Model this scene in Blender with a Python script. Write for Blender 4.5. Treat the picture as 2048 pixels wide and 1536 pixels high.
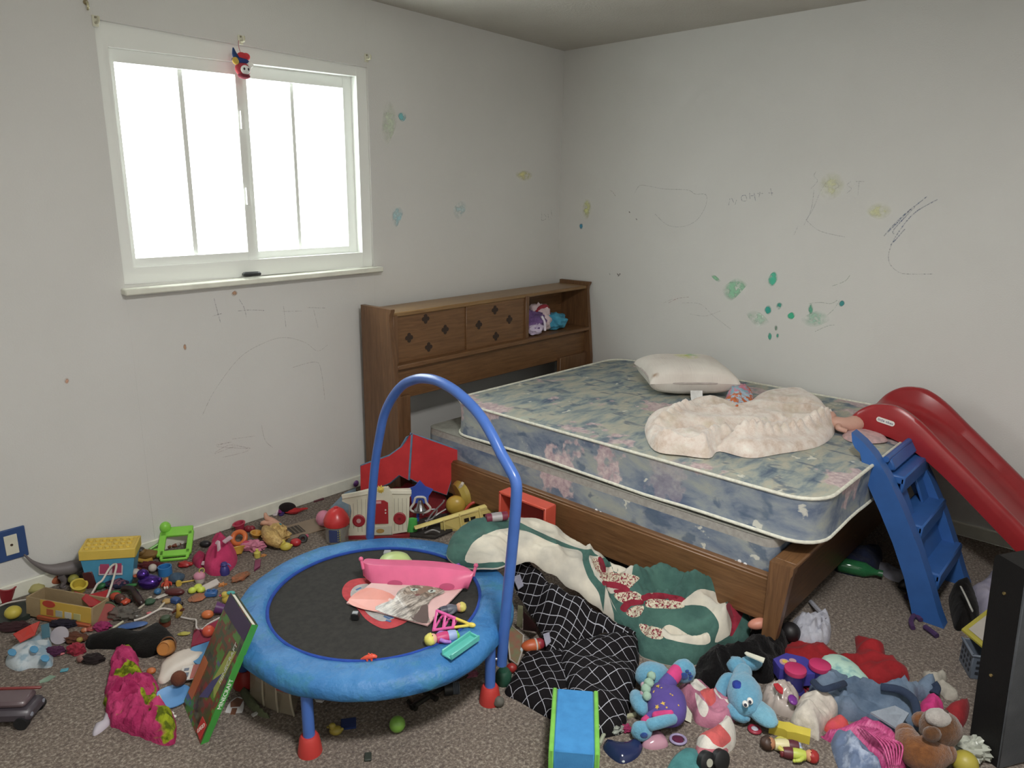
import bpy, math, random
from mathutils import Vector as V, Matrix, Euler, noise
from mathutils.geometry import delaunay_2d_cdt
from mathutils.bvhtree import BVHTree
R = math.radians
S = bpy.context.scene
COL = S.collection
for o in list(S.objects):
    bpy.data.objects.remove(o)

# ------------------------------------------------------------------ camera
F = 1421.653
CAMP = V((-3.7643, -3.06, 1.4985))
CAME = Euler((1.32380, -0.0148, -0.8234), 'XYZ')
RM = CAME.to_matrix()
cd = bpy.data.cameras.new('camera')
cd.sensor_width = 36.0
cd.lens = F / 2048 * 36
cd.clip_start = 0.02
cam = bpy.data.objects.new('camera', cd)
cam.location = CAMP
cam.rotation_euler = CAME
COL.objects.link(cam)
S.camera = cam

# ------------------------------------------------------------------ light
S.view_settings.view_transform = 'Standard'
S.view_settings.look = 'None'
S.view_settings.gamma = 1.0
S.view_settings.exposure = 1.15
S.view_settings.use_curve_mapping = False
W = bpy.data.worlds.new('sky')
S.world = W
W.use_nodes = True
bg = W.node_tree.nodes['Background']
bg.inputs[0].default_value = (0.93, 1.0, 0.97, 1)
bg.inputs[1].default_value = 5.0


def area(name, loc, rot, sx, sy, power, col, portal=False):
    l = bpy.data.lights.new(name, 'AREA')
    l.shape = 'RECTANGLE'
    l.size, l.size_y = sx, sy
    l.energy = power
    l.color = col
    if portal:
        l.cycles.is_portal = True
    o = bpy.data.objects.new(name, l)
    o.location = loc
    o.rotation_euler = rot
    COL.objects.link(o)
    return o


area('window_daylight', (-2.14, 0.32, 1.66), (R(-90), 0, 0), 1.15, 0.85, 1, (1, 1, 1), True)
area('added_fill_lamp', (-2.95, -2.85, 2.40), (0, 0, 0), 0.34, 0.34, 26, (1.0, 0.975, 0.95))  # unseen lamp added to brighten the room, in place of a camera flash

# ------------------------------------------------------------------ measuring the photo


def ray(px, py):
    return RM @ V(((px - 1024) / F, -(py - 768) / F, -1.0))


def P(px, py, z=0.0):
    d = ray(px, py)
    return CAMP + d * ((z - CAMP.z) / d.z)


def PY(px, py, y=0.0):
    d = ray(px, py)
    return CAMP + d * ((y - CAMP.y) / d.y)


def PX(px, py, x=0.0):
    d = ray(px, py)
    return CAMP + d * ((x - CAMP.x) / d.x)


FW = RM @ V((0, 0, -1))


def mp(p):          # metres per photo pixel at a place
    return (p - CAMP).dot(FW) / F


YAW = R(-47.18)

# ------------------------------------------------------------------ materials
GAIN = 1.22
MATS = {}


def lin(h, gain=None):
    g = GAIN if gain is None else gain
    h = h.lstrip('#')
    out = []
    for i in (0, 2, 4):
        c = int(h[i:i + 2], 16) / 255
        c = c / 12.92 if c < 0.04045 else ((c + 0.055) / 1.055) ** 2.4
        out.append(c * g)
    if gain is None:
        y = .3 * out[0] + .59 * out[1] + .11 * out[2]
        out = [c * .87 + y * .13 for c in out]  # hazy look put into the colours: tones pulled slightly towards grey
    return (*[min(.92, c) for c in out], 1)


class NT:
    def __init__(s, name):
        s.m = bpy.data.materials.new(name)
        s.m.use_nodes = True
        s.t = s.m.node_tree
        s.b = s.t.nodes['Principled BSDF']

    def n(s, typ, **kw):
        nd = s.t.nodes.new(typ)
        for k, v in kw.items():
            setattr(nd, k, v)
        return nd

    def l(s, a, b):
        s.t.links.new(a, b)

    def coord(s, kind='Object', scale=(1, 1, 1), rot=(0, 0, 0), loc=(0, 0, 0)):
        c = s.n('ShaderNodeTexCoord')
        m = s.n('ShaderNodeMapping')
        m.inputs['Scale'].default_value = scale
        m.inputs['Rotation'].default_value = rot
        m.inputs['Location'].default_value = loc
        s.l(c.outputs[kind], m.inputs[0])
        return m.outputs[0]

    def noise(s, vec, scale, detail=4, rough=.55, dist=0):
        n = s.n('ShaderNodeTexNoise')
        n.inputs['Scale'].default_value = scale
        n.inputs['Detail'].default_value = detail
        n.inputs['Roughness'].default_value = rough
        n.inputs['Distortion'].default_value = dist
        s.l(vec, n.inputs['Vector'])
        return n.outputs['Fac']

    def ramp(s, fac, stops, interp='LINEAR'):
        r = s.n('ShaderNodeValToRGB')
        r.color_ramp.interpolation = interp
        e = r.color_ramp.elements
        while len(e) < len(stops):
            e.new(0.5)
        for i, (p, c) in enumerate(stops):
            e[i].position = p
            e[i].color = c if len(c) == 4 else (*c, 1)
        s.l(fac, r.inputs[0])
        return r.outputs[0]

    def mix(s, fac, a, b, mode='MIX'):
        m = s.n('ShaderNodeMix', data_type='RGBA', blend_type=mode)
        for sock, v in ((0, fac), (6, a), (7, b)):
            if hasattr(v, 'is_linked'):
                s.l(v, m.inputs[sock])
            else:
                m.inputs[sock].default_value = v
        return m.outputs[2]

    def math(s, op, a, b=None):
        m = s.n('ShaderNodeMath', operation=op)
        for i, v in enumerate((a, b)):
            if v is None:
                continue
            if hasattr(v, 'is_linked'):
                s.l(v, m.inputs[i])
            else:
                m.inputs[i].default_value = v
        return m.outputs[0]

    def base(s, v):
        if hasattr(v, 'is_linked'):
            s.l(v, s.b.inputs['Base Color'])
        else:
            s.b.inputs['Base Color'].default_value = v

    def set(s, rough=.5, metal=0, trans=0, alpha=1, spec=.5, sheen=0, coat=0):
        i = s.b.inputs
        i['Roughness'].default_value = rough
        i['Metallic'].default_value = metal
        i['Transmission Weight'].default_value = trans
        i['Alpha'].default_value = alpha
        i['Specular IOR Level'].default_value = spec
        i['Sheen Weight'].default_value = sheen
        i['Coat Weight'].default_value = coat

    def bump(s, h, dist=.002, strength=1):
        b = s.n('ShaderNodeBump')
        b.inputs['Strength'].default_value = strength
        b.inputs['Distance'].default_value = dist
        s.l(h, b.inputs['Height'])
        s.l(b.outputs[0], s.b.inputs['Normal'])


def dk(c, f):
    return (c[0] * f, c[1] * f, c[2] * f, 1)


def pl(h, rough=.38, metal=0.0, alpha=1.0, coat=0.0):      # moulded plastic, faint scuffing
    key = ('pl', h, rough, metal, alpha)
    if key not in MATS:
        m = NT('plastic_' + h.lstrip('#'))
        c = lin(h)
        f = m.noise(m.coord(), 14, 5)
        m.base(m.ramp(f, [(.3, dk(c, .86)), (.7, c)]))
        m.set(rough=rough, metal=metal, alpha=alpha, coat=coat)
        MATS[key] = m.m
    return MATS[key]


def fb(h, h2=None, scale=25, bump=.0015, bscale=180, rough=.9, lo=.35, hi=.65):   # cloth with weave
    key = ('fb', h, h2, scale, bump, bscale)
    if key not in MATS:
        m = NT('cloth_' + h.lstrip('#'))
        c = lin(h)
        c2 = lin(h2) if h2 else dk(c, .8)
        v = m.coord()
        m.base(m.ramp(m.noise(v, scale, 4), [(lo, c2), (hi, c)]))
        m.set(rough=rough, spec=.2, sheen=.05)
        m.bump(m.noise(v, bscale, 3), bump)
        MATS[key] = m.m
    return MATS[key]


def fur(h, h2=None, scale=60, depth=.004, bscale=140):
    key = ('fur', h, h2)
    if key not in MATS:
        m = NT('plush_' + h.lstrip('#'))
        c = lin(h)
        c2 = lin(h2) if h2 else dk(c, .72)
        v = m.coord()
        m.base(m.ramp(m.noise(v, scale, 6, .7), [(.32, c2), (.66, c)]))
        m.set(rough=.95, spec=.1, sheen=.4)
        m.bump(m.noise(v, bscale, 4, .7), depth)
        MATS[key] = m.m
    return MATS[key]


def clear(h, alpha=.35, rough=.12):       # clear or milky plastic film
    key = ('clear', h, alpha)
    if key not in MATS:
        m = NT('clear_' + h.lstrip('#'))
        m.base(lin(h))
        m.set(rough=rough, alpha=alpha, spec=.6)
        MATS[key] = m.m
    return MATS[key]


# ------------------------------------------------------------------ mesh building


class MB:
    def __init__(s, k=1.0):
        s.k = k
        s.v = []
        s.f = []

    def add(s, vs, fs, M=None):
        o = len(s.v)
        for p in vs:
            p = V(p)
            s.v.append(M @ p if M is not None else p)
        s.f += [tuple(i + o for i in q) for q in fs]

    def M(s, c, rot=None):
        m = Matrix.Translation(V(c))
        if rot:
            m = m @ Euler([R(a) for a in rot]).to_matrix().to_4x4()
        return m

    def box(s, c, sz, rot=None, bev=0.0):
        hx, hy, hz = (d / 2 for d in sz)
        if bev <= 0:
            bev = min(sz) * .06
        b = min(bev, hx * .98, hy * .98, hz * .98)
        vs, idx = [], {}
        for sx in (-1, 1):
            for sy in (-1, 1):
                for sz_ in (-1, 1):
                    for a in range(3):
                        p = [sx * (hx - b), sy * (hy - b), sz_ * (hz - b)]
                        p[a] = (sx * hx, sy * hy, sz_ * hz)[a]
                        idx[(sx, sy, sz_, a)] = len(vs)
                        vs.append(p)
        fs = []
        for a in range(3):
            u, w = (a + 1) % 3, (a + 2) % 3
            for sg in (-1, 1):
                q = []
                for (su, sw) in ((-1, -1), (1, -1), (1, 1), (-1, 1)):
                    k = [0, 0, 0]
                    k[a], k[u], k[w] = sg, su, sw
                    q.append(idx[(*k, a)])
                fs.append(q if sg > 0 else q[::-1])
            for su in (-1, 1):
                for sw in (-1, 1):
                    k1, k2 = [0] * 3, [0] * 3
                    k1[a], k1[u], k1[w] = -1, su, sw
                    k2[a], k2[u], k2[w] = 1, su, sw
                    q = [idx[(*k1, u)], idx[(*k2, u)], idx[(*k2, w)], idx[(*k1, w)]]
                    fs.append(q if su * sw < 0 else q[::-1])
        for sx in (-1, 1):
            for sy in (-1, 1):
                for sz_ in (-1, 1):
                    q = [idx[(sx, sy, sz_, a)] for a in range(3)]
                    fs.append(q if sx * sy * sz_ > 0 else q[::-1])
        s.add(vs, fs, s.M(c, rot))
        return s

    def ell(s, c, r, rot=None, nu=18, nv=12, amp=0, fr=1.5, seed=0, top=1.0):
        if not hasattr(r, '__len__'):
            r = (r, r, r)
        vs, fs = [], []
        for j in range(nv + 1):
            th = math.pi * j / nv
            for i in range(nu):
                ph = 2 * math.pi * i / nu
                d = V((math.sin(th) * math.cos(ph), math.sin(th) * math.sin(ph), math.cos(th)))
                q = 1.0
                if amp:
                    q += amp * noise.fractal(d * fr + V((seed * 7.3, seed * 3.1, 1)), .8, 2, 3)
                vs.append((d.x * r[0] * q, d.y * r[1] * q, d.z * r[2] * q))
        for j in range(nv):
            for i in range(nu):
                a, b = j * nu + i, j * nu + (i + 1) % nu
                fs.append((a, a + nu, b + nu, b))
        s.add(vs, fs, s.M(c, rot))
        return s

    def tube(s, pts, r, n=10, closed=False, spline=True, seg=5, cap=True, flat=1.0, up=None):
        pts = [V(p) for p in pts]
        rs = list(r) if hasattr(r, '__len__') else [r] * len(pts)
        if spline and len(pts) > 2:
            pts, rs = catmull(pts, rs, closed, seg)
        N = len(pts)
        vs, fs = [], []
        prev = None
        for i in range(N):
            a = pts[(i - 1) % N] if (closed or i > 0) else pts[i]
            b = pts[(i + 1) % N] if (closed or i < N - 1) else pts[i]
            t = (b - a)
            t = t.normalized() if t.length > 1e-9 else V((0, 0, 1))
            if up is not None:
                x = V(up).cross(t)
                if x.length < 1e-6:
                    x = t.orthogonal()
                x.normalize()
            elif prev is None:
                x = t.orthogonal().normalized()
            else:
                x = prev - t * prev.dot(t)
                x = x.normalized() if x.length > 1e-6 else t.orthogonal().normalized()
            prev = x
            y = t.cross(x)
            for j in range(n):
                an = 2 * math.pi * j / n
                vs.append(pts[i] + (x * math.cos(an) + y * math.sin(an) * flat) * rs[i])
        L = N if closed else N - 1
        for i in range(L):
            for j in range(n):
                a, b = i * n + j, i * n + (j + 1) % n
                c, d = ((i + 1) % N) * n + j, ((i + 1) % N) * n + (j + 1) % n
                fs.append((a, b, d, c))
        if cap and not closed:
            fs.append(tuple(range(n))[::-1])
            fs.append(tuple((N - 1) * n + j for j in range(n)))
        s.add(vs, fs)
        return s

    def cyl(s, p0, p1, r0, r1=None, n=18):
        return s.tube([p0, p1], [r0, r0 if r1 is None else r1], n, spline=False)

    def lathe(s, prof, c=(0, 0, 0), n=24, rot=None, sx=1, sy=1):
        vs, fs = [], []
        for (r, z) in prof:
            for i in range(n):
                a = 2 * math.pi * i / n
                vs.append((r * math.cos(a) * sx, r * math.sin(a) * sy, z))
        for j in range(len(prof) - 1):
            for i in range(n):
                a, b = j * n + i, j * n + (i + 1) % n
                fs.append((a, b, b + n, a + n))
        if prof[0][0] > 1e-6:
            fs.append(tuple(range(n))[::-1])
        if prof[-1][0] > 1e-6:
            fs.append(tuple((len(prof) - 1) * n + i for i in range(n)))
        s.add(vs, fs, s.M(c, rot))
        return s

    def prism(s, out, z0, z1, c=(0, 0, 0), rot=None):
        n = len(out)
        a = sum(out[i][0] * out[(i + 1) % n][1] - out[(i + 1) % n][0] * out[i][1] for i in range(n))
        if a < 0:
            out = out[::-1]
        vs = [(x, y, z0) for x, y in out] + [(x, y, z1) for x, y in out]
        fs = [tuple(range(n))[::-1], tuple(range(n, 2 * n))]
        fs += [(i, (i + 1) % n, n + (i + 1) % n, n + i) for i in range(n)]
        s.add(vs, fs, s.M(c, rot))
        return s

    def torus(s, c, Rr, r, rot=None, n=28, m=10, flat=1.0):
        vs, fs = [], []
        for i in range(n):
            a = 2 * math.pi * i / n
            for j in range(m):
                b = 2 * math.pi * j / m
                q = Rr + r * math.cos(b)
                vs.append((q * math.cos(a), q * math.sin(a), r * math.sin(b) * flat))
        for i in range(n):
            for j in range(m):
                fs.append((i * m + j, ((i + 1) % n) * m + j, ((i + 1) % n) * m + (j + 1) % m, i * m + (j + 1) % m))
        s.add(vs, fs, s.M(c, rot))
        return s

    def build(s, name, mat, par=None, loc=None, ang=38, flatshade=False, fn=None):
        me = bpy.data.meshes.new(name)
        me.from_pydata([tuple((fn(p * s.k) if fn else p * s.k)) for p in s.v], [], s.f)
        me.validate()
        me.update()
        if not flatshade:
            me.polygons.foreach_set('use_smooth', [True] * len(me.polygons))
            me.set_sharp_from_angle(angle=R(ang))
        me.materials.append(mat)
        o = bpy.data.objects.new(name, me)
        COL.objects.link(o)
        if par:
            o.parent = par
        if loc is not None:
            o.location = loc
        return o


def catmull(pts, rs, closed, seg):
    N = len(pts)
    op, orr = [], []
    L = N if closed else N - 1
    for i in range(L):
        g = (lambda k: pts[k % N]) if closed else (lambda k: pts[max(0, min(N - 1, k))])
        h = (lambda k: rs[k % N]) if closed else (lambda k: rs[max(0, min(N - 1, k))])
        a, b, c, d = g(i - 1), g(i), g(i + 1), g(i + 2)
        for q in range(seg):
            t = q / seg
            op.append(.5 * ((2 * b) + (c - a) * t + (2 * a - 5 * b + 4 * c - d) * t * t + (3 * b - a - 3 * c + d) * t ** 3))
            orr.append(h(i) * (1 - t) + h(i + 1) * t)
    if not closed:
        op.append(pts[-1])
        orr.append(rs[-1])
    return op, orr


def tag(o, label=None, cat=None, group=None, kind=None):
    if label:
        o['label'] = label
    if cat:
        o['category'] = cat
    if group:
        o['group'] = group
    if kind:
        o['kind'] = kind
    return o


def thing(name, label, cat, loc, rz=0, tilt=(0, 0), group=None):
    o = bpy.data.objects.new(name, None)
    o.empty_display_size = .05
    COL.objects.link(o)
    o.location = loc
    o.rotation_euler = Euler((R(tilt[0]), R(tilt[1]), rz))
    return tag(o, label, cat, group)


def T(name, label, cat, px, py, z=0.0, rz=0, tilt=(0, 0), group=None):
    """a thing standing at the photo place (px, py) on height z; +x runs along the picture, +y away; sizes in photo pixels"""
    p = P(px, py, z)
    m = Matrix.Rotation(YAW, 3, 'Z') @ Matrix.Rotation(R(rz), 3, 'Z') @ Euler((R(tilt[0]), R(tilt[1]), 0)).to_matrix()
    o = thing(name, label, cat, p, group=group)
    o.rotation_euler = m.to_euler()
    return o, mp(p)


def one(name, label, cat, px, py, mat, fn, z=0.0, rz=0, tilt=(0, 0), group=None):
    """a small thing that is one mesh"""
    p = P(px, py, z)
    m = MB(mp(p))
    fn(m)
    o = m.build(name, mat)
    o.location = p
    o.rotation_euler = (Matrix.Rotation(YAW, 3, 'Z') @ Matrix.Rotation(R(rz), 3, 'Z') @ Euler((R(tilt[0]), R(tilt[1]), 0)).to_matrix()).to_euler()
    return tag(o, label, cat, group)


def inside(p, poly):
    c = False
    n = len(poly)
    for i in range(n):
        a, b = poly[i], poly[i - 1]
        if (a[1] > p[1]) != (b[1] > p[1]) and p[0] < (b[0] - a[0]) * (p[1] - a[1]) / (b[1] - a[1]) + a[0]:
            c = not c
    return c


def cloth(name, mat, px, h=.03, z0=0.0, zp=None, par=None, label=None, cat=None, group=None, edge=.04, fold=.6, fr=9.0,
          seed=0, dirn=None, stretch=3.0, res=.012, smooth=True, kind=None, lift=None, thick=.004, wobble=0.0, world=None, inner=None, ridges=(), cuts=(), fine=.22):
    """a heap of fabric: outline px in photo pixels read at height zp, rising to about h in folds"""
    if zp is None:
        zp = z0 + h * .35
    out = [P(q[0], q[1], q[2] if len(q) > 2 else zp) for q in px] if world is None else [V((x, y, 0)) for x, y in world]
    hz_ = [q[2] - z0 if len(q) > 2 else 0 for q in px] if world is None else [0] * len(world)
    ctl = [(p.x, p.y, z) for p, z in zip(out, hz_)] if any(hz_) else None
    if ctl and not lift:
        ctl += [(px_.x, px_.y, px_.z - z0) for px_ in (P(*q) for q in (inner or []))]

        def lift(x, y, e):
            sw = sz = 0
            for a, b, c in ctl:
                w = 1 / ((x - a) ** 2 + (y - b) ** 2 + 1.2e-3) ** 1.6
                sw += w
                sz += w * c
            return sz / sw
    out = [V((p.x, p.y, 0)) for p in out]
    if smooth:
        out, _ = catmull(out, [0] * len(out), True, 5)
    if wobble:
        out = [p + V((noise.noise(p * 40 + V((seed, 0, 0))), noise.noise(p * 40 + V((0, seed, 5))), 0)) * wobble for p in out]
    bnd = [(p.x, p.y) for p in out]
    # drop near duplicates
    b2 = [bnd[0]]
    for q in bnd[1:]:
        if (q[0] - b2[-1][0]) ** 2 + (q[1] - b2[-1][1]) ** 2 > (res * .25) ** 2:
            b2.append(q)
    bnd = b2
    n = len(bnd)
    x0, x1 = min(p[0] for p in bnd), max(p[0] for p in bnd)
    y0, y1 = min(p[1] for p in bnd), max(p[1] for p in bnd)
    cx, cy = (x0 + x1) / 2, (y0 + y1) / 2
    rnd = random.Random(seed)

    def dist(p):
        m = 9
        for i in range(n):
            a, b = bnd[i], bnd[i - 1]
            dx, dy = b[0] - a[0], b[1] - a[1]
            L = dx * dx + dy * dy
            t = 0 if L == 0 else max(0, min(1, ((p[0] - a[0]) * dx + (p[1] - a[1]) * dy) / L))
            ex, ey = a[0] + dx * t - p[0], a[1] + dy * t - p[1]
            m = min(m, ex * ex + ey * ey)
        return math.sqrt(m)
    ins = []
    y = y0
    row = 0
    while y < y1:
        x = x0 + (res / 2 if row % 2 else 0)
        while x < x1:
            q = (x + rnd.uniform(-.15, .15) * res, y + rnd.uniform(-.15, .15) * res)
            if inside(q, bnd):
                d = dist(q)
                if d > res * .45:
                    ins.append((q, d))
            x += res
        y += res * .87
        row += 1
    allp = [V(p) for p in bnd] + [V(q) for q, d in ins]
    ds = [0.0] * n + [d for q, d in ins]
    edges = [(i, (i + 1) % n) for i in range(n)]
    for poly in cuts:
        k = len(allp)
        for q in poly:
            allp.append(V(q))
            ds.append(dist(q) if inside(q, bnd) else 0.0)
        edges += [(k + i, k + (i + 1) % len(poly)) for i in range(len(poly))]
    vo, _, fo, orig, _, _ = delaunay_2d_cdt(allp, edges, [], 1, 1e-6)
    rl = []
    for pts, w_, hh in ridges:
        q = []
        for p in pts:
            z = p[2] if len(p) > 2 else zp + h * .5
            w = P(p[0], p[1], z)
            if lift and len(p) < 3:
                for _ in range(5):
                    w = P(p[0], p[1], z0 + lift(w.x, w.y, 1) + h * .6)
            q.append(w)
        q, _ = catmull(q, [0] * len(q), False, 5)
        rl.append((q, w_, hh))
    ca, sa = (math.cos(R(dirn)), math.sin(R(dirn))) if dirn is not None else (1, 0)
    top = []
    for i, p in enumerate(vo):
        d = ds[orig[i][0]] if orig[i] else dist(p)
        e = min(1, d / edge)
        el = min(1, d / (edge * 1.9))
        e = math.sqrt(max(0, 1 - (1 - e) ** 2))
        q = V((p.x, p.y, 0))
        if dirn is not None:
            u, w = q.x * ca + q.y * sa, -q.x * sa + q.y * ca
            q = V((u / stretch, w, 0))
        rg = 1 - abs(noise.noise(q * fr + V((seed * 3.7, seed * 1.3, 0)) + noise.noise_vector(q * fr * .5) * .5)) * 2
        lo = noise.noise(q * fr * .35 + V((seed, 9, 2)))
        r2 = 1 - abs(noise.noise(q * fr * 2.3 + V((seed * 2.1, 4, seed * .7)) + noise.noise_vector(q * fr) * .4)) * 2
        z = h * (.6 * e + .4 * el) * (1 - fold + fold * (.45 * max(0, rg) + .45 * (.5 + lo) + fine * max(-.4, r2)) * 1.25)
        for q, w_, hh in rl:
            dd = min((p.x - s_.x) ** 2 + (p.y - s_.y) ** 2 for s_ in q)
            z += hh * math.exp(-dd / (w_ * w_)) * e
        if lift:
            z += lift(p.x, p.y, e)
        top.append((p.x - cx, p.y - cy, thick * min(1, e * 3) + max(0, z) + (0.0008 if e == 0 else 0)))
    N = len(vo)
    vs = top + [(p.x - cx, p.y - cy, 0 if not lift else max(0, t[2] - thick)) for p, t in zip(vo, top)]
    fs = []
    for t in fo:
        fs.append(tuple(t))
        fs.append(tuple(N + i for i in t[::-1]))
    if cuts:
        fs = []
        fo = [t for t in fo if inside((sum(vo[i].x for i in t) / len(t), sum(vo[i].y for i in t) / len(t)), bnd)]
        for t in fo:
            fs.append(tuple(t))
            fs.append(tuple(N + i for i in t[::-1]))
    cnt = {}
    for t in fo:
        for i in range(len(t)):
            e = (t[i], t[(i + 1) % len(t)])
            cnt[e] = 1
    for (a, b) in list(cnt):
        if (b, a) not in cnt:
            fs.append((b, a, a + N, b + N))
    m = MB()
    m.v = [V(p) for p in vs]
    m.f = fs
    o = m.build(name, mat, par, ang=80)
    o.location = V((cx, cy, z0))
    if par:
        o.location = par.matrix_basis.inverted() @ V((cx, cy, z0))
        o.rotation_euler = par.matrix_basis.to_quaternion().inverted().to_euler()
    return tag(o, label, cat, group, kind)


def bvh(*objs):
    vs, fs = [], []
    for o in objs:
        M_ = o.matrix_basis if not o.parent else o.parent.matrix_basis @ o.matrix_basis
        k = len(vs)
        vs += [M_ @ v.co for v in o.data.vertices]
        fs += [tuple(i + k for i in p.vertices) for p in o.data.polygons]
    return BVHTree.FromPolygons(vs, fs)


def hit(tree, px, py, z=.05):
    d = ray(px, py).normalized()
    h = tree.ray_cast(CAMP, d)
    return h[0] if h[0] is not None else P(px, py, z)


def project(p):
    q = RM.transposed() @ (p - CAMP)
    return (1024 + F * q.x / -q.z, 768 - F * q.y / -q.z)


def patchwork(regions, name, mat, px, **k):
    """a cloth in several colours: the outline of each patch is read in the photo, laid on the folded surface, then cut"""
    o = cloth(name, mat, px, **k)
    tree = bvh(o)
    par = k.get('par')
    polys = []
    for nm, mt, poly in regions:
        q, _ = catmull([V((x, y, 0)) for x, y in poly], [0] * len(poly), True, 4)
        h, last = [], None
        for rep in (0, 1):
            h = []
            for p in q:
                r_ = tree.ray_cast(CAMP, ray(p.x, p.y).normalized())[0]
                if r_ is not None:
                    last = r_.z
                h.append(r_ if r_ is not None else P(p.x, p.y, last if last is not None else .05))
        polys.append([(p.x, p.y) for p in h])
    bpy.data.objects.remove(o)
    o = cloth(name, mat, px, cuts=polys, **k)
    M_ = o.matrix_basis if not o.parent else o.parent.matrix_basis @ o.matrix_basis
    me = o.data
    which = []
    for p in me.polygons:
        c = M_ @ p.center
        w = -1
        if p.normal.z > .02:
            for i, r in enumerate(polys):
                if inside((c.x, c.y), r):
                    w = i
        which.append(w)
    vs = [v.co.copy() for v in me.vertices]
    fs = [tuple(p.vertices) for p in me.polygons]

    def sub(w):
        m = MB()
        used = {}
        for f, q in zip(fs, which):
            if q == w:
                for i in f:
                    if i not in used:
                        used[i] = len(m.v)
                        m.v.append(vs[i])
                m.f.append(tuple(used[i] for i in f))
        return m
    for i, (nm, mt, poly) in enumerate(regions):
        m = sub(i)
        if m.f:
            q = m.build(nm, mt, o.parent or o, ang=80)
            if o.parent:
                q.matrix_basis = o.matrix_basis
    m2 = sub(-1).build('tmp', mat, ang=80)
    o.data = m2.data
    bpy.data.objects.remove(m2)
    return o


def text(body, size, ext=.0004):
    """lettering as a mesh (lies in xy, centred)"""
    cu = bpy.data.curves.new('t', 'FONT')
    cu.body = body
    cu.size = size
    cu.extrude = ext
    cu.align_x = 'CENTER'
    cu.align_y = 'CENTER'
    o = bpy.data.objects.new('t', cu)
    COL.objects.link(o)
    dg = bpy.context.evaluated_depsgraph_get()
    me = bpy.data.meshes.new_from_object(o.evaluated_get(dg))
    m = MB()
    m.v = [v.co.copy() for v in me.vertices]
    m.f = [tuple(p.vertices) for p in me.polygons]
    bpy.data.objects.remove(o)
    bpy.data.curves.remove(cu)
    bpy.data.meshes.remove(me)
    return m


def star(n, r0, r1, rot=90):
    return [((r1 if i % 2 else r0) * math.cos(R(rot + 180 * i / n)), (r1 if i % 2 else r0) * math.sin(R(rot + 180 * i / n))) for i in range(2 * n)]


def circ(r, n=20, cx=0, cy=0, sy=1):
    return [(cx + r * math.cos(2 * math.pi * i / n), cy + sy * r * math.sin(2 * math.pi * i / n)) for i in range(n)]


def face(t, k, c, r, front, eye='#1a1310'):
    """eyes and mouth for a toy figure's head of radius r at c, looking along front (local unit vector)"""
    f = V(front).normalized()
    up = V((0, 0, 1)) if abs(f.z) < .9 else V((0, 1, 0))
    sd = up.cross(f).normalized()
    u2 = f.cross(sd)
    m = MB(k)
    for sg in (-1, 1):
        m.ell(V(c) + f * r * .9 + sd * sg * r * .36 + u2 * r * .12, r * .12, nu=8, nv=6)
    m.build('eyes', pl(eye), t)

# ================================================================== the room
XL, YF, H = -4.35, -3.75, 2.44


def wallmat():
    m = NT('wall_paint')
    v = m.coord()
    f = m.noise(v, 1.3, 5, .6)
    m.base(m.ramp(f, [(.3, (.665, .662, .635)), (.7, (.715, .713, .688))]))
    m.set(rough=.75, spec=.25)
    m.bump(m.noise(v, 160, 3), .0008)
    return m.m


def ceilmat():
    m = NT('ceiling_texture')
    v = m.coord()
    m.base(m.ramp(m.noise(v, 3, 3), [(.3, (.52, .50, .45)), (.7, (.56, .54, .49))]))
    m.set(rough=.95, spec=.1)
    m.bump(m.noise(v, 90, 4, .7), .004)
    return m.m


def carpetmat():
    m = NT('carpet_pile')
    v = m.coord()
    a = m.ramp(m.noise(v, 105, 3, .75), [(.34, lin('#4a382f', .74)), (.46, lin('#7d6c60', .74)), (.55, lin('#a59787', .74)), (.64, lin('#ddd2c2', .74))])
    b = m.ramp(m.noise(v, 60, 2, .6), [(.35, lin('#6f5d50', .74)), (.62, lin('#aa9d8e', .74))])
    c = m.mix(.3, a, b)
    big = m.ramp(m.noise(v, 2.2, 3), [(.3, (.82, .80, .78, 1)), (.7, (1.08, 1.06, 1.02, 1))])
    m.base(m.mix(1.0, c, big, 'MULTIPLY'))
    m.set(rough=1, spec=.05, sheen=.2)
    m.bump(m.noise(v, 190, 4, .7), .008)
    return m.m


def struct(m, name, mat, **k):
    return tag(m.build(name, mat, **k), kind='structure')


WALL = wallmat()
TRIM = pl('#d9dacb', .42)
VN = NT('white_vinyl')
VN.base((.88, .9, .86, 1))
VN.set(rough=.35)
VINYL = VN.m

m = MB(); m.box(((XL) / 2, YF / 2, -.06), (-XL + .3, -YF + .3, .12), bev=.001)
struct(m, 'floor', carpetmat())
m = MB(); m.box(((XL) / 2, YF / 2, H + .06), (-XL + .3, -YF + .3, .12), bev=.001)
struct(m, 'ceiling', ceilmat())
OX0, OX1, OZ0, OZ1 = -2.725, -1.513, 1.165, 2.135
m = MB()
m.box(((XL + OX0) / 2, .07, H / 2), (OX0 - XL, .14, H), bev=.0005)
m.box(((.15 + OX1) / 2, .07, H / 2), (.15 - OX1, .14, H), bev=.0005)
m.box(((OX0 + OX1) / 2, .07, OZ0 / 2), (OX1 - OX0, .14, OZ0), bev=.0005)
m.box(((OX0 + OX1) / 2, .07, (H + OZ1) / 2), (OX1 - OX0, .14, H - OZ1), bev=.0005)
wall_back = struct(m, 'wall_back', WALL)
m = MB(); m.box((.07, YF / 2, H / 2), (.14, -YF, H), bev=.0005)
wall_right = struct(m, 'wall_right', WALL)
m = MB(); m.box((XL - .07, YF / 2, H / 2), (.14, -YF + .3, H), bev=.0005)
struct(m, 'wall_left', WALL)
m = MB(); m.box((XL / 2, YF - .07, H / 2), (-XL + .3, .14, H), bev=.0005)
struct(m, 'wall_front', WALL)
m = MB(); m.box(((XL) / 2, -.007, .032), (-XL, .014, .064), bev=.004)
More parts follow.
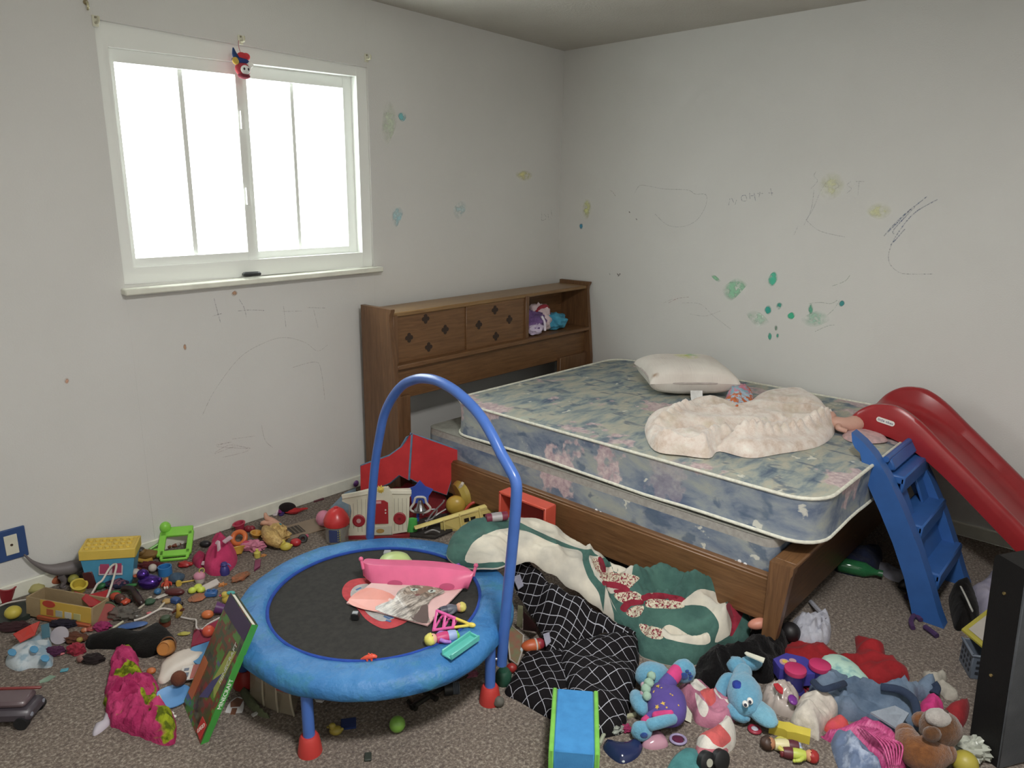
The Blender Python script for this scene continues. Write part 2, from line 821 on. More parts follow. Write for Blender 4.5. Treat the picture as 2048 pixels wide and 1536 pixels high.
struct(m, 'baseboard_back', TRIM)
m = MB(); m.box((-.007, YF / 2 - .007, .032), (.014, -YF - .016, .064), bev=.004)
struct(m, 'baseboard_right', TRIM)

# ---- window: a white vinyl slider set back in the wall
Q = [(-2.722, 1.185), (-1.516, 1.205), (-1.516, 2.132), (-2.722, 2.085)]     # old house: head not quite level


def wq(u, w):
    a = (Q[0][0] * (1 - u) + Q[1][0] * u, Q[0][1] * (1 - u) + Q[1][1] * u)
    b = (Q[3][0] * (1 - u) + Q[2][0] * u, Q[3][1] * (1 - u) + Q[2][1] * u)
    return (a[0] * (1 - w) + b[0] * w, a[1] * (1 - w) + b[1] * w)


def wbar(m, u0, u1, w0, w1, y0, y1):
    c = [wq(u0, w0), wq(u1, w0), wq(u1, w1), wq(u0, w1)]
    vs = [(x, y, z) for y in (y0, y1) for x, z in c]
    m.add(vs, [(0, 1, 2, 3), (7, 6, 5, 4), (0, 4, 5, 1), (1, 5, 6, 2), (2, 6, 7, 3), (3, 7, 4, 0)])


UL0, UL1, UR0, UR1 = .050, .449, .497, .915
WB, WT, WBR, WTR = .088, .905, .085, .900
win = thing('window_1', None, None, (0, 0, 0))
tag(win, kind='structure')
m = MB()
wbar(m, -.01, .034, -.02, 1.05, .012, .12)
wbar(m, .955, 1.01, -.02, 1.05, .0125, .12)
wbar(m, -.009, 1.009, .958, 1.06, .014, .119)
wbar(m, -.009, 1.009, -.03, .05, .0145, .118)
m.build('window_frame', VINYL, win)
m = MB()      # left sliding sash, nearer the room
wbar(m, .030, UL0, .045, .96, .03, .07)
wbar(m, UL1, .476, .045, .96, .03, .07)
wbar(m, .03, .476, .045, WB, .031, .069)
wbar(m, .03, .476, WT, .96, .0315, .0685)
sash = m.build('sash', VINYL, win)
m = MB(); wbar(m, (UL0 + UL1) / 2 - .008 + .012, (UL0 + UL1) / 2 + .012 + .008, WB, WT, .05, .062)
m.build('muntin', VINYL, sash)
for w in (.355, .705):
    m = MB(); wbar(m, .455, .468, w - .04, w + .04, .016, .031)
    m.build('latch', VINYL, sash)
m = MB()      # right fixed sash
wbar(m, .470, UR0, .045, .96, .045, .10)
wbar(m, UR1, .957, .045, .96, .06, .10)
wbar(m, .47, .957, .045, WBR, .061, .099)
wbar(m, .47, .957, WTR, .96, .0615, .098)
sash2 = m.build('sash', VINYL, win)
m = MB(); wbar(m, .690, .704, WBR, WTR, .085, .092)
m.build('muntin', VINYL, sash2)
GL = NT('window_glass')
GL.base((1, 1, 1, 1))
GL.set(rough=.02, alpha=.12, spec=.5)
for a, b, y, p in ((UL0, UL1, .06, sash), (UR0, UR1, .09, sash2)):
    m = MB(); wbar(m, a - .004, b + .004, .08, .91, y, y + .004)
    m.build('glass_pane', GL.m, p)
m = MB()
m.box(((-2.742 - 1.485) / 2, -.012, 1.152), (1.257, .075, .026), rot=(0, -1.1, 0), bev=.005)
struct(m, 'trim_1', TRIM)       # window sill board

# ---- pencil, crayon and paint marks on the walls
def markmat(h, a):
    key = ('mk', h, a)
    if key not in MATS:
        m = NT('crayon_' + h.lstrip('#'))
        m.base(lin(h, 1.3))
        f = m.noise(m.coord(), 130, 3, .7)
        al = m.ramp(f, [(.42, (a * .08,) * 3 + (1,)), (.62, (a * .8,) * 3 + (1,))])
        m.l(al, m.b.inputs['Alpha'])
        m.set(rough=.8)
        m.l(al, m.b.inputs['Alpha'])
        MATS[key] = m.m
    return MATS[key]


def smudgemat(h, a, right):
    key = ('sm', h, a, right)
    if key not in MATS:
        m = NT('smear_' + h.lstrip('#'))
        m.base(lin(h, 1.2))
        m.set(rough=.85)
        g = m.n('ShaderNodeTexCoord')
        gr = m.n('ShaderNodeTexGradient', gradient_type='SPHERICAL')
        mp_ = m.n('ShaderNodeMapping')
        mp_.inputs['Location'].default_value = (0, -1, -1) if right else (-1, 0, -1)
        mp_.inputs['Scale'].default_value = (0, 2, 2) if right else (2, 0, 2)
        m.l(g.outputs['Generated'], mp_.inputs[0])
        m.l(mp_.outputs[0], gr.inputs[0])
        f = m.noise(m.coord(), 26, 4, .6)
        v = m.math('MINIMUM', m.math('MULTIPLY', m.math('MULTIPLY', gr.outputs['Fac'], m.ramp(f, [(.32, (0, 0, 0, 1)), (.62, (1, 1, 1, 1))])), a * 1.1), .85)
        m.l(v, m.b.inputs['Alpha'])
        MATS[key] = m.m
    return MATS[key]


def stroke(m, right, pts, w):
    q = [PX(x, y, -.0012) if right else PY(x, y, -.0012) for x, y in pts]
    q, _ = catmull(q, [0] * len(q), False, 6) if len(q) > 2 else (q, 0)
    nrm = V((-1, 0, 0)) if right else V((0, -1, 0))
    vs, fs = [], []
    for i, p in enumerate(q):
        t = (q[min(i + 1, len(q) - 1)] - q[max(i - 1, 0)]).normalized()
        sd = t.cross(nrm) * w / 2
        vs += [p - sd, p + sd]
    for i in range(len(q) - 1):
        fs.append((2 * i, 2 * i + 1, 2 * i + 3, 2 * i + 2))
    m.add(vs, fs)


def marks(name, right, strokes, h, a=.7, w=.0035, label=None):
    m = MB()
    for s_ in strokes:
        stroke(m, right, s_, w)
    o = m.build(name, markmat(h, a), wall_right if right else wall_back, flatshade=True)
    if label:
        o['label'] = label


def smear(right, px, h, a, label=None):
    q = [PX(x, y, -.0009) if right else PY(x, y, -.0009) for x, y in px]
    q, _ = catmull(q, [0] * len(q), True, 4)
    m = MB()
    m.add(q, [tuple(range(len(q)))])
    o = m.build('paint_smear', smudgemat(h, a, right), wall_right if right else wall_back, flatshade=True)
    if label:
        o['label'] = label


marks('pencil_cross', False, [[(428, 596), (434, 620), (441, 645)], [(425, 632), (444, 627)]], '#6a5f7c', .65, .003)
marks('pencil_cross', False, [[(478, 598), (488, 615), (493, 635)], [(476, 622), (500, 620), (528, 621)]], '#7d7388', .7, .0025)
marks('pencil_cross', False, [[(567, 612), (572, 655)], [(565, 623), (604, 622)], [(615, 615), (650, 616)], [(627, 618), (636, 655)]], '#9a8f9c', .5, .0025)
marks('pencil_curve', False, [[(405, 830), (430, 780), (480, 715), (530, 685), (570, 675), (610, 685), (635, 702), (655, 690)], [(585, 735), (630, 724), (642, 740), (650, 800)], [(523, 850), (530, 880), (545, 895)]], '#a69c98', .5, .0025)
marks('crayon_scribble', False, [[(432, 890), (462, 884), (434, 893), (500, 897), (470, 893), (428, 908), (460, 890), (498, 900), (445, 915)], [(465, 878), (510, 872)]], '#a06e72', .4, .003)
marks('pencil_letters', False, [[(1083, 424), (1084, 436)], [(1088, 428), (1093, 434)], [(1096, 428), (1097, 435)], [(1102, 419), (1104, 433)], [(1083, 434), (1084, 441), (1092, 438)], [(1096, 433), (1098, 440)], [(1101, 433), (1103, 439)]], '#83868a', .8, .003)
marks('pencil_outline', True, [[(1270, 385), (1278, 372), (1290, 371), (1330, 378), (1375, 380), (1390, 388), (1411, 389), (1413, 405), (1405, 425), (1390, 443), (1365, 453), (1335, 450), (1310, 428)]], '#7f8597', .6, .0028)
marks('pencil_letters', True, [[(1457, 411), (1460, 397)], [(1463, 396), (1468, 406)], [(1470, 410), (1473, 400)], [(1484, 402), (1483, 393), (1491, 391), (1493, 401), (1484, 402)], [(1499, 386), (1500, 398)], [(1499, 392), (1511, 391)], [(1508, 385), (1511, 402)], [(1520, 384), (1518, 394)], [(1514, 387), (1526, 387)], [(1541, 376), (1544, 391)], [(1537, 386), (1546, 386)]], '#6f7590', .85, .003)
marks('pencil_letters', True, [[(1702, 363), (1694, 370), (1703, 377), (1694, 386)], [(1712, 363), (1728, 363)], [(1718, 363), (1716, 390)], [(1672, 364), (1678, 372), (1670, 378)]], '#8d90a0', .55, .003)
marks('pencil_scribble', True, [[(1632, 343), (1628, 352), (1635, 362), (1622, 377)], [(1652, 365), (1640, 385), (1625, 420), (1612, 440)], [(1628, 380), (1622, 420), (1608, 450)], [(1596, 452), (1588, 470)], [(1612, 440), (1640, 462), (1690, 474)]], '#8c8ea2', .55, .003)
marks('blue_crayon_arc', True, [[(1768, 472), (1785, 452), (1810, 428), (1835, 408), (1854, 393)], [(1788, 468), (1786, 462), (1800, 445), (1830, 414)], [(1782, 490), (1800, 460), (1830, 425), (1875, 399)], [(1775, 465), (1800, 440), (1822, 418)], [(1786, 485), (1810, 458)]], '#56698c', .85, .0045, 'dark blue crayon strokes')
marks('pencil_curve', True, [[(1783, 488), (1777, 510), (1780, 528), (1795, 543), (1815, 548), (1865, 548)]], '#83868f', .7, .003)
marks('red_crayon_line', True, [[(1220, 380), (1226, 385), (1231, 392)], [(1337, 606), (1355, 597), (1378, 594)]], '#b0625e', .7, .003)
marks('pencil_curve', True, [[(1365, 606), (1400, 608), (1425, 630), (1461, 658)], [(1380, 628), (1410, 632), (1440, 622)], [(1327, 606), (1345, 598)]], '#9b8d98', .5, .003)
marks('wall_nick', True, [[(1258, 423), (1260, 426)], [(1272, 437), (1274, 440)], [(1219, 546), (1220, 550)], [(1234, 547), (1238, 551), (1240, 547), (1236, 553)]], '#54403a', 1, .006)
marks('green_crayon_line', True, [[(1617, 607), (1640, 605), (1662, 607), (1675, 600)], [(1630, 663), (1655, 652), (1670, 650)], [(1680, 600), (1668, 618), (1655, 630)], [(1665, 572), (1690, 562), (1700, 550)]], '#7d9f84', .6, .0035)
for px, h, a in (([(1166, 402), (1176, 398), (1183, 412), (1178, 432), (1171, 440), (1165, 425)], '#d3d79a', 1.5),
                 ([(1158, 450), (1164, 446), (1167, 455), (1161, 459)], '#3f8fae', 2.5),
                 ([(1420, 548), (1432, 552), (1444, 566), (1430, 560)], '#8fc7a2', 1.6),
                 ([(1445, 578), (1465, 560), (1480, 556), (1500, 562), (1490, 575), (1465, 600), (1448, 600)], '#93caa8', 1.5),
                 ([(1534, 570), (1540, 550), (1552, 542), (1556, 556), (1546, 572)], '#4fbf9f', 2.4),
                 ([(1528, 620), (1536, 610), (1544, 618), (1538, 630)], '#35a596', 2.4),
                 ([(1552, 610), (1560, 604), (1566, 612), (1556, 620)], '#3f9f8e', 2.4),
                 ([(1574, 632), (1584, 624), (1592, 628), (1582, 640)], '#3fb48c', 2.4),
                 ([(1616, 615), (1622, 606), (1627, 620), (1621, 630)], '#57a98c', 2.0),
                 ([(1676, 610), (1684, 600), (1690, 606), (1682, 614)], '#3f8f8e', 2.4),
                 ([(1535, 670), (1539, 664), (1544, 672), (1540, 682)], '#4aa08a', 2.4),
                 ([(1548, 652), (1553, 650), (1556, 658), (1551, 662)], '#6f8f7c', 2.0),
                 ([(1552, 670), (1557, 666), (1558, 676), (1553, 677)], '#4aa08a', 2.0),
                 ([(1600, 640), (1640, 620), (1660, 640), (1620, 655)], '#a3cfb8', .9),
                 ([(1490, 620), (1520, 625), (1540, 650), (1510, 650)], '#b3d5bf', .9),
                 ([(1730, 420), (1760, 405), (1785, 420), (1760, 440)], '#d7d9a6', .8),
                 ([(1640, 350), (1670, 345), (1690, 370), (1665, 400), (1640, 390)], '#d9dbae', .7)):
    smear(True, px, h, a)
for px, h, a in (([(795, 228), (806, 224), (814, 232), (804, 244)], '#7fc4c9', 2.2),
                 ([(784, 425), (800, 412), (808, 420), (796, 450), (786, 455)], '#a9cfd6', 1.5),
                 ([(1030, 348), (1050, 340), (1066, 350), (1050, 362)], '#e0dc9c', 1.2),
                 ([(905, 420), (925, 400), (935, 412), (915, 440)], '#bcd6da', .9),
                 ([(770, 210), (785, 204), (795, 240), (775, 290), (762, 280)], '#cfdcc4', .9),
                 ([(366, 690), (371, 688), (374, 698), (369, 701)], '#b58f72', 2.2),
                 ([(462, 588), (472, 580), (476, 586), (466, 594)], '#b58f72', 1.6),
                 ([(128, 760), (136, 754), (139, 764), (131, 768)], '#c99a80', 2.0)):
    smear(False, px, h, a)

# ================================================================== window things
def cbracket(px, py, label, sc=1.0):
    p = PY(px, py, 0)
    t = thing('curtain_bracket', label, 'bracket', p, group='curtain rod brackets')
    m = MB(sc); m.box((0, -.003, 0), (.022, .006, .038), bev=.002)
    m.build('wall_plate', pl('#d2d0bb', .4), t)
    m = MB(sc); m.tube([(0, -.004, -.006), (0, -.03, -.008), (0, -.036, 0), (0, -.034, .01)], .005, 8)
    m.build('rod_hook', pl('#b9b69c', .35), t)
    m = MB(sc); m.cyl((0, -.006, .012), (0, -.009, .012), .004, n=8)
    m.build('screw', pl('#8f8a72', .3, .8), t)


cbracket(190, 42, 'cream curtain rod bracket above the upper left window corner')
cbracket(480, 80, 'cream curtain rod bracket above the middle of the window, doll hanging from it')
cbracket(732, 116, 'cream curtain rod bracket at the upper right window corner')
p = PY(172, 12, 0)
t = thing('wall_hook', 'small brass screw hook highest on the wall, left of the window', 'hook', p)
m = MB(); m.tube([(0, -.001, .012), (0, -.014, .01), (0, -.02, -.004), (0, -.012, -.014)], .004, 8)
m.build('hook', pl('#c9c4a0', .25, .7), t)
m = MB(); m.cyl((0, 0, .012), (0, -.004, .012), .009, n=12)
m.build('base_plate', pl('#8d8064', .3, .8), t)

p = PY(483, 130, -.052)
t = thing('hanging_doll', 'small hanging plush doll in a red and navy jester hat above the window', 'toy', p)
k = mp(p)
m = MB(k); m.ell((2, 0, -8), (16, 9, 14)); m.build('hood', fb('#a8323e'), t)
m = MB(k); m.ell((4, -6, -9), (11, 5, 9)); m.build('face', fb('#efe6de'), t)
m = MB(k); m.ell((0, -10.6, -8), (2, 1.3, 2.6)).ell((9, -10.4, -8), (2, 1.3, 2.6)); m.build('eyes', pl('#2c2226'), t)
m = MB(k); m.ell((-2, 0, 8), (18, 9, 6)); m.build('hat_band', fb('#2c3f7c'), t)
m = MB(k); m.ell((2, 0, 16), (10, 8, 8)).ell((11, 0, 17), (8, 7, 7)); m.build('hat_crown', fb('#cf2f3a'), t)
m = MB(k); m.tube([(-8, 0, 10), (-13, 0, 18), (-15, 0, 30)], [6, 5, 1], 10); m.build('hat_point', fb('#26406e'), t)
m = MB(k); m.ell((-15, -6, 5), (7, 3, 7)); m.build('pompom', fb('#d3b03c'), t)
m = MB(k); m.ell((17, -4, 2), (6, 4, 6)); m.build('bow', fb('#e5e2da'), t)
m = MB(k); m.ell((3, -1, -20), (13, 8, 6)); m.build('collar', fb('#7c2b3a'), t)
m = MB(k); m.tube([(2, 2, 20), (-1, 4, 34), (1, 6, 46)], .7, 6); m.build('cord', pl('#b5707a'), t)
p = PY(503, 544, -.03)
p.z = 1.1695
t = thing('remote_control', 'small black remote lying on the white window sill', 'remote', p, R(-3))
m = MB(); m.box((0, 0, .011), (.085, .022, .018), bev=.006); m.build('case', pl('#2b2d2e', .45), t)
m = MB(); m.box((0, 0, .0205), (.06, .012, .002), bev=.0008); m.build('button_panel', pl('#3f4244', .5), t)

# ---- blue outlet plate
p = PY(18, 1089, 0)
t = thing('outlet_plate', 'dark blue wall outlet plate with a cream insert', 'outlet', p)
m = MB(); m.box((0, -.004, 0), (.112, .008, .125), bev=.003); m.build('plate', pl('#2c4a7e', .4), t)
m = MB(); m.box((.006, -.009, 0), (.042, .004, .078), bev=.001); m.build('insert', pl('#cfcdb9', .5), t)
m = MB(); m.cyl((.006, -.010, 0), (.006, -.0128, 0), .005, n=10); m.build('screw', pl('#6d5f50', .3, .7), t)

# ================================================================== bed
def woodmat(h, h2, sc=(3, 40, 40), rough=.42):
    m = NT('wood_' + h.lstrip('#'))
    v = m.coord(scale=sc)
    f = m.noise(v, 2.2, 6, .62, .6)
    m.base(m.ramp(f, [(.28, lin(h2, 1.12)), (.72, lin(h, 1.12))]))
    m.set(rough=rough)
    m.bump(m.noise(m.coord(scale=sc), 6, 4), .0006)
    return m.m


WX = woodmat('#7c5a3a', '#5c4028', (3, 40, 40))
WYm = woodmat('#7c5a3a', '#5c4028', (40, 3, 40))
WZ = woodmat('#78573a', '#573d28', (40, 40, 3))
WTOP = woodmat('#8d7048', '#735433', (3, 40, 40), .35)


def hz(p):
    return V((p.x, p.y, p.z * (1 + .028 * (p.x + 1.64) / 1.6) if p.z > .3 else p.z))


bed = thing('bed_frame', 'brown wooden bookcase bed with a low footboard in the corner', 'bed', (-.8, -1.2, 0))


def bp(m, name, mat, par=None, fn=hz):
    o = m.build(name, mat, par or bed, fn=fn)
    o.location = V((.8, 1.2, 0)) if par is None else V((0, 0, 0))
    return o


def sidep(x0, x1):
    # end panel: proud of the top, its front edge sloping out towards the foot
    prof = [(-.055, .0), (-.345, .0), (-.335, .52), (-.285, .94), (-.288, .965), (-.300, .985), (-.300, .995), (-.055, .995)]
    m = MB()
    n = len(prof)
    m.add([(x, y, z) for x in (x0, x1) for y, z in prof],
          [tuple(range(n)), tuple(range(2 * n - 1, n - 1, -1))] + [(i, n + i, n + (i + 1) % n, (i + 1) % n) for i in range(n)])
    return m


bp(sidep(-1.642, -1.617), 'end_panel', WZ)
bp(sidep(-.043, -.018), 'end_panel', WZ)
m = MB(); m.box((-.83, -.168, .962), (1.575, .225, .022), bev=.004); bp(m, 'top_shelf', WTOP)
m = MB(); m.box((-.83, -.066, .73), (1.575, .018, .46), bev=.002); bp(m, 'back_panel', WX)
m = MB(); m.box((-.83, -.19, .702), (1.575, .25, .024), bev=.004); bp(m, 'shelf', WX)
m = MB(); m.box((-.83, -.27, .612), (1.575, .022, .165), bev=.002); bp(m, 'lower_panel', WX)
m = MB(); m.box((-1.58, -.295, .275), (.085, .03, .55), bev=.003); bp(m, 'front_leg', WZ)
m = MB(); m.box((-.18, -.295, .275), (.29, .03, .55), bev=.003); bp(m, 'front_leg', WZ)
m = MB(); m.box((-.622, -.18, .835), (.03, .215, .25), bev=.003); bp(m, 'divider', WZ)
m = MB(); m.box((-1.603, -.272, .835), (.03, .03, .25), bev=.003); bp(m, 'face_stile', WZ)
HOLE_SHADE = pl('#33241a', .7)  # dark inlay colour, painted for the shade inside the door openings
quat = []
for i in range(48):
    a = 2 * math.pi * i / 48
    r = .0125 + .0095 * abs(math.cos(2 * a)) ** .7
    quat.append((r * math.cos(a), r * math.sin(a)))
quat = [(x * 1.15, y * 1.15) for x, y in quat]
for (x0, x1, y, hs, lab) in ((-1.588, -1.105, -.258, [(-1.503, .834), (-1.392, .917), (-1.258, .844), (-1.374, .767)], None),
                            (-1.112, -.637, -.268, [(-1.016, .840), (-.889, .908), (-.768, .840), (-.879, .758)], None)):
    m = MB(); m.box(((x0 + x1) / 2, y, .834), (x1 - x0, .014, .244), bev=.003)
    d = bp(m, 'sliding_door', WX)
    for (hx, hzz) in hs:
        m = MB(); m.prism(quat, 0, .0016, c=(hx, y - .0066, hzz), rot=(90, 0, 0))
        bp(m, 'quatrefoil_shade_inlay', HOLE_SHADE, d)
# side rails and footboard
m = MB(); m.box((-1.508, -1.25, .172), (.025, 1.93, .165), bev=.003); bp(m, 'side_rail', WYm)
m = MB(); m.box((-1.4985, -1.25, .258), (.03, 1.93, .012), bev=.004); bp(m, 'rail_cap', WYm)
m = MB(); m.box((-.06, -1.25, .172), (.025, 1.9, .165), bev=.003); bp(m, 'side_rail', WYm)
def foot_end(x0, x1):
    prof = [(-2.225, .0), (-2.265, .0), (-2.300, .30), (-2.303, .335), (-2.225, .335), (-2.225, .30)]
    prof = [(-2.222, .012), (-2.268, .012), (-2.298, .300), (-2.304, .312), (-2.304, .336), (-2.222, .336)]
    m = MB(); n = len(prof)
    m.add([(x, y, z) for x in (x0, x1) for y, z in prof],
          [tuple(range(n)), tuple(range(2 * n - 1, n - 1, -1))] + [(i, n + i, n + (i + 1) % n, (i + 1) % n) for i in range(n)])
    return m
bp(foot_end(-1.545, -1.51), 'foot_post', WZ)
bp(foot_end(-.075, -.04), 'foot_post', WZ)
m = MB(); m.box((-.79, -2.235, .20), (1.44, .03, .27), bev=.003); bp(m, 'footboard', woodmat('#5f4228', '#472e1b', (3, 40, 40)))
m = MB(); m.box((-.79, -2.262, .328), (1.44, .08, .018), bev=.005); bp(m, 'footboard_cap', WX)
m = MB()
for y in (-.7, -1.2, -1.7):
    m.box((-.79, y, .20), (1.41, .08, .02), bev=.002)
bp(m, 'slats', WX)


def floral(top):
    m = NT('floral_ticking' if top else 'floral_side')
    v = m.coord()
    st = m.coord(scale=(1.0, 2.6, 1.0) if top else (1.5, 1.0, 2.0), rot=(0, 0, R(35)) if top else (R(25), 0, 0))
    f = m.noise(st, 5.2, 6, .62, .35)
    if top:
        base = m.ramp(f, [(.30, lin('#4f5d72', 1.15)), (.42, lin('#7a878c', 1.15)), (.50, lin('#969c96', 1.15)), (.60, lin('#aca999', 1.15)), (.70, lin('#a4aea4', 1.15))])
    else:
        base = m.ramp(f, [(.30, lin('#4e5c78', 1.1)), (.44, lin('#75808f', 1.1)), (.54, lin('#8b9399', 1.1)), (.66, lin('#9da099', 1.1)), (.76, lin('#98a5a2', 1.1))])
    leaf = m.ramp(m.noise(m.coord(scale=(3, 1.4, 2), rot=(0, 0, R(-30))), 6, 3, .5, .4), [(.60, (0, 0, 0, 1)), (.66, (1, 1, 1, 1))])
    c = m.mix(m.math('MULTIPLY', leaf, .65), base, lin('#46586f', 1.15))
    vo = m.n('ShaderNodeTexVoronoi')
    vo.inputs['Scale'].default_value = 3.4
    nz = m.n('ShaderNodeTexNoise'); nz.inputs['Scale'].default_value = 14; nz.inputs['Detail'].default_value = 3
    m.l(v, nz.inputs['Vector'])
    wv = m.mix(.22, v, nz.outputs['Color'], 'ADD')
    m.l(wv, vo.inputs['Vector'])
    bl = m.ramp(vo.outputs['Distance'], [(.30, (1, 1, 1, 1)), (.36, (0, 0, 0, 1))])
    sp = m.n('ShaderNodeSeparateColor'); m.l(vo.outputs['Color'], sp.inputs[0])
    pk = m.ramp(sp.outputs[0], [(.22, (0, 0, 0, 1)), (.25, (1, 1, 1, 1))])
    pet = m.ramp(m.noise(v, 45, 4, .6), [(.35, lin('#a58c92', 1.15)), (.6, lin('#c9b6b6', 1.12)), (.75, lin('#d9c9bf', 1.15))])
    c = m.mix(m.math('MULTIPLY', m.math('MULTIPLY', bl, pk), .85), c, pet)
    wh = m.n('ShaderNodeTexVoronoi'); wh.inputs['Scale'].default_value = 11
    m.l(wv, wh.inputs['Vector'])
    s2 = m.n('ShaderNodeSeparateColor'); m.l(wh.outputs['Color'], s2.inputs[0])
    w1 = m.math('MULTIPLY', m.ramp(wh.outputs['Distance'], [(.16, (1, 1, 1, 1)), (.24, (0, 0, 0, 1))]), m.ramp(s2.outputs[1], [(.82, (0, 0, 0, 1)), (.84, (1, 1, 1, 1))]))
    c = m.mix(m.math('MULTIPLY', w1, .7), c, lin('#dcdacb', 1.1))
    m.base(c)
    m.set(rough=.7, spec=.3)
    m.bump(m.noise(v, 300, 2), .0006)
    return m.m


FT, FS = floral(True), floral(False)
PIPE = fb('#d3d2c2', None, 60, .0004)


def rrect(x0, x1, y0, y1, r, n=7):
    o = []
    for cx, cy, a0 in ((x1 - r, y1 - r, 0), (x0 + r, y1 - r, 90), (x0 + r, y0 + r, 180), (x1 - r, y0 + r, 270)):
        for i in range(n + 1):
            a = R(a0 + 90 * i / n)
            o.append((cx + r * math.cos(a), cy + r * math.sin(a)))
    return o


def slab(name, par, x0, x1, y0, y1, r, z0, z1, crown, mat, sidebulge=0.0):
    out = rrect(x0, x1, y0, y1, r)
    # densify the long edges
    dn = []
    for i, a in enumerate(out):
        b = out[(i + 1) % len(out)]
        L = math.hypot(b[0] - a[0], b[1] - a[1])
        q = max(1, int(L / .09))
        for j in range(q):
            dn.append((a[0] + (b[0] - a[0]) * j / q, a[1] + (b[1] - a[1]) * j / q))
    n = len(dn)
    cx, cy = (x0 + x1) / 2, (y0 + y1) / 2
    m = MB()
    vs = []
    for s_ in (1, .99, .96, .9, .8, .6, .4, .2):
        for x, y in dn:
            z = z1 + crown * (1 - s_ ** 6) + (.004 * noise.noise(V((x * 5, y * 5, 1))) if s_ < .97 else 0)
            vs.append((cx + (x - cx) * s_, cy + (y - cy) * s_, z))
    k = len(vs) // n
    fs = [(j * n + i, j * n + (i + 1) % n, (j + 1) * n + (i + 1) % n, (j + 1) * n + i) for j in range(k - 1) for i in range(n)]
    fs.append(tuple((k - 1) * n + i for i in range(n)))
    m.add(vs, fs)
    return m, dn


mat_t = thing('mattress', 'bare floral mattress with white piping, pushed askew toward the wall', 'mattress', (-.76, -1.43, .398))
OFF = V((.76, 1.43, -.398))
MX0, MX1, MY0, MY1 = -1.478, -.03, -2.345, -.535
m, dn = slab('t', mat_t, MX0, MX1, MY0, MY1, .13, .398, .556, .012, FT)
m.build('quilted_top', FT, mat_t, loc=OFF)
wel = 0
def wave(x, y, a):
    return a * noise.noise(V((x * 3.1, y * 3.1, 4)))
m = MB()
n = len(dn)
vs = []
for t_ in (0, .12, .5, .88, 1):
    for x, y in dn:
        q = 1 - .006 * math.sin(math.pi * t_)
        vs.append((-.754 + (x + .754) * q, -1.44 + (y + 1.44) * q, .400 + .156 * t_ + wave(x, y, .012) * (1 - t_)))
fs = [(j * n + i, j * n + (i + 1) % n, (j + 1) * n + (i + 1) % n, (j + 1) * n + i) for j in range(4) for i in range(n)]
fs.append(tuple(range(n))[::-1])
m.add(vs, fs)
m.build('side_border', FS, mat_t, loc=OFF)
m = MB(); m.tube([(x, y, .557) for x, y in dn], .0065, 8, closed=True, spline=False, up=(0, 0, 1)); m.build('piping', PIPE, mat_t, loc=OFF)
m = MB(); m.tube([(x, y, .401 + wave(x, y, .012)) for x, y in dn], .0065, 8, closed=True, spline=False, up=(0, 0, 1)); m.build('piping', PIPE, mat_t, loc=OFF)

box_t = thing('box_spring', 'floral box spring sunk in the wooden bed frame under the mattress', 'box spring', (-.76, -1.28, .215))
OFF = V((.76, 1.28, -.215))
m, dn = slab('b', box_t, -1.488, -.085, -2.215, -.372, .05, .215, .385, .004, FT)
m.build('top_cover', fb('#8d8d84'), box_t, loc=OFF)
n = len(dn)
m = MB()
vs = [(x, y, z) for z in (.212, .28, .352) for x, y in dn]
m.add(vs, [(j * n + i, j * n + (i + 1) % n, (j + 1) * n + (i + 1) % n, (j + 1) * n + i) for j in range(2) for i in range(n)] + [tuple(range(n))[::-1]])
m.build('side_border', FS, box_t, loc=OFF)
m = MB()
vs = [(x * (1 - .004 * j) - .003 * j, y, z) for j, z in enumerate((.352, .386)) for x, y in dn]
m.add(vs, [(i, (i + 1) % n, n + (i + 1) % n, n + i) for i in range(n)])
m.build('satin_band', fb('#9a968f', None, 60, .0003, 180, .5), box_t, loc=OFF)
FL5 = pl('#dfe0e4', .6)
for (px, py) in ((1195, 1027), (1482, 1130)):
    p = PX(px, py, -1.489)
    m = MB()
    for i in range(6):
        a = i * 1.05 + .3
        m.ell((-.0015, .021 * math.cos(a) * (1 + .35 * (i % 2)), .013 * math.sin(a)), (.0012, .0075, .0075), nu=10, nv=6)
    o = m.build('white_flower_print', FL5, box_t)
    o.location = p - V((-.76, -1.28, .215))

# ---- pillow against the wall
pil = thing('pillow', 'stained white pillow leaning on the wall at the head of the mattress', 'pillow', V((-.475, -1.265, .569)), R(-45), (0, 0))
m = MB()
nu = 30
vs, fs = [], []
for sgn in (1, -1):
    for i in range(nu + 1):
        for j in range(nu + 1):
            u, w = i / nu * 2 - 1, j / nu * 2 - 1
            e = max(0, (1 - abs(u) ** 3.2)) * max(0, (1 - abs(w) ** 3.2))
            pin = 1 - .10 * (1 - abs(w) ** 2) * abs(u) ** 4
            pin2 = 1 - .10 * (1 - abs(u) ** 2) * abs(w) ** 4
            hh = .080 * e ** .42
            wr = .006 * noise.noise(V((u * 2.5, w * 2.5, sgn))) * e
            vs.append((u * .232 * pin, w * .215 * pin2, .0 + sgn * (hh + wr)))
K = (nu + 1) ** 2
for s_ in (0, 1):
    for i in range(nu):
        for j in range(nu):
            a = s_ * K + i * (nu + 1) + j
            q = (a, a + nu + 1, a + nu + 2, a + 1)
            fs.append(q if s_ == 0 else q[::-1])
m.add(vs, fs)
PM = NT('pillow_ticking')
v = PM.coord()
c = PM.ramp(PM.noise(v, 5, 4), [(.3, lin('#cbc3bb', 1.2)), (.7, lin('#dad5cd', 1.2))])
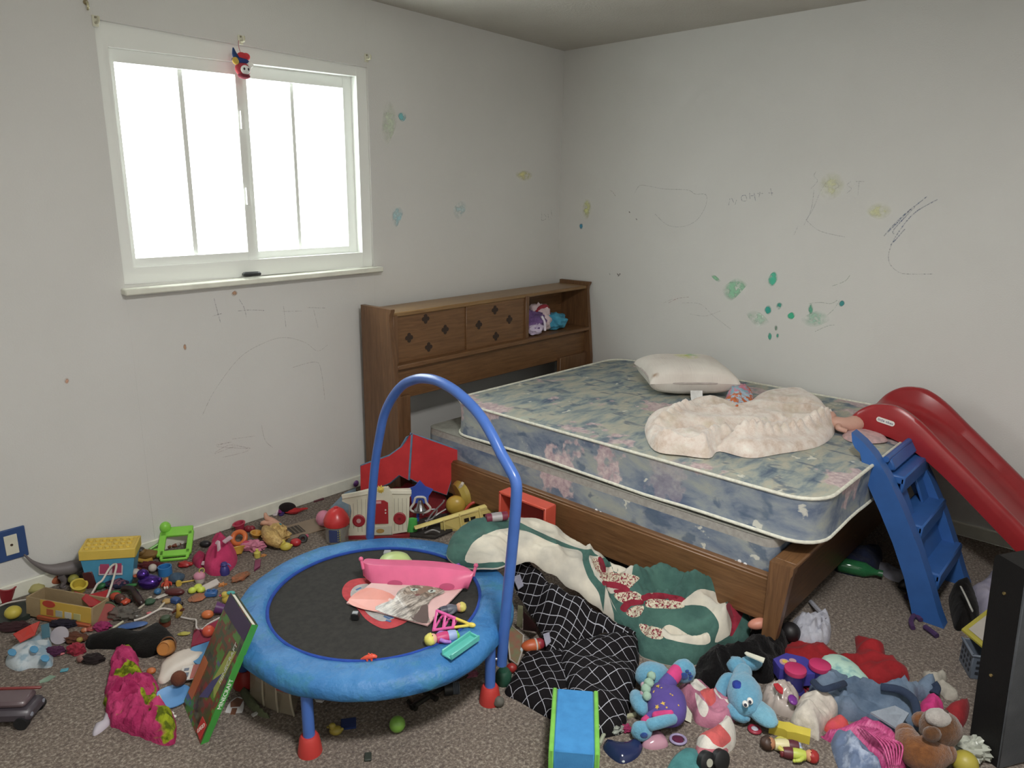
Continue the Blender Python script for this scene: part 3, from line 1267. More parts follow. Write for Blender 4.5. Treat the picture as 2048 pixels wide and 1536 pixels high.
for loc, sz, col in (((.02, .06, .085), .075, '#c9cf6c'), ((.06, .10, .085), .05, '#9cc79c'), ((-.2, -.17, .03), .028, '#97704a')):
    g = PM.n('ShaderNodeTexGradient', gradient_type='SPHERICAL')
    PM.l(PM.coord(loc=tuple(-a / sz for a in loc), scale=(1 / sz,) * 3), g.inputs[0])
    nn = PM.ramp(PM.noise(v, 30, 4), [(.36, (0, 0, 0, 1)), (.52, (1, 1, 1, 1))])
    c = PM.mix(PM.math('MULTIPLY', PM.math('MULTIPLY', g.outputs['Fac'], nn), 1.0), c, lin(col, 1.0))
PM.base(c)
PM.set(rough=.9, spec=.2)
PM.bump(PM.noise(PM.coord(scale=(60, 3, 3)), 3, 3), .002)
o = m.build('cushion', PM.m, pil, loc=(0, 0, .086), ang=80)
o.rotation_euler = (R(2), 0, 0)
m = MB()
o = MB()
loop = []
for i in range(60):
    a = 2 * math.pi * i / 60
    cu, su = math.cos(a), math.sin(a)
    q = (abs(cu) ** 3.2 + abs(su) ** 3.2) ** (-1 / 3.2)
    u, w = cu * q, su * q
    u, w = max(-1, min(1, u)), max(-1, min(1, w))
    loop.append((u * .232 * (1 - .10 * (1 - abs(w) ** 2) * abs(u) ** 4), w * .215 * (1 - .10 * (1 - abs(u) ** 2) * abs(w) ** 4), .0))
m.tube(loop, .005, 8, closed=True, spline=False, up=(0, 0, 1))
q = m.build('piping', fb('#bdb2ac'), pil, loc=(0, 0, .086)); q.rotation_euler = (R(2), 0, 0)
m = MB()
m.add([(-.03, -.222, .05), (.03, -.222, .05), (.03, -.234, .02), (-.03, -.234, .02), (.03, -.252, .004), (-.03, -.252, .004)], [(0, 1, 2, 3), (3, 2, 4, 5)])
m.build('care_label', fb('#e6e4de'), pil)

# ---- fleece throw, and what lies near it
FLM = NT('fleece')
v = FLM.coord()
c = FLM.ramp(FLM.noise(v, 15, 5, .7), [(.3, lin('#b8a392', 1.3)), (.5, lin('#cdc1b7', 1.35)), (.75, lin('#dad1c8', 1.4))])
st = FLM.ramp(FLM.noise(v, 8, 3, .6), [(.52, (0, 0, 0, 1)), (.74, (1, 1, 1, 1))])
c = FLM.mix(FLM.math('MULTIPLY', st, .6), c, lin('#a58f68', 1.1))
FLM.base(c)
FLM.set(rough=1, spec=.05, sheen=.5)
FLM.bump(FLM.noise(v, 110, 4, .75), .004)
thr = thing('fleece_throw', 'crumpled cream and pink fleece blanket bunched on the mattress', 'blanket', P(1480, 850, .568))
cloth('blanket_heap', FLM.m, [(1290, 850), (1302, 828), (1345, 818), (1400, 800), (1445, 806), (1480, 812), (1520, 788), (1575, 784), (1620, 790), (1655, 815), (1672, 850), (1640, 880), (1560, 895), (1500, 903), (1440, 890), (1420, 903), (1370, 898), (1310, 888)],
      h=.095, z0=.568, zp=.595, par=thr, edge=.06, fold=.65, fr=6, fine=.06, seed=11, dirn=-40, stretch=2.0, res=.011, ridges=[([(1300, 868, .62), (1350, 880, .62), (1405, 884, .62), (1430, 862, .63), (1450, 852, .63)], .020, .04), ([(1450, 858, .63), (1520, 866, .62), (1600, 854, .62), (1660, 834, .62)], .020, .045), ([(1300, 845), (1350, 822), (1400, 806), (1445, 812)], .024, .03), ([(1350, 850), (1400, 840), (1440, 850)], .03, -.04), ([(1420, 898, .59), (1440, 880, .6), (1470, 872, .6)], .014, -.05), ([(1490, 846, .63), (1560, 838, .63), (1640, 822, .63)], .016, -.045)])
cloth('crumpled_shirt', fb('#c9662a', '#a9bfd2', 30, .002, 180, .9, .45, .52), [(1425, 800), (1450, 796), (1465, 778), (1495, 776), (1510, 790), (1500, 808), (1480, 822), (1455, 818)], h=.06, z0=.568, zp=.6, seed=4, fr=16, edge=.03,
      label='crumpled orange and blue patterned top between pillow and fleece', cat='clothing')
cloth('crumpled_shirt', fb('#c7788c', '#7fa5b5', 40, .002, 180, .9, .45, .55), [(1452, 782), (1475, 772), (1500, 776), (1505, 788), (1480, 790)], h=.085, z0=.568, zp=.61, seed=9, fr=18, edge=.03,
      label='pink and pale blue scrunched fabric behind the orange top on the mattress', cat='clothing')
p = P(1690, 862, .57)
t = thing('baby_doll', 'bare pink baby doll lying beside the red slide on the mattress', 'doll', p, YAW)
k = mp(p)
SK = pl('#c99a86', .5)
m = MB(k); m.tube([(-34, 14, 18), (-20, 4, 16), (0, 0, 14), (20, 4, 15), (40, 10, 15)], [5, 13, 14, 16, 12], 14)
m.build('body', SK, t)
m = MB(k); m.ell((-28, 20, 22), (16, 15, 15)); m.build('head', SK, t)
for sx in (-1, 1):
    m = MB(k); m.tube([(-16, -6 * sx, 14), (-24, -16 * sx - 4, 12), (-10, -18 * sx - 8, 8)], [6, 5.5, 4.5], 10); m.build('arm', SK, t)
m = MB(k); m.tube([(34, 4, 16), (56, -4, 14), (72, 8, 9)], [9, 8, 5], 10); m.build('leg', SK, t)
cloth('doll_blanket', fb('#cda6a6', '#a9908f', 30), [(1685, 868), (1705, 858), (1760, 866), (1775, 880), (1740, 884), (1700, 880)], h=.02, z0=.568, seed=3, label='small pink cloth beneath the red slide on the mattress', cat='cloth')

# ---- things in the headboard cubby
cb = [('rumpled_garment', '#7b5b92', '#5d4377', -.50, -.20, .095, .085, .072, 5, 'rumpled purple garment filling the left of the headboard cubby'),
      ('rumpled_garment', '#cfc3d6', '#b7a7c4', -.515, -.255, .06, .04, .04, 6, 'pale lilac cloth spilling out in front of the purple garment'),
      ('winter_hat', '#d8c3c6', '#c9aeb2', -.385, -.175, .08, .07, .088, 7, 'pinkish white cap with a red trim in the headboard cubby'),
      ('knit_scrunchie', '#3f9dbb', '#2b7f9f', -.275, -.215, .08, .065, .055, 8, 'bright blue ruffled cloth at the right of the headboard cubby')]
for nme, h, h2, x, y, rx, ry, zz, sd, lab in cb:
    m = MB(); m.ell((0, 0, zz * .88), (rx, ry, zz), amp=.30, fr=2.0, seed=sd, nu=40, nv=26)
    for q in m.v:
        q.z = max(q.z, .001 + .002 * noise.noise(q * 60))
    o = m.build(nme, fb(h, h2, 22, .003), loc=(x, y, .7195 + .014), ang=80)
    tag(o, lab, 'clothing')
    if sd == 7:
        m = MB(); m.tube([(-.065, -.02, .10), (-.03, -.03, .145), (.03, -.03, .15), (.07, -.02, .10)], .013, 8); m.build('red_trim', fb('#9c2a3a'), o)
    if sd == 5:
        m = MB(); m.tube([(.02, -.075, .11), (.035, -.088, .07), (.04, -.088, .02)], .008, 8); m.build('white_strap', fb('#ded6e2'), o)
# ================================================================== trampoline
TC = V((-2.52, -1.325, 0))
tr = thing('mini_trampoline', 'small blue toddler trampoline with a looped blue handle bar and red feet', 'trampoline', TC)


def padmat():
    m = NT('trampoline_pad_vinyl')
    v = m.coord()
    c = m.ramp(m.noise(v, 6, 5, .6), [(.32, lin('#2a6aa6', .9)), (.55, lin('#3a7ab4', .95)), (.75, lin('#4a86bd', 1.0))])
    st = m.ramp(m.noise(v, 11, 5, .7), [(.54, (0, 0, 0, 1)), (.66, (1, 1, 1, 1))])
    m.base(m.mix(m.math('MULTIPLY', st, .65), c, lin('#35788f', 1.0)))
    m.set(rough=.55)
    m.bump(m.noise(v, 16, 4, .55), .012)
    return m.m


prof = [(.338, .234), (.342, .245), (.358, .250), (.395, .250), (.425, .245), (.444, .234), (.452, .218), (.452, .200), (.445, .190), (.43, .188)]
n = 96
m = MB()
vs = []
for j, (r, z) in enumerate(prof):
    for i in range(n):
        a = 2 * math.pi * i / n
        d = V((math.cos(a), math.sin(a), 0))
        wv = noise.noise(d * 3.2 + V((0, 0, r * 9))) * .009 + noise.noise(d * 9 + V((0, 3, r * 20))) * .004
        rr = r + (noise.noise(d * 2.5) * .012 if j > 5 else 0)
        vs.append((rr * d.x, rr * d.y, z + (wv if 1 < j < 8 else wv * .4)))
m.add(vs, [(j * n + i, j * n + (i + 1) % n, (j + 1) * n + (i + 1) % n, (j + 1) * n + i) for j in range(len(prof) - 1) for i in range(n)][::1])
m.f = [q[::-1] for q in m.f]
pad = m.build('edge_pad', padmat(), tr, ang=80)
m = MB(); m.torus((0, 0, .243), .340, .006, n=72, m=8); m.build('edge_binding', fb('#1d449c', None, 30, .0005), pad)
m = MB(); m.lathe([(0, .2365), (.2, .2375), (.342, .240)], n=64)
m.build('jumping_mat', fb('#33322f', '#2a2a28', 60, .0008, 400), tr, ang=80)
# printed badge on the mat
def rel(q, z):
    p = P(q[0], q[1], z)
    return (p.x - TC.x, p.y - TC.y)


logo = [rel(q, .239) for q in [(684, 1185), (690, 1170), (706, 1160), (735, 1157), (770, 1162), (815, 1190), (835, 1215), (822, 1238), (795, 1254), (770, 1259), (750, 1252), (730, 1238), (712, 1216), (690, 1200)]]
lg, _ = catmull([V((*q, 0)) for q in logo], [0] * len(logo), True, 4)
cx, cy = sum(p.x for p in lg) / len(lg), sum(p.y for p in lg) / len(lg)
m = MB(); m.add([(p.x, p.y, .2412) for p in lg], [tuple(range(len(lg)))])
m.build('red_badge_print', fb('#b5393f', None, 60, .0003), tr, flatshade=True)
m = MB(); m.add([(cx + (p.x - cx) * .74, cy + (p.y - cy) * .74, .2420) for p in lg], [tuple(range(len(lg)))])
m.build('grey_badge_print', fb('#a7a5a2', None, 60, .0003), tr, flatshade=True)
for q0, q1 in (((712, 1180), (722, 1175)), ((716, 1184), (728, 1180)), ((768, 1232), (780, 1238)), ((774, 1230), (786, 1236)), ((772, 1240), (782, 1243))):
    a, b = rel(q0, .2425), rel(q1, .2425)
    m = MB(); m.tube([(a[0], a[1], .2424), (b[0], b[1], .2424)], .004, 6, spline=False, flat=.15, up=(0, 0, 1))
    m.build('blue_badge_print', fb('#4a6b98', None, 60, .0003), tr)
m = MB(); m.torus((0, 0, .212), .425, .013, n=72); m.build('frame_ring', pl('#23242a', .4), tr)
for i in range(30):
    a = 2 * math.pi * i / 30
    m = MB(); m.tube([(.348 * math.cos(a), .348 * math.sin(a), .232), (.415 * math.cos(a), .415 * math.sin(a), .214)], .005, 6, spline=False)
    m.build('elastic_cord', pl('#1d1d20', .7), tr)
BLUE = pl('#3a66b4', .28)
for i, ang_ in enumerate((206.6, 286.5, 350, 56, 100, 150)):
    a = R(ang_)
    x, y = .424 * math.cos(a), .424 * math.sin(a)
    m = MB(); m.cyl((x, y, .21), (x, y, .035), .0165); lg_ = m.build('leg', BLUE, tr)
    m = MB(); m.lathe([(.034, 0), (.033, .012), (.027, .048), (.022, .056), (.017, .056)], c=(x, y, 0), n=20)
    m.build('red_foot_cap', pl('#b3261f', .45), lg_)
A_, B_ = V((-2.235, -.905, 0)), V((-2.366, -1.752, 0))
nn = (B_ - A_).cross(V((0, 0, 1)))


def onbar(px, py):
    d = ray(px, py)
    t = ((A_ - CAMP).dot(nn)) / d.dot(nn)
    return CAMP + d * t - TC


bar = [onbar(*q) for q in [(740, 1075), (744, 1000), (750, 930), (760, 868), (769, 828), (785, 795), (806, 770), (830, 759), (850, 757), (875, 762), (905, 778), (935, 803), (962, 834), (985, 872), (1003, 908), (1020, 938), (1032, 965), (1032, 1005), (1025, 1090), (1013, 1210), (1003, 1328)]]
m = MB(); m.tube(bar, .0165, 14, seg=4)
m.build('handle_bar', BLUE, tr)
m = MB(); m.cyl(bar[-1] + V((.0, 0, .02)), bar[-1] + V((-.03, 0.02, .02)), .006); m.build('bolt', pl('#8f9296', .3, .9), tr)

# ================================================================== slide and ladder
sl = thing('toddler_slide', 'red plastic toddler slide resting on the mattress corner and running down beside the wall', 'slide', (-.35, -2.7, 0))
top = [(-2.120, .600), (-2.155, .652), (-2.205, .690), (-2.26, .705), (-2.32, .702), (-2.40, .660), (-2.50, .578), (-2.62, .480), (-2.81, .322), (-3.0, .165), (-3.12, .085), (-3.25, .07)]
bot = [(-2.120, .594), (-2.155, .588), (-2.205, .583), (-2.26, .577), (-2.32, .566), (-2.41, .528), (-2.51, .462), (-2.63, .366), (-2.80, .225), (-2.99, .07), (-3.11, .012), (-3.25, .004)]
m = MB()
tt, bb = [], []
tp, _ = catmull([V((0, y, z)) for y, z in top], [0] * len(top), False, 4)
bt, _ = catmull([V((0, y, z)) for y, z in bot], [0] * len(bot), False, 4)
sec = None
vs = []
for a, b in zip(tp, bt):
    h_ = a.z - b.z
    fl = b.z + min(.035, h_ * .5)
    pts = [(-.585, b), (-.588, b.lerp(a, .5)), (-.585, a.lerp(b, .12)), (-.575, a), (-.555, a), (-.542, a.lerp(b, .12)), (-.533, V((0, (a.y + b.y) / 2, fl + h_ * .22))), (-.50, V((0, b.y, fl + .006))), (-.46, V((0, b.y, fl))),
           (-.25, V((0, b.y, fl))), (-.21, V((0, b.y, fl + .006))), (-.178, V((0, (a.y + b.y) / 2, fl + h_ * .22))), (-.168, a.lerp(b, .12)), (-.155, a), (-.135, a), (-.125, a.lerp(b, .12)), (-.122, b)]
    K = len(pts)
    vs += [(x + .35, q.y + 2.7, q.z) for x, q in pts]
N = len(tp)
fs = [(i * K + j, i * K + (j + 1) % K, (i + 1) * K + (j + 1) % K, (i + 1) * K + j) for i in range(N - 1) for j in range(K)]
fs += [tuple(range(K))[::-1], tuple((N - 1) * K + j for j in range(K))]
m.add(vs, fs)
chute = m.build('chute', pl('#96141c', .3), sl, ang=50)
for p_ in chute.data.polygons:
    pass
lp = PX(1771, 843, -.5885)
m = MB()
ang_l = math.atan2(.012, .07)
out = [(.034 * (1 if math.cos(a) > 0 else -1) + .013 * math.cos(a), .013 * math.sin(a)) for a in [2 * math.pi * i / 24 for i in range(24)]]
m.prism([(x * .78, y * .85) for x, y in out], 0, .0012)
lab = m.build('label_plate', pl('#d9d6cf', .5), sl)
lab.rotation_euler = Euler((R(90), 0, R(-90))) if False else (Matrix.Rotation(R(-90), 3, 'Z') @ Matrix.Rotation(R(90), 3, 'X') @ Matrix.Rotation(R(-9), 3, 'Z')).to_euler()
lab.location = lp - V((-.35, -2.7, 0))
tx = text('little tikes', .0155, .0003)
o = tx.build('lettering', pl('#2b2f6a', .5), lab, loc=(0, 0, .0016))

ld = thing('toy_ladder', 'blue plastic ladder from the toddler slide leaning against the foot of the bed', 'ladder', (-.70, -2.6, 0))
LB = pl('#245a9f', .42)


def ladder_leg(x0, x1):
    front = [(-2.255, .668), (-2.30, .640), (-2.345, .600), (-2.40, .530), (-2.47, .415), (-2.54, .285), (-2.60, .150), (-2.64, .05), (-2.665, 0)]
    back = [(-2.560, 0), (-2.545, .05), (-2.51, .150), (-2.455, .270), (-2.395, .38), (-2.345, .465), (-2.315, .52), (-2.305, .565), (-2.295, .595), (-2.275, .61), (-2.262, .632)]
    out = front + back
    m = MB()
    n = len(out)
    m.add([(x + .73, y + 2.6, z) for x in (x0, x1) for y, z in out],
          [tuple(range(n)), tuple(range(2 * n - 1, n - 1, -1))] + [(i, n + i, n + (i + 1) % n, (i + 1) % n) for i in range(n)])
    m.f = [q[::-1] for q in m.f]
    return m


ladder_leg(-.985, -.925).build('ladder_leg', LB, ld)
ladder_leg(-.575, -.515).build('ladder_leg', LB, ld)
for (y, z, d) in ((-2.395, .50, .105), (-2.475, .325, .115), (-2.555, .155, .12)):
    m = MB(); m.box((0, y + 2.6, z), (.37, d, .035), bev=.006); m.box((0, y + 2.6 - d / 2 + .008, z - .02), (.37, .014, .06), bev=.004)
    m.build('step', LB, ld)
m = MB()
m.box((-.12, .165, .41), (.12, .012, .16), rot=(-24, 0, 0), bev=.003)
m.box((.13, .165, .41), (.11, .012, .16), rot=(-24, 0, 0), bev=.003)
m.box((0, .092, .24), (.36, .012, .16), rot=(-24, 0, 0), bev=.003)
m.build('riser', LB, ld)
m = MB(); m.cyl((-.20, .225, .575), (.20, .225, .575), .012); m.box((0, .215, .55), (.36, .03, .05), rot=(-30, 0, 0), bev=.006); m.build('top_rail', LB, ld)

# ================================================================== quilt
qx = thing('patchwork_quilt', 'green bound patchwork quilt with cream backing tumbled along the side of the bed', 'quilt', P(1230, 1190, 0))
CREAM = fb('#c9c2b0', '#a9a59a', 7, .003, 26)
GREEN = fb('#42695f', '#33554f', 10, .003, 60)
FLOR = NT('quilt_floral')
v = FLOR.coord()
FLOR.base(FLOR.ramp(FLOR.noise(v, 120, 2, .8), [(.38, lin('#7a2437', 1.1)), (.46, lin('#b7b09a', 1.15)), (.56, lin('#cdc6b4', 1.15)), (.66, lin('#6f7a62', 1.1))], 'CONSTANT'))
FLOR.set(rough=.9, spec=.2)
RED = fb('#8d1c34', '#751428', 20)
qo = patchwork([('green_border', GREEN, [(882, 1112), (898, 1068), (930, 1042), (965, 1028), (1012, 1026), (1024, 1052), (990, 1061), (956, 1077), (939, 1096), (934, 1126), (1006, 1127), (1006, 1144), (925, 1146), (900, 1136)]),
           ('green_border', GREEN, [(1018, 1050), (1036, 1044), (1062, 1056), (1110, 1078), (1160, 1097), (1190, 1099), (1226, 1110), (1236, 1141), (1226, 1141), (1216, 1119), (1188, 1112), (1178, 1114), (1181, 1130), (1193, 1155), (1213, 1178), (1223, 1205), (1240, 1232), (1264, 1252), (1290, 1282), (1262, 1290), (1232, 1258), (1212, 1238), (1203, 1212), (1197, 1185), (1177, 1156), (1166, 1126), (1162, 1103), (1130, 1095), (1095, 1081), (1060, 1065), (1030, 1057)]),
           ('green_heap', GREEN, [(1258, 1178), (1272, 1120), (1322, 1085), (1390, 1100), (1450, 1130), (1500, 1150), (1530, 1190), (1518, 1245), (1502, 1298), (1440, 1322), (1380, 1348), (1320, 1344), (1268, 1320), (1260, 1280), (1250, 1258), (1240, 1236), (1225, 1206), (1215, 1180), (1232, 1182)]),
           ('floral_patch', FLOR.m, [(1182, 1120), (1196, 1118), (1206, 1140), (1196, 1146)]),
           ('red_binding', RED, [(1196, 1116), (1206, 1118), (1212, 1142), (1204, 1144)]),
           ('floral_patch', FLOR.m, [(1200, 1147), (1240, 1146), (1278, 1154), (1270, 1166), (1258, 1176), (1240, 1170), (1208, 1163)]),
           ('red_binding', RED, [(1206, 1163), (1240, 1166), (1260, 1178), (1250, 1183), (1235, 1178), (1210, 1173)]),
           ('cream_strip', CREAM, [(1214, 1174), (1236, 1180), (1230, 1186), (1220, 1186)]),
           ('red_binding', RED, [(1230, 1179), (1263, 1182), (1258, 1189), (1232, 1187)]),
           ('floral_patch', FLOR.m, [(1230, 1187), (1270, 1184), (1287, 1196), (1280, 1205), (1250, 1207), (1235, 1200)]),
           ('red_binding', RED, [(1282, 1193), (1300, 1186), (1330, 1187), (1370, 1196), (1367, 1206), (1330, 1199), (1300, 1198), (1288, 1203)]),
           ('red_binding', RED, [(1240, 1216), (1256, 1200), (1283, 1200), (1286, 1208), (1262, 1212), (1250, 1224)]),
           ('floral_patch', FLOR.m, [(1290, 1208), (1300, 1198), (1330, 1200), (1366, 1206), (1364, 1216), (1320, 1217), (1296, 1215)]),
           ('floral_patch', FLOR.m, [(1252, 1224), (1270, 1212), (1288, 1214), (1279, 1232), (1262, 1234)]),
           ('cream_fold', CREAM, [(1362, 1209), (1378, 1192), (1402, 1178), (1434, 1186), (1450, 1205), (1463, 1245), (1456, 1277), (1430, 1285), (1438, 1255), (1432, 1235), (1412, 1214), (1390, 1210)]),
           ('red_lining', RED, [(1452, 1212), (1472, 1201), (1490, 1206), (1483, 1236), (1467, 1268), (1459, 1274), (1464, 1245)]),
           ('floral_patch', FLOR.m, [(1279, 1248), (1300, 1252), (1327, 1260), (1325, 1277), (1300, 1276), (1284, 1264)]),
           ('cream_fold', CREAM, [(1326, 1255), (1345, 1251), (1385, 1272), (1414, 1265), (1420, 1285), (1395, 1290), (1345, 1281), (1326, 1272)])],
    'cream_backing', CREAM, [(893, 1108, .27), (903, 1076, .285), (930, 1052, .285), (965, 1040, .275), (1010, 1042, .25), (1060, 1044, .23), (1105, 1056, .21), (1150, 1084, .20), (1200, 1108, .19), (1245, 1138, .15), (1280, 1156, .12), (1322, 1142, .12), (1372, 1164, .11), (1402, 1174, .10), (1440, 1188, .08), (1484, 1198, .06), (1503, 1207, .05), (1506, 1240, .03), (1490, 1288, 0), (1440, 1306, 0), (1410, 1326, 0), (1370, 1334, 0), (1330, 1330, 0), (1282, 1314, 0), (1270, 1278, .02), (1244, 1258, .03), (1222, 1240, .05), (1185, 1212, .09), (1140, 1180, .13), (1095, 1150, .18), (1050, 1122, .22), (1005, 1132, .262), (960, 1136, .268), (928, 1134, .27), (905, 1124, .272)],
           inner=[(1100, 1105, .25), (1060, 1080, .26), (1150, 1130, .2), (1190, 1170, .15), (980, 1090, .28), (1240, 1190, .10), (1300, 1180, .09), (1350, 1200, .07), (1400, 1230, .05), (1340, 1260, .04), (1440, 1240, .04)],
           h=.034, fold=.7, fr=8, seed=2, res=.0085, par=qx, edge=.04, thick=.006,
           ridges=[([(1372, 1206), (1400, 1188), (1435, 1196), (1457, 1235), (1448, 1272)], .026, .075), ([(1288, 1236), (1330, 1220), (1400, 1224), (1428, 1250), (1418, 1272)], .032, .055),
                   ([(1310, 1280), (1345, 1302), (1400, 1302), (1450, 1286)], .03, .045), ([(1265, 1178), (1320, 1158), (1380, 1180)], .04, .055), ([(1212, 1160), (1240, 1160), (1270, 1172)], .02, .03),
                   ([(1240, 1194), (1280, 1196), (1362, 1206)], .016, .03), ([(1292, 1252), (1340, 1264), (1412, 1278)], .016, -.035), ([(1290, 1212), (1340, 1214), (1368, 1216)], .012, -.03),
                   ([(1210, 1120), (1216, 1140), (1240, 1150)], .015, -.04), ([(1178, 1104), (1180, 1135), (1210, 1180), (1225, 1225)], .014, .03), ([(1440, 1212), (1462, 1240), (1458, 1275)], .014, -.05),
                   ([(905, 1100), (925, 1062), (970, 1046), (1010, 1042)], .025, .008), ([(1000, 1075), (1060, 1100), (1120, 1150)], .02, .02), ([(1110, 1095), (1150, 1150), (1200, 1205)], .02, .018)])

# ================================================================== black lattice cover
def gridmat(name, ang, sx, sy, lw=.0018, warp=.003):
    m = NT('lattice_cloth_' + name)
    v0 = m.coord()
    nz = m.n('ShaderNodeTexNoise'); nz.inputs['Scale'].default_value = 7; nz.inputs['Detail'].default_value = 2
    m.l(v0, nz.inputs['Vector'])
    off = m.n('ShaderNodeVectorMath', operation='SCALE'); m.l(nz.outputs['Color'], off.inputs[0]); off.inputs['Scale'].default_value = warp * 2
    ad = m.n('ShaderNodeVectorMath', operation='ADD'); m.l(v0, ad.inputs[0]); m.l(off.outputs[0], ad.inputs[1])
    mpn = m.n('ShaderNodeMapping'); mpn.inputs['Rotation'].default_value = (0, 0, R(-ang)); m.l(ad.outputs[0], mpn.inputs[0])
    sep = m.n('ShaderNodeSeparateXYZ'); m.l(mpn.outputs[0], sep.inputs[0])
    res = None
    for i, s_ in ((0, sx), (1, sy)):
        f = m.math('FRACT', m.math('MULTIPLY', sep.outputs[i], 1 / s_))
        d = m.math('ABSOLUTE', m.math('SUBTRACT', f, .5))
        ln = m.math('LESS_THAN', d, lw / s_ / 2)
        res = ln if res is None else m.math('MAXIMUM', res, ln)
    m.base(m.mix(res, lin('#171417', .8), lin('#b0b1ba', 1.0)))
    m.set(rough=.85, spec=.2)
    m.bump(m.noise(v0, 60, 3), .003)
    return m.m


net = thing('lattice_cover', 'black fabric cover with a white diamond grid, half folded on the carpet', 'cover', P(1150, 1330, 0))
cloth('upper_flap', gridmat('upper', -80, .032, .0225), [(1024, 1122, .17), (1054, 1119, .18), (1080, 1138, .18), (1112, 1166, .17), (1160, 1190, .15), (1210, 1222, .12), (1245, 1244, .10), (1272, 1266, .08), (1230, 1276, .05), (1180, 1282, .03), (1130, 1300, .02), (1092, 1302, .02), (1082, 1268, .03), (1060, 1232, .05), (1040, 1200, .08), (1026, 1165, .12)],
      h=.025, fold=.8, fr=7, seed=31, par=net, res=.015, edge=.05, thick=.004)
cloth('lower_flap', gridmat('lower', 60, .036, .036), [(1052, 1302), (1090, 1298), (1130, 1290), (1148, 1330), (1152, 1380), (1165, 1446), (1105, 1432), (1040, 1396), (1010, 1379), (1022, 1352)], h=.045, zp=.015, fold=.8, fr=9, seed=32, par=net, edge=.05, thick=.004)
cloth('folded_panel', gridmat('folded', 82, .036, .036), [(1120, 1296), (1180, 1272), (1245, 1252), (1276, 1264), (1280, 1300), (1272, 1350), (1262, 1392), (1250, 1432), (1238, 1444), (1180, 1448), (1140, 1400), (1128, 1350)], h=.085, zp=.045, fold=.65, fr=7, seed=33, par=net, edge=.04, thick=.004, dirn=-50)
VEL = fb('#8f8fa0')
for pts in ([(1026, 1156, .14), (1040, 1150, .15), (1047, 1172, .13), (1036, 1180, .12)], [(1086, 1270, .055), (1098, 1266, .06), (1102, 1284, .05), (1092, 1294, .045)]):
    m = MB(); q = [P(*p) for p in pts]; m.add(q + [p + V((0, 0, .004)) for p in q], [(4, 5, 6, 7), (0, 1, 5, 4), (1, 2, 6, 5), (2, 3, 7, 6), (3, 0, 4, 7), (3, 2, 1, 0)])
    m.build('fastening_tab', VEL, net, loc=-net.location)

# ================================================================== foam block
c0, c1, c2, c3 = P(1105, 1377, .13), P(1197, 1380, .13), P(1199, 1506, .13), P(1098, 1502, .13)
ctr = (c0 + c1 + c2 + c3) / 4
ctr.z = 0
wd = ((c1 - c0).length + (c2 - c3).length) / 2
ln_ = ((c3 - c0).length + (c2 - c1).length) / 2
dr = ((c0 - c3) + (c1 - c2)).normalized()
fbk = thing('foam_block', 'blue foam block with lime green sides standing in the foreground', 'foam block', ctr, math.atan2(dr.y, dr.x) - math.pi / 2)
m = MB(); m.box((0, 0, .065), (wd - .026, ln_, .13), bev=.004); m.build('foam_core', fb('#2f82bd', '#2a78b2', 30, .0006, 300), fbk)
for sx in (-1, 1):
    m = MB(); m.box((sx * (wd / 2 - .0065), 0, .065), (.013, ln_ + .003, .132), bev=.003); m.build('side_panel', fb('#6db43a', '#63a833', 30, .0006, 300), fbk)

# ================================================================== big picture book leaning on the trampoline
b0, b1 = P(366, 1408, 0), P(400, 1488, 0)
t0, t1 = P(473, 1212, .315), P(519, 1282, .315)
bc = (b0 + b1) / 2
ux = ((b1 - b0).normalized() + (t1 - t0).normalized()).normalized()
uy = ((t0 + t1) / 2 - bc)
hgt = uy.length
uy = (uy - ux * uy.dot(ux)).normalized()
uz = ux.cross(uy).normalized()
Mb = Matrix((ux, uy, uz)).transposed()
wid = ((b1 - b0).length + (t1 - t0).length) / 2
bk = thing('picture_book', 'large block world picture book with a green spine propped against the blue trampoline', 'book', bc)
bk.rotation_euler = Mb.to_euler()
TH = .02
m = MB(); m.box((-.003, hgt / 2, -TH / 2), (wid - .008, hgt - .008, TH - .006), bev=.001); m.build('page_block', pl('#c9c4b4', .8), bk)


def blockart():
    m = NT('cover_art')
    v = m.coord()
    sn = m.n('ShaderNodeVectorMath', operation='SNAP'); m.l(v, sn.inputs[0]); sn.inputs[1].default_value = (.011, .011, .011)
    f = m.noise(sn.outputs[0], 9, 3, .7)
    f2 = m.noise(m.coord(), 11, 3, .6)
    a = m.ramp(f, [(.30, lin('#1d221c', 1.2)), (.40, lin('#37472a', 1.3)), (.47, lin('#6a3320', 1.3)), (.53, lin('#3f7a2c', 1.3)), (.60, lin('#4a4f78', 1.3)), (.68, lin('#a8922f', 1.3))], 'CONSTANT')
    m.base(m.mix(m.math('MULTIPLY', f2, .35), a, lin('#26251f', 1)))
    m.set(rough=.3, coat=.3)
    return m.m


m = MB(); m.box((0, hgt / 2, -.0012), (wid, hgt, .0024), bev=.0005); cv = m.build('front_cover', blockart(), bk)
m = MB(); m.box((0, hgt / 2, -TH + .0012), (wid, hgt, .0024), bev=.0005); m.build('back_cover', pl('#2c3a24', .35), bk)
sp_ = thing  # spine runs along the lower right edge in the photo
m = MB(); m.box((wid / 2 + .0006, hgt / 2, -TH / 2), (.0024, hgt, TH), bev=.0005); spn = m.build('spine', pl('#2f8a2c', .35), bk)
m = MB(); m.box((0, hgt - .028, .0006), (wid * .98, .05, .0012), bev=.0002); m.build('top_band', pl('#3b2c4f', .4), cv)
m = MB(); m.box((-wid / 2 + .028, .10, .0007), (.045, .12, .0012), bev=.0002); m.build('orange_panel', pl('#a5561f', .45), cv)
m = MB(); m.prism([(-.02, .07), (.035, .10), (.06, .19), (.015, .14)], 0, .0012); m.build('blue_brick_panel', pl('#3c4273', .45), cv)
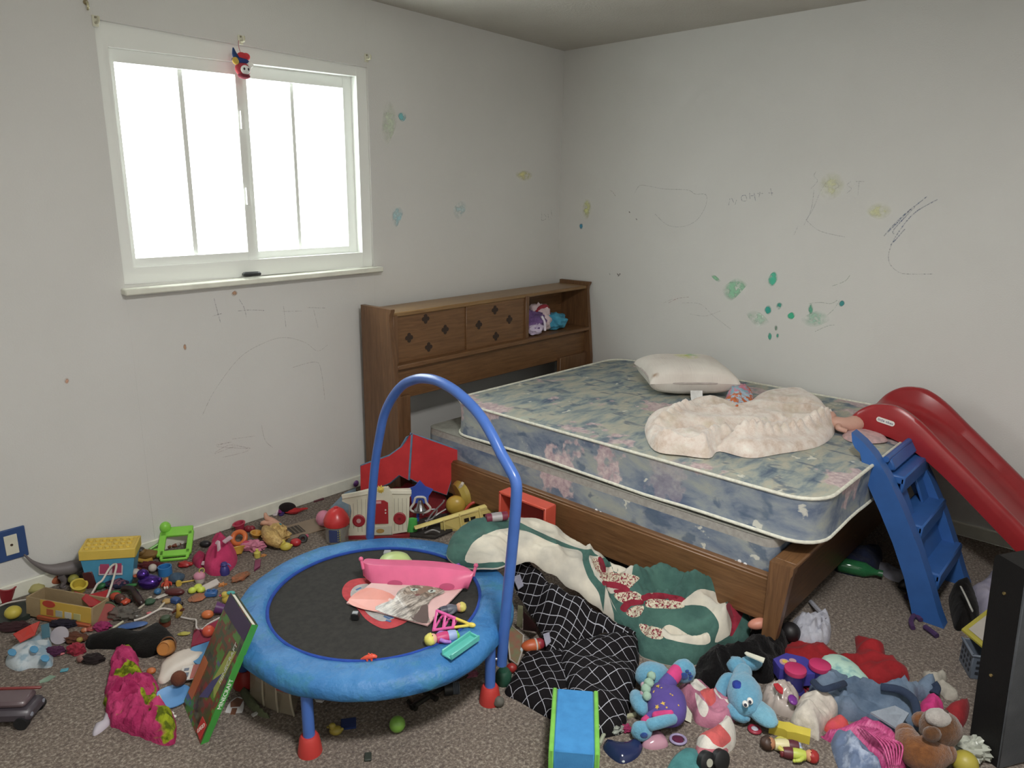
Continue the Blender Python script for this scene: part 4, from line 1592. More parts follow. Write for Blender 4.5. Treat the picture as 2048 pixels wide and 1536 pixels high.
m = MB(); m.prism([(.02, .15), (.07, .12), (.085, .27), (.045, .25)], 0, .0011); m.build('yellow_green_panel', pl('#8f9a3a', .45), cv)
m = MB(); m.box((wid / 2 - .032, .03, .0009), (.045, .045, .0016), bev=.0004); sq = m.build('red_square', pl('#b81c1c', .4), cv)
tx = text('LEGO', .017, .0003); tx.build('lettering', pl('#e8e2d6', .5), sq, loc=(wid / 2 - .032, .03, .0020)).rotation_euler = (0, 0, R(55))
tx = text('MINECRAFT', .023, .0003); o = tx.build('lettering', pl('#b9bdb4', .5), cv, loc=(wid / 2 - .035, .225, .0018)); o.rotation_euler = (0, 0, R(90))
tx = text('MINECRAFT', .017, .0003); o = tx.build('lettering', pl('#dfe2da', .5), spn, loc=(wid / 2 + .0021, hgt * .42, -TH / 2)); o.rotation_euler = (Matrix.Rotation(R(90), 3, 'Y') @ Matrix.Rotation(R(90), 3, 'Z')).to_euler()

# ================================================================== black panel at the right edge
pa, pc = P(1937, 1490, 0), P(1992, 1536, 0)
u = (pc - pa).normalized()
bl = thing('furniture_panel', 'black furniture panel with two brass screws standing at the right edge of the room', 'panel', pa, math.atan2(u.y, u.x), (0, 0))
bl.rotation_euler = Euler((R(2.2), R(-1.5), math.atan2(u.y, u.x)))
wA = (pc - pa).length
out = [(0, 0), (wA, 0), (wA, .60), (.012, .607), (.003, .600), (0, .588)]
m = MB(); n = len(out)
m.add([(x, y, z) for y in (0, .45) for x, z in out], [tuple(range(n)), tuple(range(2 * n - 1, n - 1, -1))] + [(i, n + i, n + (i + 1) % n, (i + 1) % n) for i in range(n)])
m.f = [q[::-1] for q in m.f]
BLK = fb('#090706', '#060505', 12, .0004, 200, .55)
m.build('board', BLK, bl)
m = MB(); m.box((wA + .004, .225, .3), (.008, .45, .6), bev=.002); m.build('lit_grey_face', fb('#45484c', '#3a3d41', 14, .0006, 200, .5), bl)  # lit look of this side put into the colour, grey against black
for px, py in ((2016, 1162), (1982, 1332)):
    hh = .508 if py < 1200 else .256
    m = MB(); m.cyl((.042 if py < 1200 else .038, .001, hh), (.042 if py < 1200 else .038, -.003, hh), .005, .004, n=12); m.build('screw', pl('#b39a5c', .25, .9), bl)
# ================================================================== toys: builders
def ball(name, label, cat, px, py, r, mat, z=0, sq=1.0, group=None):
    return one(name, label, cat, px, py, mat, lambda m: m.ell((0, 0, r * sq), (r, r, r * sq)), z=z, group=group)


def cup(name, label, cat, px, py, r0, r1, h, mat, tilt=(0, 0), rz=0, z=0, wall=2.0, rim=True):
    def fn(m):
        m.lathe([(0, 0), (r0, 0), (r1, h), (r1 + (1.5 if rim else 0), h + .8), (r1 + (1.5 if rim else 0), h + 2), (r1 - wall, h + 2), (r0 - wall, wall), (0, wall)], n=24)
    return one(name, label, cat, px, py, mat, fn, z=z, tilt=tilt, rz=rz)


def wire(name, label, cat, pts, r, mat, spline=True, n=8):
    q = [P(*p) for p in pts]
    m = MB(); m.tube(q, r, n, spline=spline)
    c = sum(q, V()) / len(q)
    c.z = min(p.z for p in q)
    m.v = [p - c for p in m.v]
    o = m.build(name, mat, loc=c)
    return tag(o, label, cat)


def slabpx(name, label, cat, pts, z0, z1, mat, zp=None):
    """a flat stiff piece whose corners are read in the photo at height zp"""
    q = [P(p[0], p[1], p[2] if len(p) > 2 else (z1 if zp is None else zp)) for p in pts]
    c = sum(q, V()) / len(q)
    n = len(q)
    th = z1 - z0
    m = MB()
    flat = all(len(p) == 2 for p in pts)
    up = [V((p.x - c.x, p.y - c.y, (z1 if flat else p.z) - z0)) for p in q]
    dn = [p - V((0, 0, th if flat else .004)) for p in up]
    a = sum(up[i].x * up[(i + 1) % n].y - up[(i + 1) % n].x * up[i].y for i in range(n))
    if a < 0:
        up, dn = up[::-1], dn[::-1]
    m.add(up + dn, [tuple(range(n)), tuple(range(2 * n - 1, n - 1, -1))] + [(i, n + i, n + (i + 1) % n, (i + 1) % n) for i in range(n)])
    o = m.build(name, mat, loc=(c.x, c.y, z0))
    if label:
        tag(o, label, cat)
    return o


def duck(label, px, py, s, col, beak, extra=None, z=0, rz=0, name='toy_duck'):
    t, k = T(name, label, 'toy duck', px, py, z, rz)
    m = MB(k * s); m.ell((0, 0, 9), (14, 11, 9.5)).ell((-7, 0, 19), (7.5, 7, 7.5)).ell((13, 0, 12), (4, 3, 3.5), rot=(0, -30, 0))
    m.build('body', col, t)
    m = MB(k * s); m.ell((-15, 0, 17.5), (4.5, 4, 1.8)); m.build('beak', beak, t)
    m = MB(k * s); m.ell((-11.5, -4.5, 21), 1.3, nu=8, nv=6).ell((-11.5, 4.5, 21), 1.3, nu=8, nv=6); m.build('eyes', pl('#17130f'), t)
    return t, k * s


def lying(label, px, py, L, hair, skin, topc, low, feet, rz=0, z=0, name='toy_figure', cat='toy figure', helmet=None, arm=None):
    """a chunky toy person lying on its back, head towards local -x"""
    t, k = T(name, label, cat, px, py, z, rz)
    k = k * L / 60
    m = MB(k); m.ell((-19, 0, 10), (10, 10, 10)); m.build('head', pl(skin, .45), t)
    m = MB(k); m.ell((-22.5, 0, 10), (10.5, 11.5, 10.8), amp=.12, fr=3)
    m.build('hair' if not helmet else 'helmet', pl(hair, .5), t)
    m = MB(k); m.lathe([(0, 0), (8, 0), (9.5, 8), (10, 16), (9, 22), (0, 22)], c=(-11, 0, 9), rot=(0, 90, 0), n=18); m.build('torso', pl(topc, .45), t)
    for s_ in (-1, 1):
        m = MB(k); m.tube([(-6, 8 * s_, 11), (0, 14 * s_, 10), (7, 15 * s_, 8)], [3.6, 3.4, 2.8], 10); m.ell((9, 15 * s_, 7.5), 3)
        m.build('arm', pl(arm or topc, .45), t)
    m = MB(k); m.lathe([(0, 0), (9.5, 0), (10, 6), (8.5, 15), (0, 15)], c=(10, 0, 9), rot=(0, 90, 0), n=18); m.build('lower_body', pl(low, .45), t)
    m = MB(k); m.ell((27, -4, 8), (4, 3.6, 6)).ell((27, 4, 8), (4, 3.6, 6)); m.build('feet', pl(feet, .45), t)
    m = MB(k); m.ell((-19, -3.5, 19.3), 1.1, nu=8, nv=6).ell((-19, 3.5, 19.3), 1.1, nu=8, nv=6); m.build('eyes', pl('#1a1310'), t)
    return t, k


def wad(name, label, cat, px, py, r, mat, amp=.4, fr=2.2, seed=1, z=0, rz=0):
    def fn(m):
        m.ell((0, 0, r[2] * .8), r, amp=amp, fr=fr, seed=seed, nu=26, nv=18)
        for q in m.v:
            q.z = max(q.z, .3)
    o = one(name, label, cat, px, py, mat, fn, z=z, rz=rz)
    return o


# ================================================================== on the trampoline
ZT = .242
# folder with a cat photograph
ft = thing('photo_folder', 'glossy pink folder printed with a grey kitten photo, on the trampoline mat', 'folder', P(800, 1195, ZT))
fq = [P(*q) for q in [(693, 1205, ZT + .008), (742, 1166, ZT + .03), (925, 1176, ZT + .02), (855, 1250, ZT + .008)]]
fo_ = ft.location
ux = (fq[3] - fq[0]).normalized()
m = MB()
q = [p - fo_ for p in fq]
m.add(q + [p - V((0, 0, .005)) for p in q], [(3, 2, 1, 0)[::-1], (4, 5, 6, 7)[::-1], (0, 4, 5, 1), (1, 5, 6, 2), (2, 6, 7, 3), (3, 7, 4, 0)])
m.build('cover', pl('#d3a9a6', .3), ft)


def fpt(u, w, dz=.0012):
    a = fq[0].lerp(fq[3], u)
    b = fq[1].lerp(fq[2], u)
    return a.lerp(b, w) + V((0, 0, dz)) - fo_


def fpoly(name, pts, mat, dz=.0012, sm=True):
    q = [fpt(u, w, dz) for u, w in pts]
    if sm:
        q, _ = catmull(q, [0] * len(q), True, 4)
    m = MB(); m.add(q, [tuple(range(len(q)))])
    a = (q[1] - q[0]).cross(q[len(q) // 2] - q[0])
    return m.build(name, mat, ft, flatshade=True)


KIT = NT('kitten_fur_print')
v = KIT.coord(scale=(1, 1, 1))
KIT.base(KIT.ramp(KIT.noise(KIT.coord(scale=(12, 45, 12), rot=(0, 0, R(30))), 2.2, 5, .7), [(.33, lin('#4d4742', .9)), (.46, lin('#8a8178', .95)), (.6, lin('#c4bbb0', 1.0))]))
KIT.set(rough=.3, coat=.3)
fpoly('pink_shade_print', [(.02, .0), (.45, .02), (.40, .55), (.02, .75)], pl('#d4806f', .3), .0006)
fpoly('kitten_body_print', [(.36, .02), (.98, .02), (.86, .30), (.80, .62), (.86, .85), (.70, .97), (.44, .97), (.38, .75), (.42, .45)], KIT.m, .0012)
fpoly('kitten_shadow_print', [(.80, .03), (.98, .03), (.88, .30), (.80, .45), (.74, .25)], pl('#5b4a46', .3), .0018)
KF = NT('kitten_face_fur_print')
KF.base(KF.ramp(KF.noise(KF.coord(scale=(40, 14, 14), rot=(0, 0, R(20))), 2.4, 5, .7), [(.36, lin('#51443c', 1.0)), (.5, lin('#857668', 1.0)), (.62, lin('#b3a596', 1.0))]))
KF.set(rough=.3, coat=.3)
fpoly('kitten_face_print', [(.44, .72), (.52, .62), (.62, .58), (.73, .63), (.80, .80), (.80, .97), (.62, .99), (.44, .97)], KF.m, .0018)
fpoly('nose_bridge_print', [(.59, .70), (.64, .69), (.69, .95), (.60, .97)], pl('#7f6656', .3), .0022)
fpoly('muzzle_print', [(.52, .60), (.60, .55), (.70, .58), (.71, .66), (.62, .665), (.54, .67)], KIT.m, .0022)
fpoly('nose_print', [(.585, .66), (.625, .64), (.645, .67), (.615, .71)], pl('#6e4240', .3), .0026)
for u in (.525, .72):
    fpoly('eye_print', [(u - .04, .83), (u - .01, .78), (u + .03, .79), (u + .045, .84), (u + .01, .875), (u - .03, .865)], pl('#aab8ae', .3), .0026)
    fpoly('pupil_print', [(u - .014, .835), (u, .80), (u + .016, .83), (u, .86)], pl('#2a2524', .3), .003)

# pink boat hull lying over it
bt = thing('toy_boat_hull', 'pink toy boat hull with two end posts lying across the trampoline', 'toy boat', P(835, 1180, ZT + .045))
o_ = bt.location
pk = pl('#d85a86', .32)
rim = [(724, 1124), (734, 1128), (760, 1131), (835, 1133), (880, 1136), (920, 1141), (948, 1145)]
low = [(726, 1150), (736, 1160), (752, 1169), (800, 1173), (850, 1176), (900, 1180), (936, 1175)]
m = MB()
R0 = [P(x, y, ZT + .070) - o_ for x, y in rim]
R1 = [P(x, y, ZT + .020) - o_ for x, y in low]
R0, _ = catmull(R0, [0] * 7, False, 4); R1, _ = catmull(R1, [0] * 7, False, 4)
n = len(R0)
back = (P(835, 1120, ZT + .07) - P(835, 1133, ZT + .07)).normalized()
vs = []
for i in range(n):
    u = i / (n - 1) * 2 - 1
    dpt = .055 * (1 - u ** 6)
    vs += [R0[i], R0[i].lerp(R1[i], .5) - back * .006, R1[i], R1[i] + back * dpt * .9 + V((0, 0, -.008)), R0[i] + back * dpt + V((0, 0, -.006)), R0[i] + back * .004]
K = 6
m.add(vs, [(i * K + j, (i + 1) * K + j, (i + 1) * K + (j + 1) % K, i * K + (j + 1) % K) for i in range(n - 1) for j in range(K)] + [tuple(range(K)), tuple((n - 1) * K + j for j in range(K))[::-1]])
m.build('hull', pk, bt, ang=60)
for a, b in (((722, 1118), (727, 1138)), ((952, 1131), (946, 1152))):
    m = MB(); pa_, pb_ = P(a[0], a[1], ZT + .082) - o_, P(b[0], b[1], ZT + .05) - o_
    m.cyl(pb_, pa_, .006, .005); m.ell(pa_, .008); m.build('end_post', pk, bt)
for x, y in ((790, 1166), (894, 1172)):
    p = P(x, y, ZT + .029) - o_ - back * .0045
    m = MB(); m.lathe([(0, 0), (.026, 0), (.028, .002), (0, .003)], n=20, sx=.9, sy=.42)
    o = m.build('wheel_cutout', pl('#b53a68', .4), bt, loc=p); o.rotation_euler = (Matrix.Rotation(YAW, 3, 'Z') @ Matrix.Rotation(R(70), 3, 'X')).to_euler()

t, k = T('toy_dome', 'pale green round toy dome with vent slits behind the pink boat', 'toy', 790, 1133, ZT)
m = MB(k); m.lathe([(36, 0), (35, 8), (28, 19), (15, 25), (0, 27)], n=30); m.build('dome', pl('#b4c77a', .35), t)
m = MB(k)
for a in (-40, -15, 15, 40):
    m.box((14 * math.sin(R(a)), -26, 13.5), (3, 8, 3), rot=(0, 0, a), bev=.5)
m.build('painted_slit_shade', pl('#37301f'), t)  # dark bars on the surface, painted for the shade inside slits
t, k = T('toy_block', 'small grey plastic block at the far edge of the trampoline mat', 'toy block', 775, 1116, ZT)
m = MB(k); m.box((0, 0, 7.5), (14, 12, 15), bev=1); m.build('block', pl('#9a9ba0', .4), t)
m = MB(k); m.box((0, -6, 5), (9, 1, 4), bev=.3); m.box((0, -6, 11), (9, 1, 4), bev=.3); m.build('window_panels', pl('#74767c'), t)
slabpx('toy_ramp', 'bright purple plastic wedge beside the right end of the pink boat', 'toy', [(884, 1138, ZT + .012), (918, 1126, ZT + .04), (928, 1140, ZT + .03), (905, 1148, ZT + .02)], ZT, ZT + .02, pl('#6a25a8', .35))
slabpx('toy_chip', 'tiny pale grey chip above the purple wedge on the trampoline', 'toy part', [(884, 1128), (892, 1126), (894, 1133), (886, 1135)], ZT, ZT + .008, pl('#b7bab6'))
t, k = T('toy_block', 'small black cube with a grey top near the folder corner on the trampoline', 'toy block', 711, 1238, ZT)
m = MB(k); m.box((0, 0, 7), (15, 12, 14), bev=1); m.build('block', pl('#1c1d1f', .4), t)
m = MB(k); m.box((0, 0, 14.6), (11, 9, 2), bev=.5); m.build('top_plate', pl('#8c9196', .4), t)
lying('toy figure in grey winter clothes with blond hair on the trampoline mat', 903, 1226, 56, '#c9bd4f', '#d39a78', '#565a66', '#3e4150', '#363a40', rz=200, z=ZT)
lying('toy girl with yellow hair, pink top and lime shoes on the trampoline edge', 885, 1284, 68, '#cfc843', '#dba58a', '#c02a6c', '#8fa3cf', '#6cc32d', rz=22, z=ZT, arm='#a06cc0')
t, k = T('toy_cone_frame', 'pink and yellow lattice toy cone between the two figures on the trampoline', 'toy', 900, 1252, ZT, rz=-14)
k *= 1.25
PKc, YLc = pl('#d8519c', .35), pl('#d9c22e', .35)
ap = (36, 0, 8)
m = MB(k)
bs = [(-20, 22, 3), (-20, -22, 3), (-22, 0, 24), (-24, -2, 3)]
for b in bs[:3]:
    m.tube([b, V(b).lerp(V(ap), .55)], 2.4, 8, spline=False)
for f_ in (0, .25, .5):
    r_ = [V(b).lerp(V(ap), f_) for b in bs[:3]]
    m.tube(r_, 2.2, 8, closed=True, spline=False)
m.build('pink_lattice', PKc, t)
m = MB(k)
for b in bs[:3]:
    m.tube([V(b).lerp(V(ap), .55), ap], 2.3, 8, spline=False)
m.ell(ap, (7, 4, 4)); m.build('yellow_tip', YLc, t)
t, k = T('toy_tray', 'mint green plastic trough on the front rim of the trampoline', 'toy', 922, 1296, .254, rz=52)
m = MB(k); n_ = [(-46, -13), (46, -13), (46, 15), (-46, 15)]
m.box((0, 0, 2), (84, 26, 4), bev=1); m.box((0, -12, 7), (84, 4, 12), bev=1); m.box((0, 12, 7), (84, 4, 12), bev=1); m.box((41, 0, 6), (4, 24, 9), bev=1)
m.box((0, -4, 4.5), (78, 2.5, 3), bev=.6)
m.build('trough', pl('#4fb8ac', .32), t)
t, k = T('toy_dinosaur', 'tiny bright orange dinosaur on the trampoline mat near its front edge', 'toy dinosaur', 738, 1322, ZT)
m = MB(k); m.tube([(-17, 0, 3), (-8, 0, 7), (2, 0, 10), (10, 0, 11), (16, 0, 9)], [1, 4, 5.5, 4.5, 2.5], 10)
for x, y in ((-3, 4), (-3, -4), (6, 4), (6, -4)):
    m.tube([(x, y, 7), (x + 1, y * 1.3, 0)], [2.4, 1.6], 8, spline=False)
m.ell((0, 0, 15), (2, 1.5, 3.5)).ell((6, 0, 15), (1.8, 1.5, 3)); m.build('body', pl('#d9451d', .4), t)

# ================================================================== beyond the trampoline, by the bed
# folding red board
rb = thing('folding_board', 'bright red folding play panel with grey blue edges standing open by the bed', 'play panel', P(800, 985, 0))
def upright(px, py, base):      # point above a floor line point, seen at px,py
    b = P(base[0], base[1], 0)
    d = ray(px, py)
    t_ = ((b - CAMP).dot(V((FW.x, FW.y, 0)))) / d.dot(V((FW.x, FW.y, 0)))
    return CAMP + d * t_ - rb.location


RDm, EDG = fb('#c9252a', '#b81f25', 8, .0008, 220), fb('#5d7f9c')


def panel(pts, base, name):
    q = [upright(x, y, b) for (x, y), b in zip(pts, base)]
    m = MB()
    nrm = (q[1] - q[0]).cross(q[-1] - q[0]).normalized()
    if nrm.dot(FW) > 0:
        nrm = -nrm
    n = len(q)
    off = nrm * -.012
    m.add(q + [p + off for p in q], [tuple(range(n)), tuple(range(2 * n - 1, n - 1, -1))] + [(i, n + i, n + (i + 1) % n, (i + 1) % n) for i in range(n)])
    o = m.build(name, RDm, rb)
    m = MB(); m.tube([p + off * .5 for p in q], .0062, 8, closed=True, spline=False); m.build('edge_binding', EDG, o)


L0, L1, L2 = (722, 1015), (812, 1040), (895, 1022)
def bl_(x):
    if x <= 812:
        f_ = (x - 722) / 90
        return (x, L0[1] + (L1[1] - L0[1]) * f_)
    f_ = (x - 812) / 83
    return (x, L1[1] + (L2[1] - L1[1]) * f_)


lp_ = [(721, 990), (721, 932), (737, 926), (755, 920), (778, 912), (800, 896), (812, 876), (822, 868), (816, 960), (798, 950), (779, 966)]
panel(lp_, [bl_(min(x, 812)) for x, y in lp_], 'left_panel')
rp_ = [(818, 955), (823, 867), (870, 884), (921, 902), (893, 990), (860, 978)]
panel(rp_, [bl_(x) for x, y in rp_], 'right_panel')
dkr = fb('#74141c')
q_ = [P(*p) for p in [(720, 1000, .02), (815, 965, .10), (890, 992, .05), (905, 1035, .0), (800, 1065, .0), (720, 1050, 0)]]
m = MB(); q_ = [p - rb.location for p in q_]
m.add(q_ + [p - V((0, 0, .006)) for p in q_], [tuple(range(6)), tuple(range(11, 5, -1))] + [(i, 6 + i, 6 + (i + 1) % 6, (i + 1) % 6) for i in range(6)])
m.build('dark_red_base', dkr, rb)

# white toy house front
hs, k = T('toy_house_front', 'cream plastic toy house front with a red door and round red windows behind the trampoline', 'toy house', 762, 1072, 0, rz=6, tilt=(-8, 0))
HW = pl('#cdc9b2', .36)
m = MB(k)
m.prism([(-64, 0), (-20, 0), (-20, 92), (-72, 80), (-74, 70), (-58, 62), (-56, 50)], -6, 6, rot=(90, 0, 0)); m.build('left_wall', HW, hs)
m = MB(k)
m.prism([(20, 0), (52, 4), (56, 30), (58, 74), (62, 80), (60, 90), (20, 90)], -6, 6, rot=(90, 0, 0)); m.build('right_wall', HW, hs)
m = MB(k); m.prism([(-24, 0), (24, 0), (24, 86), (16, 96), (-16, 94), (-24, 88)], -3, 10, rot=(90, 0, 0)); m.build('centre_bay', HW, hs)
m = MB(k); m.box((-45, -7, 84), (58, 5, 9), rot=(0, -9, 0), bev=1); m.box((40, -7, 86), (44, 5, 9), rot=(0, 2, 0), bev=1); m.build('roof_trim', pl('#d8d4bf', .36), hs)
m = MB(k)
for x in (-60, -52, -44, -36, -28, 28, 36, 44, 52):
    m.box((x, -6.3, 40), (1, .8, 66 if x > -50 else 50), bev=.2)
m.build('clapboard_lines', pl('#a9a48f'), hs)
m = MB(k); m.prism([(-16, 24), (16, 24), (16, 66), (8, 71), (-8, 71), (-16, 66)], 10, 13, rot=(90, 0, 0)); dr_ = m.build('door', pl('#a3141f', .35), hs)
m = MB(k); m.cyl((11, -13, 52), (11, -14.5, 52), 1.5); m.cyl((11, -13, 46), (11, -14.5, 46), 1.5); m.build('door_handle', pl('#d8d2c6'), dr_)
m = MB(k); m.box((-4, -13.4, 67.5), (14, 1, 5), bev=.4); m.build('label_plate', pl('#cf8f92'), dr_)
for x, z_ in ((-42, 30), (38, 32)):
    m = MB(k); m.lathe([(0, 0), (12.5, 0), (12.5, 1.5), (10, 2.4), (9, 1.4), (4, 1.4), (3.4, 2.4), (0, 2.4)], c=(x, -6, z_), rot=(90, 0, 0), n=26); w_ = m.build('round_window', pl('#9c1626', .35), hs)
    m = MB(k); m.cyl((x, -8, z_), (x, -9, z_), 4.5 if x < 0 else 2.5, n=12); m.build('window_hub', pl('#b98d8c' if x < 0 else '#7c0f1c'), w_)
m = MB(k); m.box((0, -11, 10), (46, 6, 19), bev=1.5); st_ = m.build('door_step', pl('#b7b5a4', .4), hs)
m = MB(k); m.prism(circ(8, 14, 0, 0, .55), 0, .8, c=(0, -14, 10), rot=(90, 0, 0)); m.build('oval_sticker', pl('#a3813c'), st_)
m = MB(k); m.box((-6, 2, -5), (128, 26, 10), bev=2); m.build('red_base', pl('#861923', .4), hs)
hs.location.z += .012
m = MB(k)
for a in range(0, 360, 40):
    m.tube([(0, 0, 0), (9 * math.cos(R(a)), 3, 9 * math.sin(R(a)))], [3, 1], 8, spline=False)
o = m.build('yellow_sun_crest', pl('#d4b523', .4), hs); o.location = V((2, -11, 92)) * k

bell, k = T('bell_toy', 'silver bell in a white frame on a blue star bracket beside the cream toy house', 'toy bell', 842, 1050, .0)
BLt = pl('#2f50b4', .38)
m = MB(k); m.prism(star(5, 27, 18, 90), -3, 3, c=(-1, 0, 68), rot=(90, 0, 0)); m.tube([(-4, 5, 62), (-6, 8, 30), (-8, 8, 0)], 3, 8); m.build('blue_star_bracket', BLt, bell)
m = MB(k); m.tube([(-9, -4, 60), (-13, -4, 48), (-20, -4, 36), (-12, -4, 30), (0, -4, 29), (12, -4, 30), (20, -4, 38), (12, -4, 50), (9, -4, 60), (0, -4, 62)], 2.4, 8, closed=True); m.build('white_bell_frame', pl('#c9c3bb', .35), bell)
m = MB(k); m.lathe([(0, 57), (4, 56), (6, 50), (8, 42), (13, 36), (12, 35), (6, 42), (0, 44)], c=(0, -4, 0)); m.build('bell', pl('#aeb0b3', .18, 1.0), bell)
m = MB(k); m.ell((0, -4, 33), 2.4); m.build('clapper', pl('#7d7f82', .3, .9), bell)

jar, k = T('clear_jar', 'clear plastic jar with a red domed lid near the vent behind the trampoline', 'jar', 675, 1082, 0)
m = MB(k); m.lathe([(0, 0), (22, 0), (23, 3), (23, 42), (21.5, 42), (21.5, 4), (0, 3)], n=28); m.build('body', clear('#a9a79e', .35), jar)
m = MB(k); m.lathe([(25, 38), (25.5, 44), (25, 48), (22, 56), (15, 66), (8, 71), (5, 71.5), (0, 72)], n=28); m.lathe([(0, 0), (4, 0), (4, 3), (0, 4)], c=(0, 0, 71)); m.build('red_lid', pl('#c21c1f', .3), jar)
m = MB(k); m.box((0, -22.6, 21), (20, 2, 26), bev=.4); m.build('printed_label', pl('#33406e', .4), jar)
m = MB(k)
for z_ in (12, 17, 22, 27, 32):
    m.box((9, -22.2, z_), (5, 2, 2.4), rot=(0, 0, 22), bev=.3)
m.build('yellow_scale_marks', pl('#b8b23c'), jar)
tk, k = T('clear_tumbler', 'small clear plastic cup beside the jar with the red lid', 'cup', 702, 1066, 0)
m = MB(k); m.lathe([(0, 0), (9, 0), (11, 32), (10, 32), (8, 2), (0, 2)]); m.build('body', clear('#b5b2a8', .4), tk)
ball('pink_cushion', 'small pink puffy cushion left of the jar with the red lid', 'toy cushion', 648, 1052, 15, fb('#cf7f98'), sq=1.1)
slabpx('blue_card', 'grey blue cardboard sheet lying between the wall and the cream toy house', 'card', [(660, 1015), (690, 985), (712, 975), (712, 1015), (700, 1035)], .004, .010, fb('#7d94a6'))
lying('redheaded toy figure in a blue dress lying at the wall beside the bed', 694, 972, 34, '#9c4a2a', '#d0a183', '#3a5a86', '#34568a', '#c9c9c6', rz=-150)
ball('toy_ball', 'small purple ball against the wall beside the redheaded figure', 'ball', 709, 974, 9, pl('#6d3f86', .4))
slabpx('toy_chip', 'dark maroon strip lying along the baseboard', 'toy part', [(626, 999), (646, 993), (648, 997), (628, 1003)], 0, .006, pl('#5a2430'))

# red felt doll and vent by the wall
rd, k = T('rag_toy', 'black capped red rag toy with purple legs at the baseboard left of the vent', 'rag toy', 575, 1027, 0)
m = MB(k); m.ell((0, 2, 12), (17, 12, 10)); m.build('black_cap', fb('#231b1d'), rd)
m = MB(k); m.ell((12, -2, 7), (15, 9, 6), amp=.25).tube([(20, 0, 6), (30, 2, 9), (40, 4, 10)], [5, 3, 1.5], 8); m.build('red_body', fb('#a81f22'), rd)
for x, c_ in ((-18, '#cfc3c8'), (-6, '#3b2a66')):
    m = MB(k); m.tube([(x + 6, 0, 9), (x, -4, 5), (x - 2, -10, 2)], [3.5, 3.5, 2.6], 8); m.ell((x - 3, -12, 2), (5, 3, 2)); m.build('leg', fb(c_), rd)
m = MB(k); m.tube([(-12, -2, 8), (-12, -8, 3)], [5, 4], 8, spline=False); m.build('purple_skirt', fb('#7a2a6c'), rd)
vt = thing('floor_vent', 'brown metal floor register set in the carpet behind the trampoline', 'vent', P(592, 1062, 0), R(-8))
m = MB(); m.box((0, 0, .003), (.30, .14, .006), bev=.002); m.build('frame', pl('#8a7862', .45), vt)
m = MB(); m.box((-.05, 0, .0064), (.16, .085, .002), bev=.0005); m.build('grille_shade_plate', pl('#3f372f', .6), vt)  # dark plate standing in for the shade below the louvres
m = MB()
for i in range(9):
    m.box((-.12 + i * .0175, 0, .0078), (.006, .085, .0016), bev=.0004)
m.build('louvres', pl('#6a5d4e', .45), vt)

# wire rack, dark board, yellow toys between trampoline and bed
wr = thing('wire_rack', 'tangled grey wire toy rack between the toy house and the yellow panel', 'rack', P(870, 1060, 0))
def wl(name, pts, r, mat):
    m = MB(); m.tube([P(*p) - wr.location for p in pts], r, 6); m.build(name, mat, wr)
GW = pl('#8f8c8c', .35, .5)
wl('wire', [(845, 1060, .02), (862, 1030, .06), (885, 1006, .09), (888, 1000, .10)], .004, GW)
wl('wire', [(852, 1058, .02), (868, 1034, .05), (892, 1018, .08)], .004, GW)
wl('wire', [(845, 1030, .05), (858, 1020, .07), (874, 1020, .07), (866, 1036, .05), (850, 1042, .04)], .004, GW)
wl('wire', [(850, 1066, .03), (866, 1060, .05), (880, 1065, .04)], .004, GW)
slabpx('dark_board', 'dark grey board lying under the wire rack', 'board', [(815, 1030), (845, 1008), (892, 1005), (905, 1060), (870, 1075), (820, 1070)], .004, .012, fb('#332f2c'))
yb, k = T('toy_drum', 'translucent yellow toy tub lying on its side by the bed rail', 'toy tub', 925, 1030, 0)
m = MB(k); m.lathe([(0, 0), (26, 0), (33, 8), (34, 44), (30, 52), (0, 54)], c=(-10, 6, 36), rot=(0, 78, 28), n=26); m.build('tub', pl('#a9922f', .3), yb)
m = MB(k); m.ell((-12, -16, 28), (20, 14, 20)); m.build('yellow_ball_end', pl('#b8961f', .35), yb)
m = MB(k); m.box((-2, -6, 66), (6, 8, 14), rot=(20, 30, 0), bev=1); m.build('white_sticker', pl('#c9c2b0'), yb)
m = MB(k); m.tube([(2, -30, 8), (10, -26, 26), (22, -22, 36), (45, -14, 38)], 3, 8); m.build('red_handle', pl('#b5341f'), yb)
yp = thing('dollhouse_panel', 'pale yellow plastic dollhouse wall with window openings behind the trampoline', 'toy panel', P(920, 1075, 0))
q0, q1, q2, q3 = P(829, 1055, .05), P(1018, 996, .12), P(1025, 1028, .03), P(898, 1080, .01)
YW = pl('#c4b25c', .38)
axx = (q1 - q0).normalized()
def ypt(u, w):
    a, b = q0.lerp(q1, u), P(829, 1068, .0).lerp(P(1030, 1052, .0), u)
    return a.lerp(b, w) - yp.location
def ybar(m, u0, u1, w0, w1, th=.008):
    c = [ypt(u0, w0), ypt(u1, w0), ypt(u1, w1), ypt(u0, w1)]
    nr = (c[1] - c[0]).cross(c[3] - c[0]).normalized() * th
    m.add(c + [p + nr for p in c], [(0, 1, 2, 3), (7, 6, 5, 4), (0, 4, 5, 1), (1, 5, 6, 2), (2, 6, 7, 3), (3, 7, 4, 0)])
m = MB()
ybar(m, 0, 1, 0, .20); ybar(m, .26, .44, .2, 1); ybar(m, .44, .50, .2, .9); ybar(m, .44, 1, .68, 1); ybar(m, .62, .70, .2, .7); ybar(m, .84, 1, .2, .7)
ybar(m, .50, .62, .2, .36); ybar(m, .5, .62, .6, .7); ybar(m, .70, .84, .2, .36); ybar(m, .7, .84, .58, .7)
m.build('wall', YW, yp)
m = MB()
for u in (.285, .45, .66, .97):
    ybar(m, u, u + .012, 0, .95, -.012)
ybar(m, .0, 1, -.02, .02, -.012)
m.build('ribs', pl('#d1c06c', .38), yp)
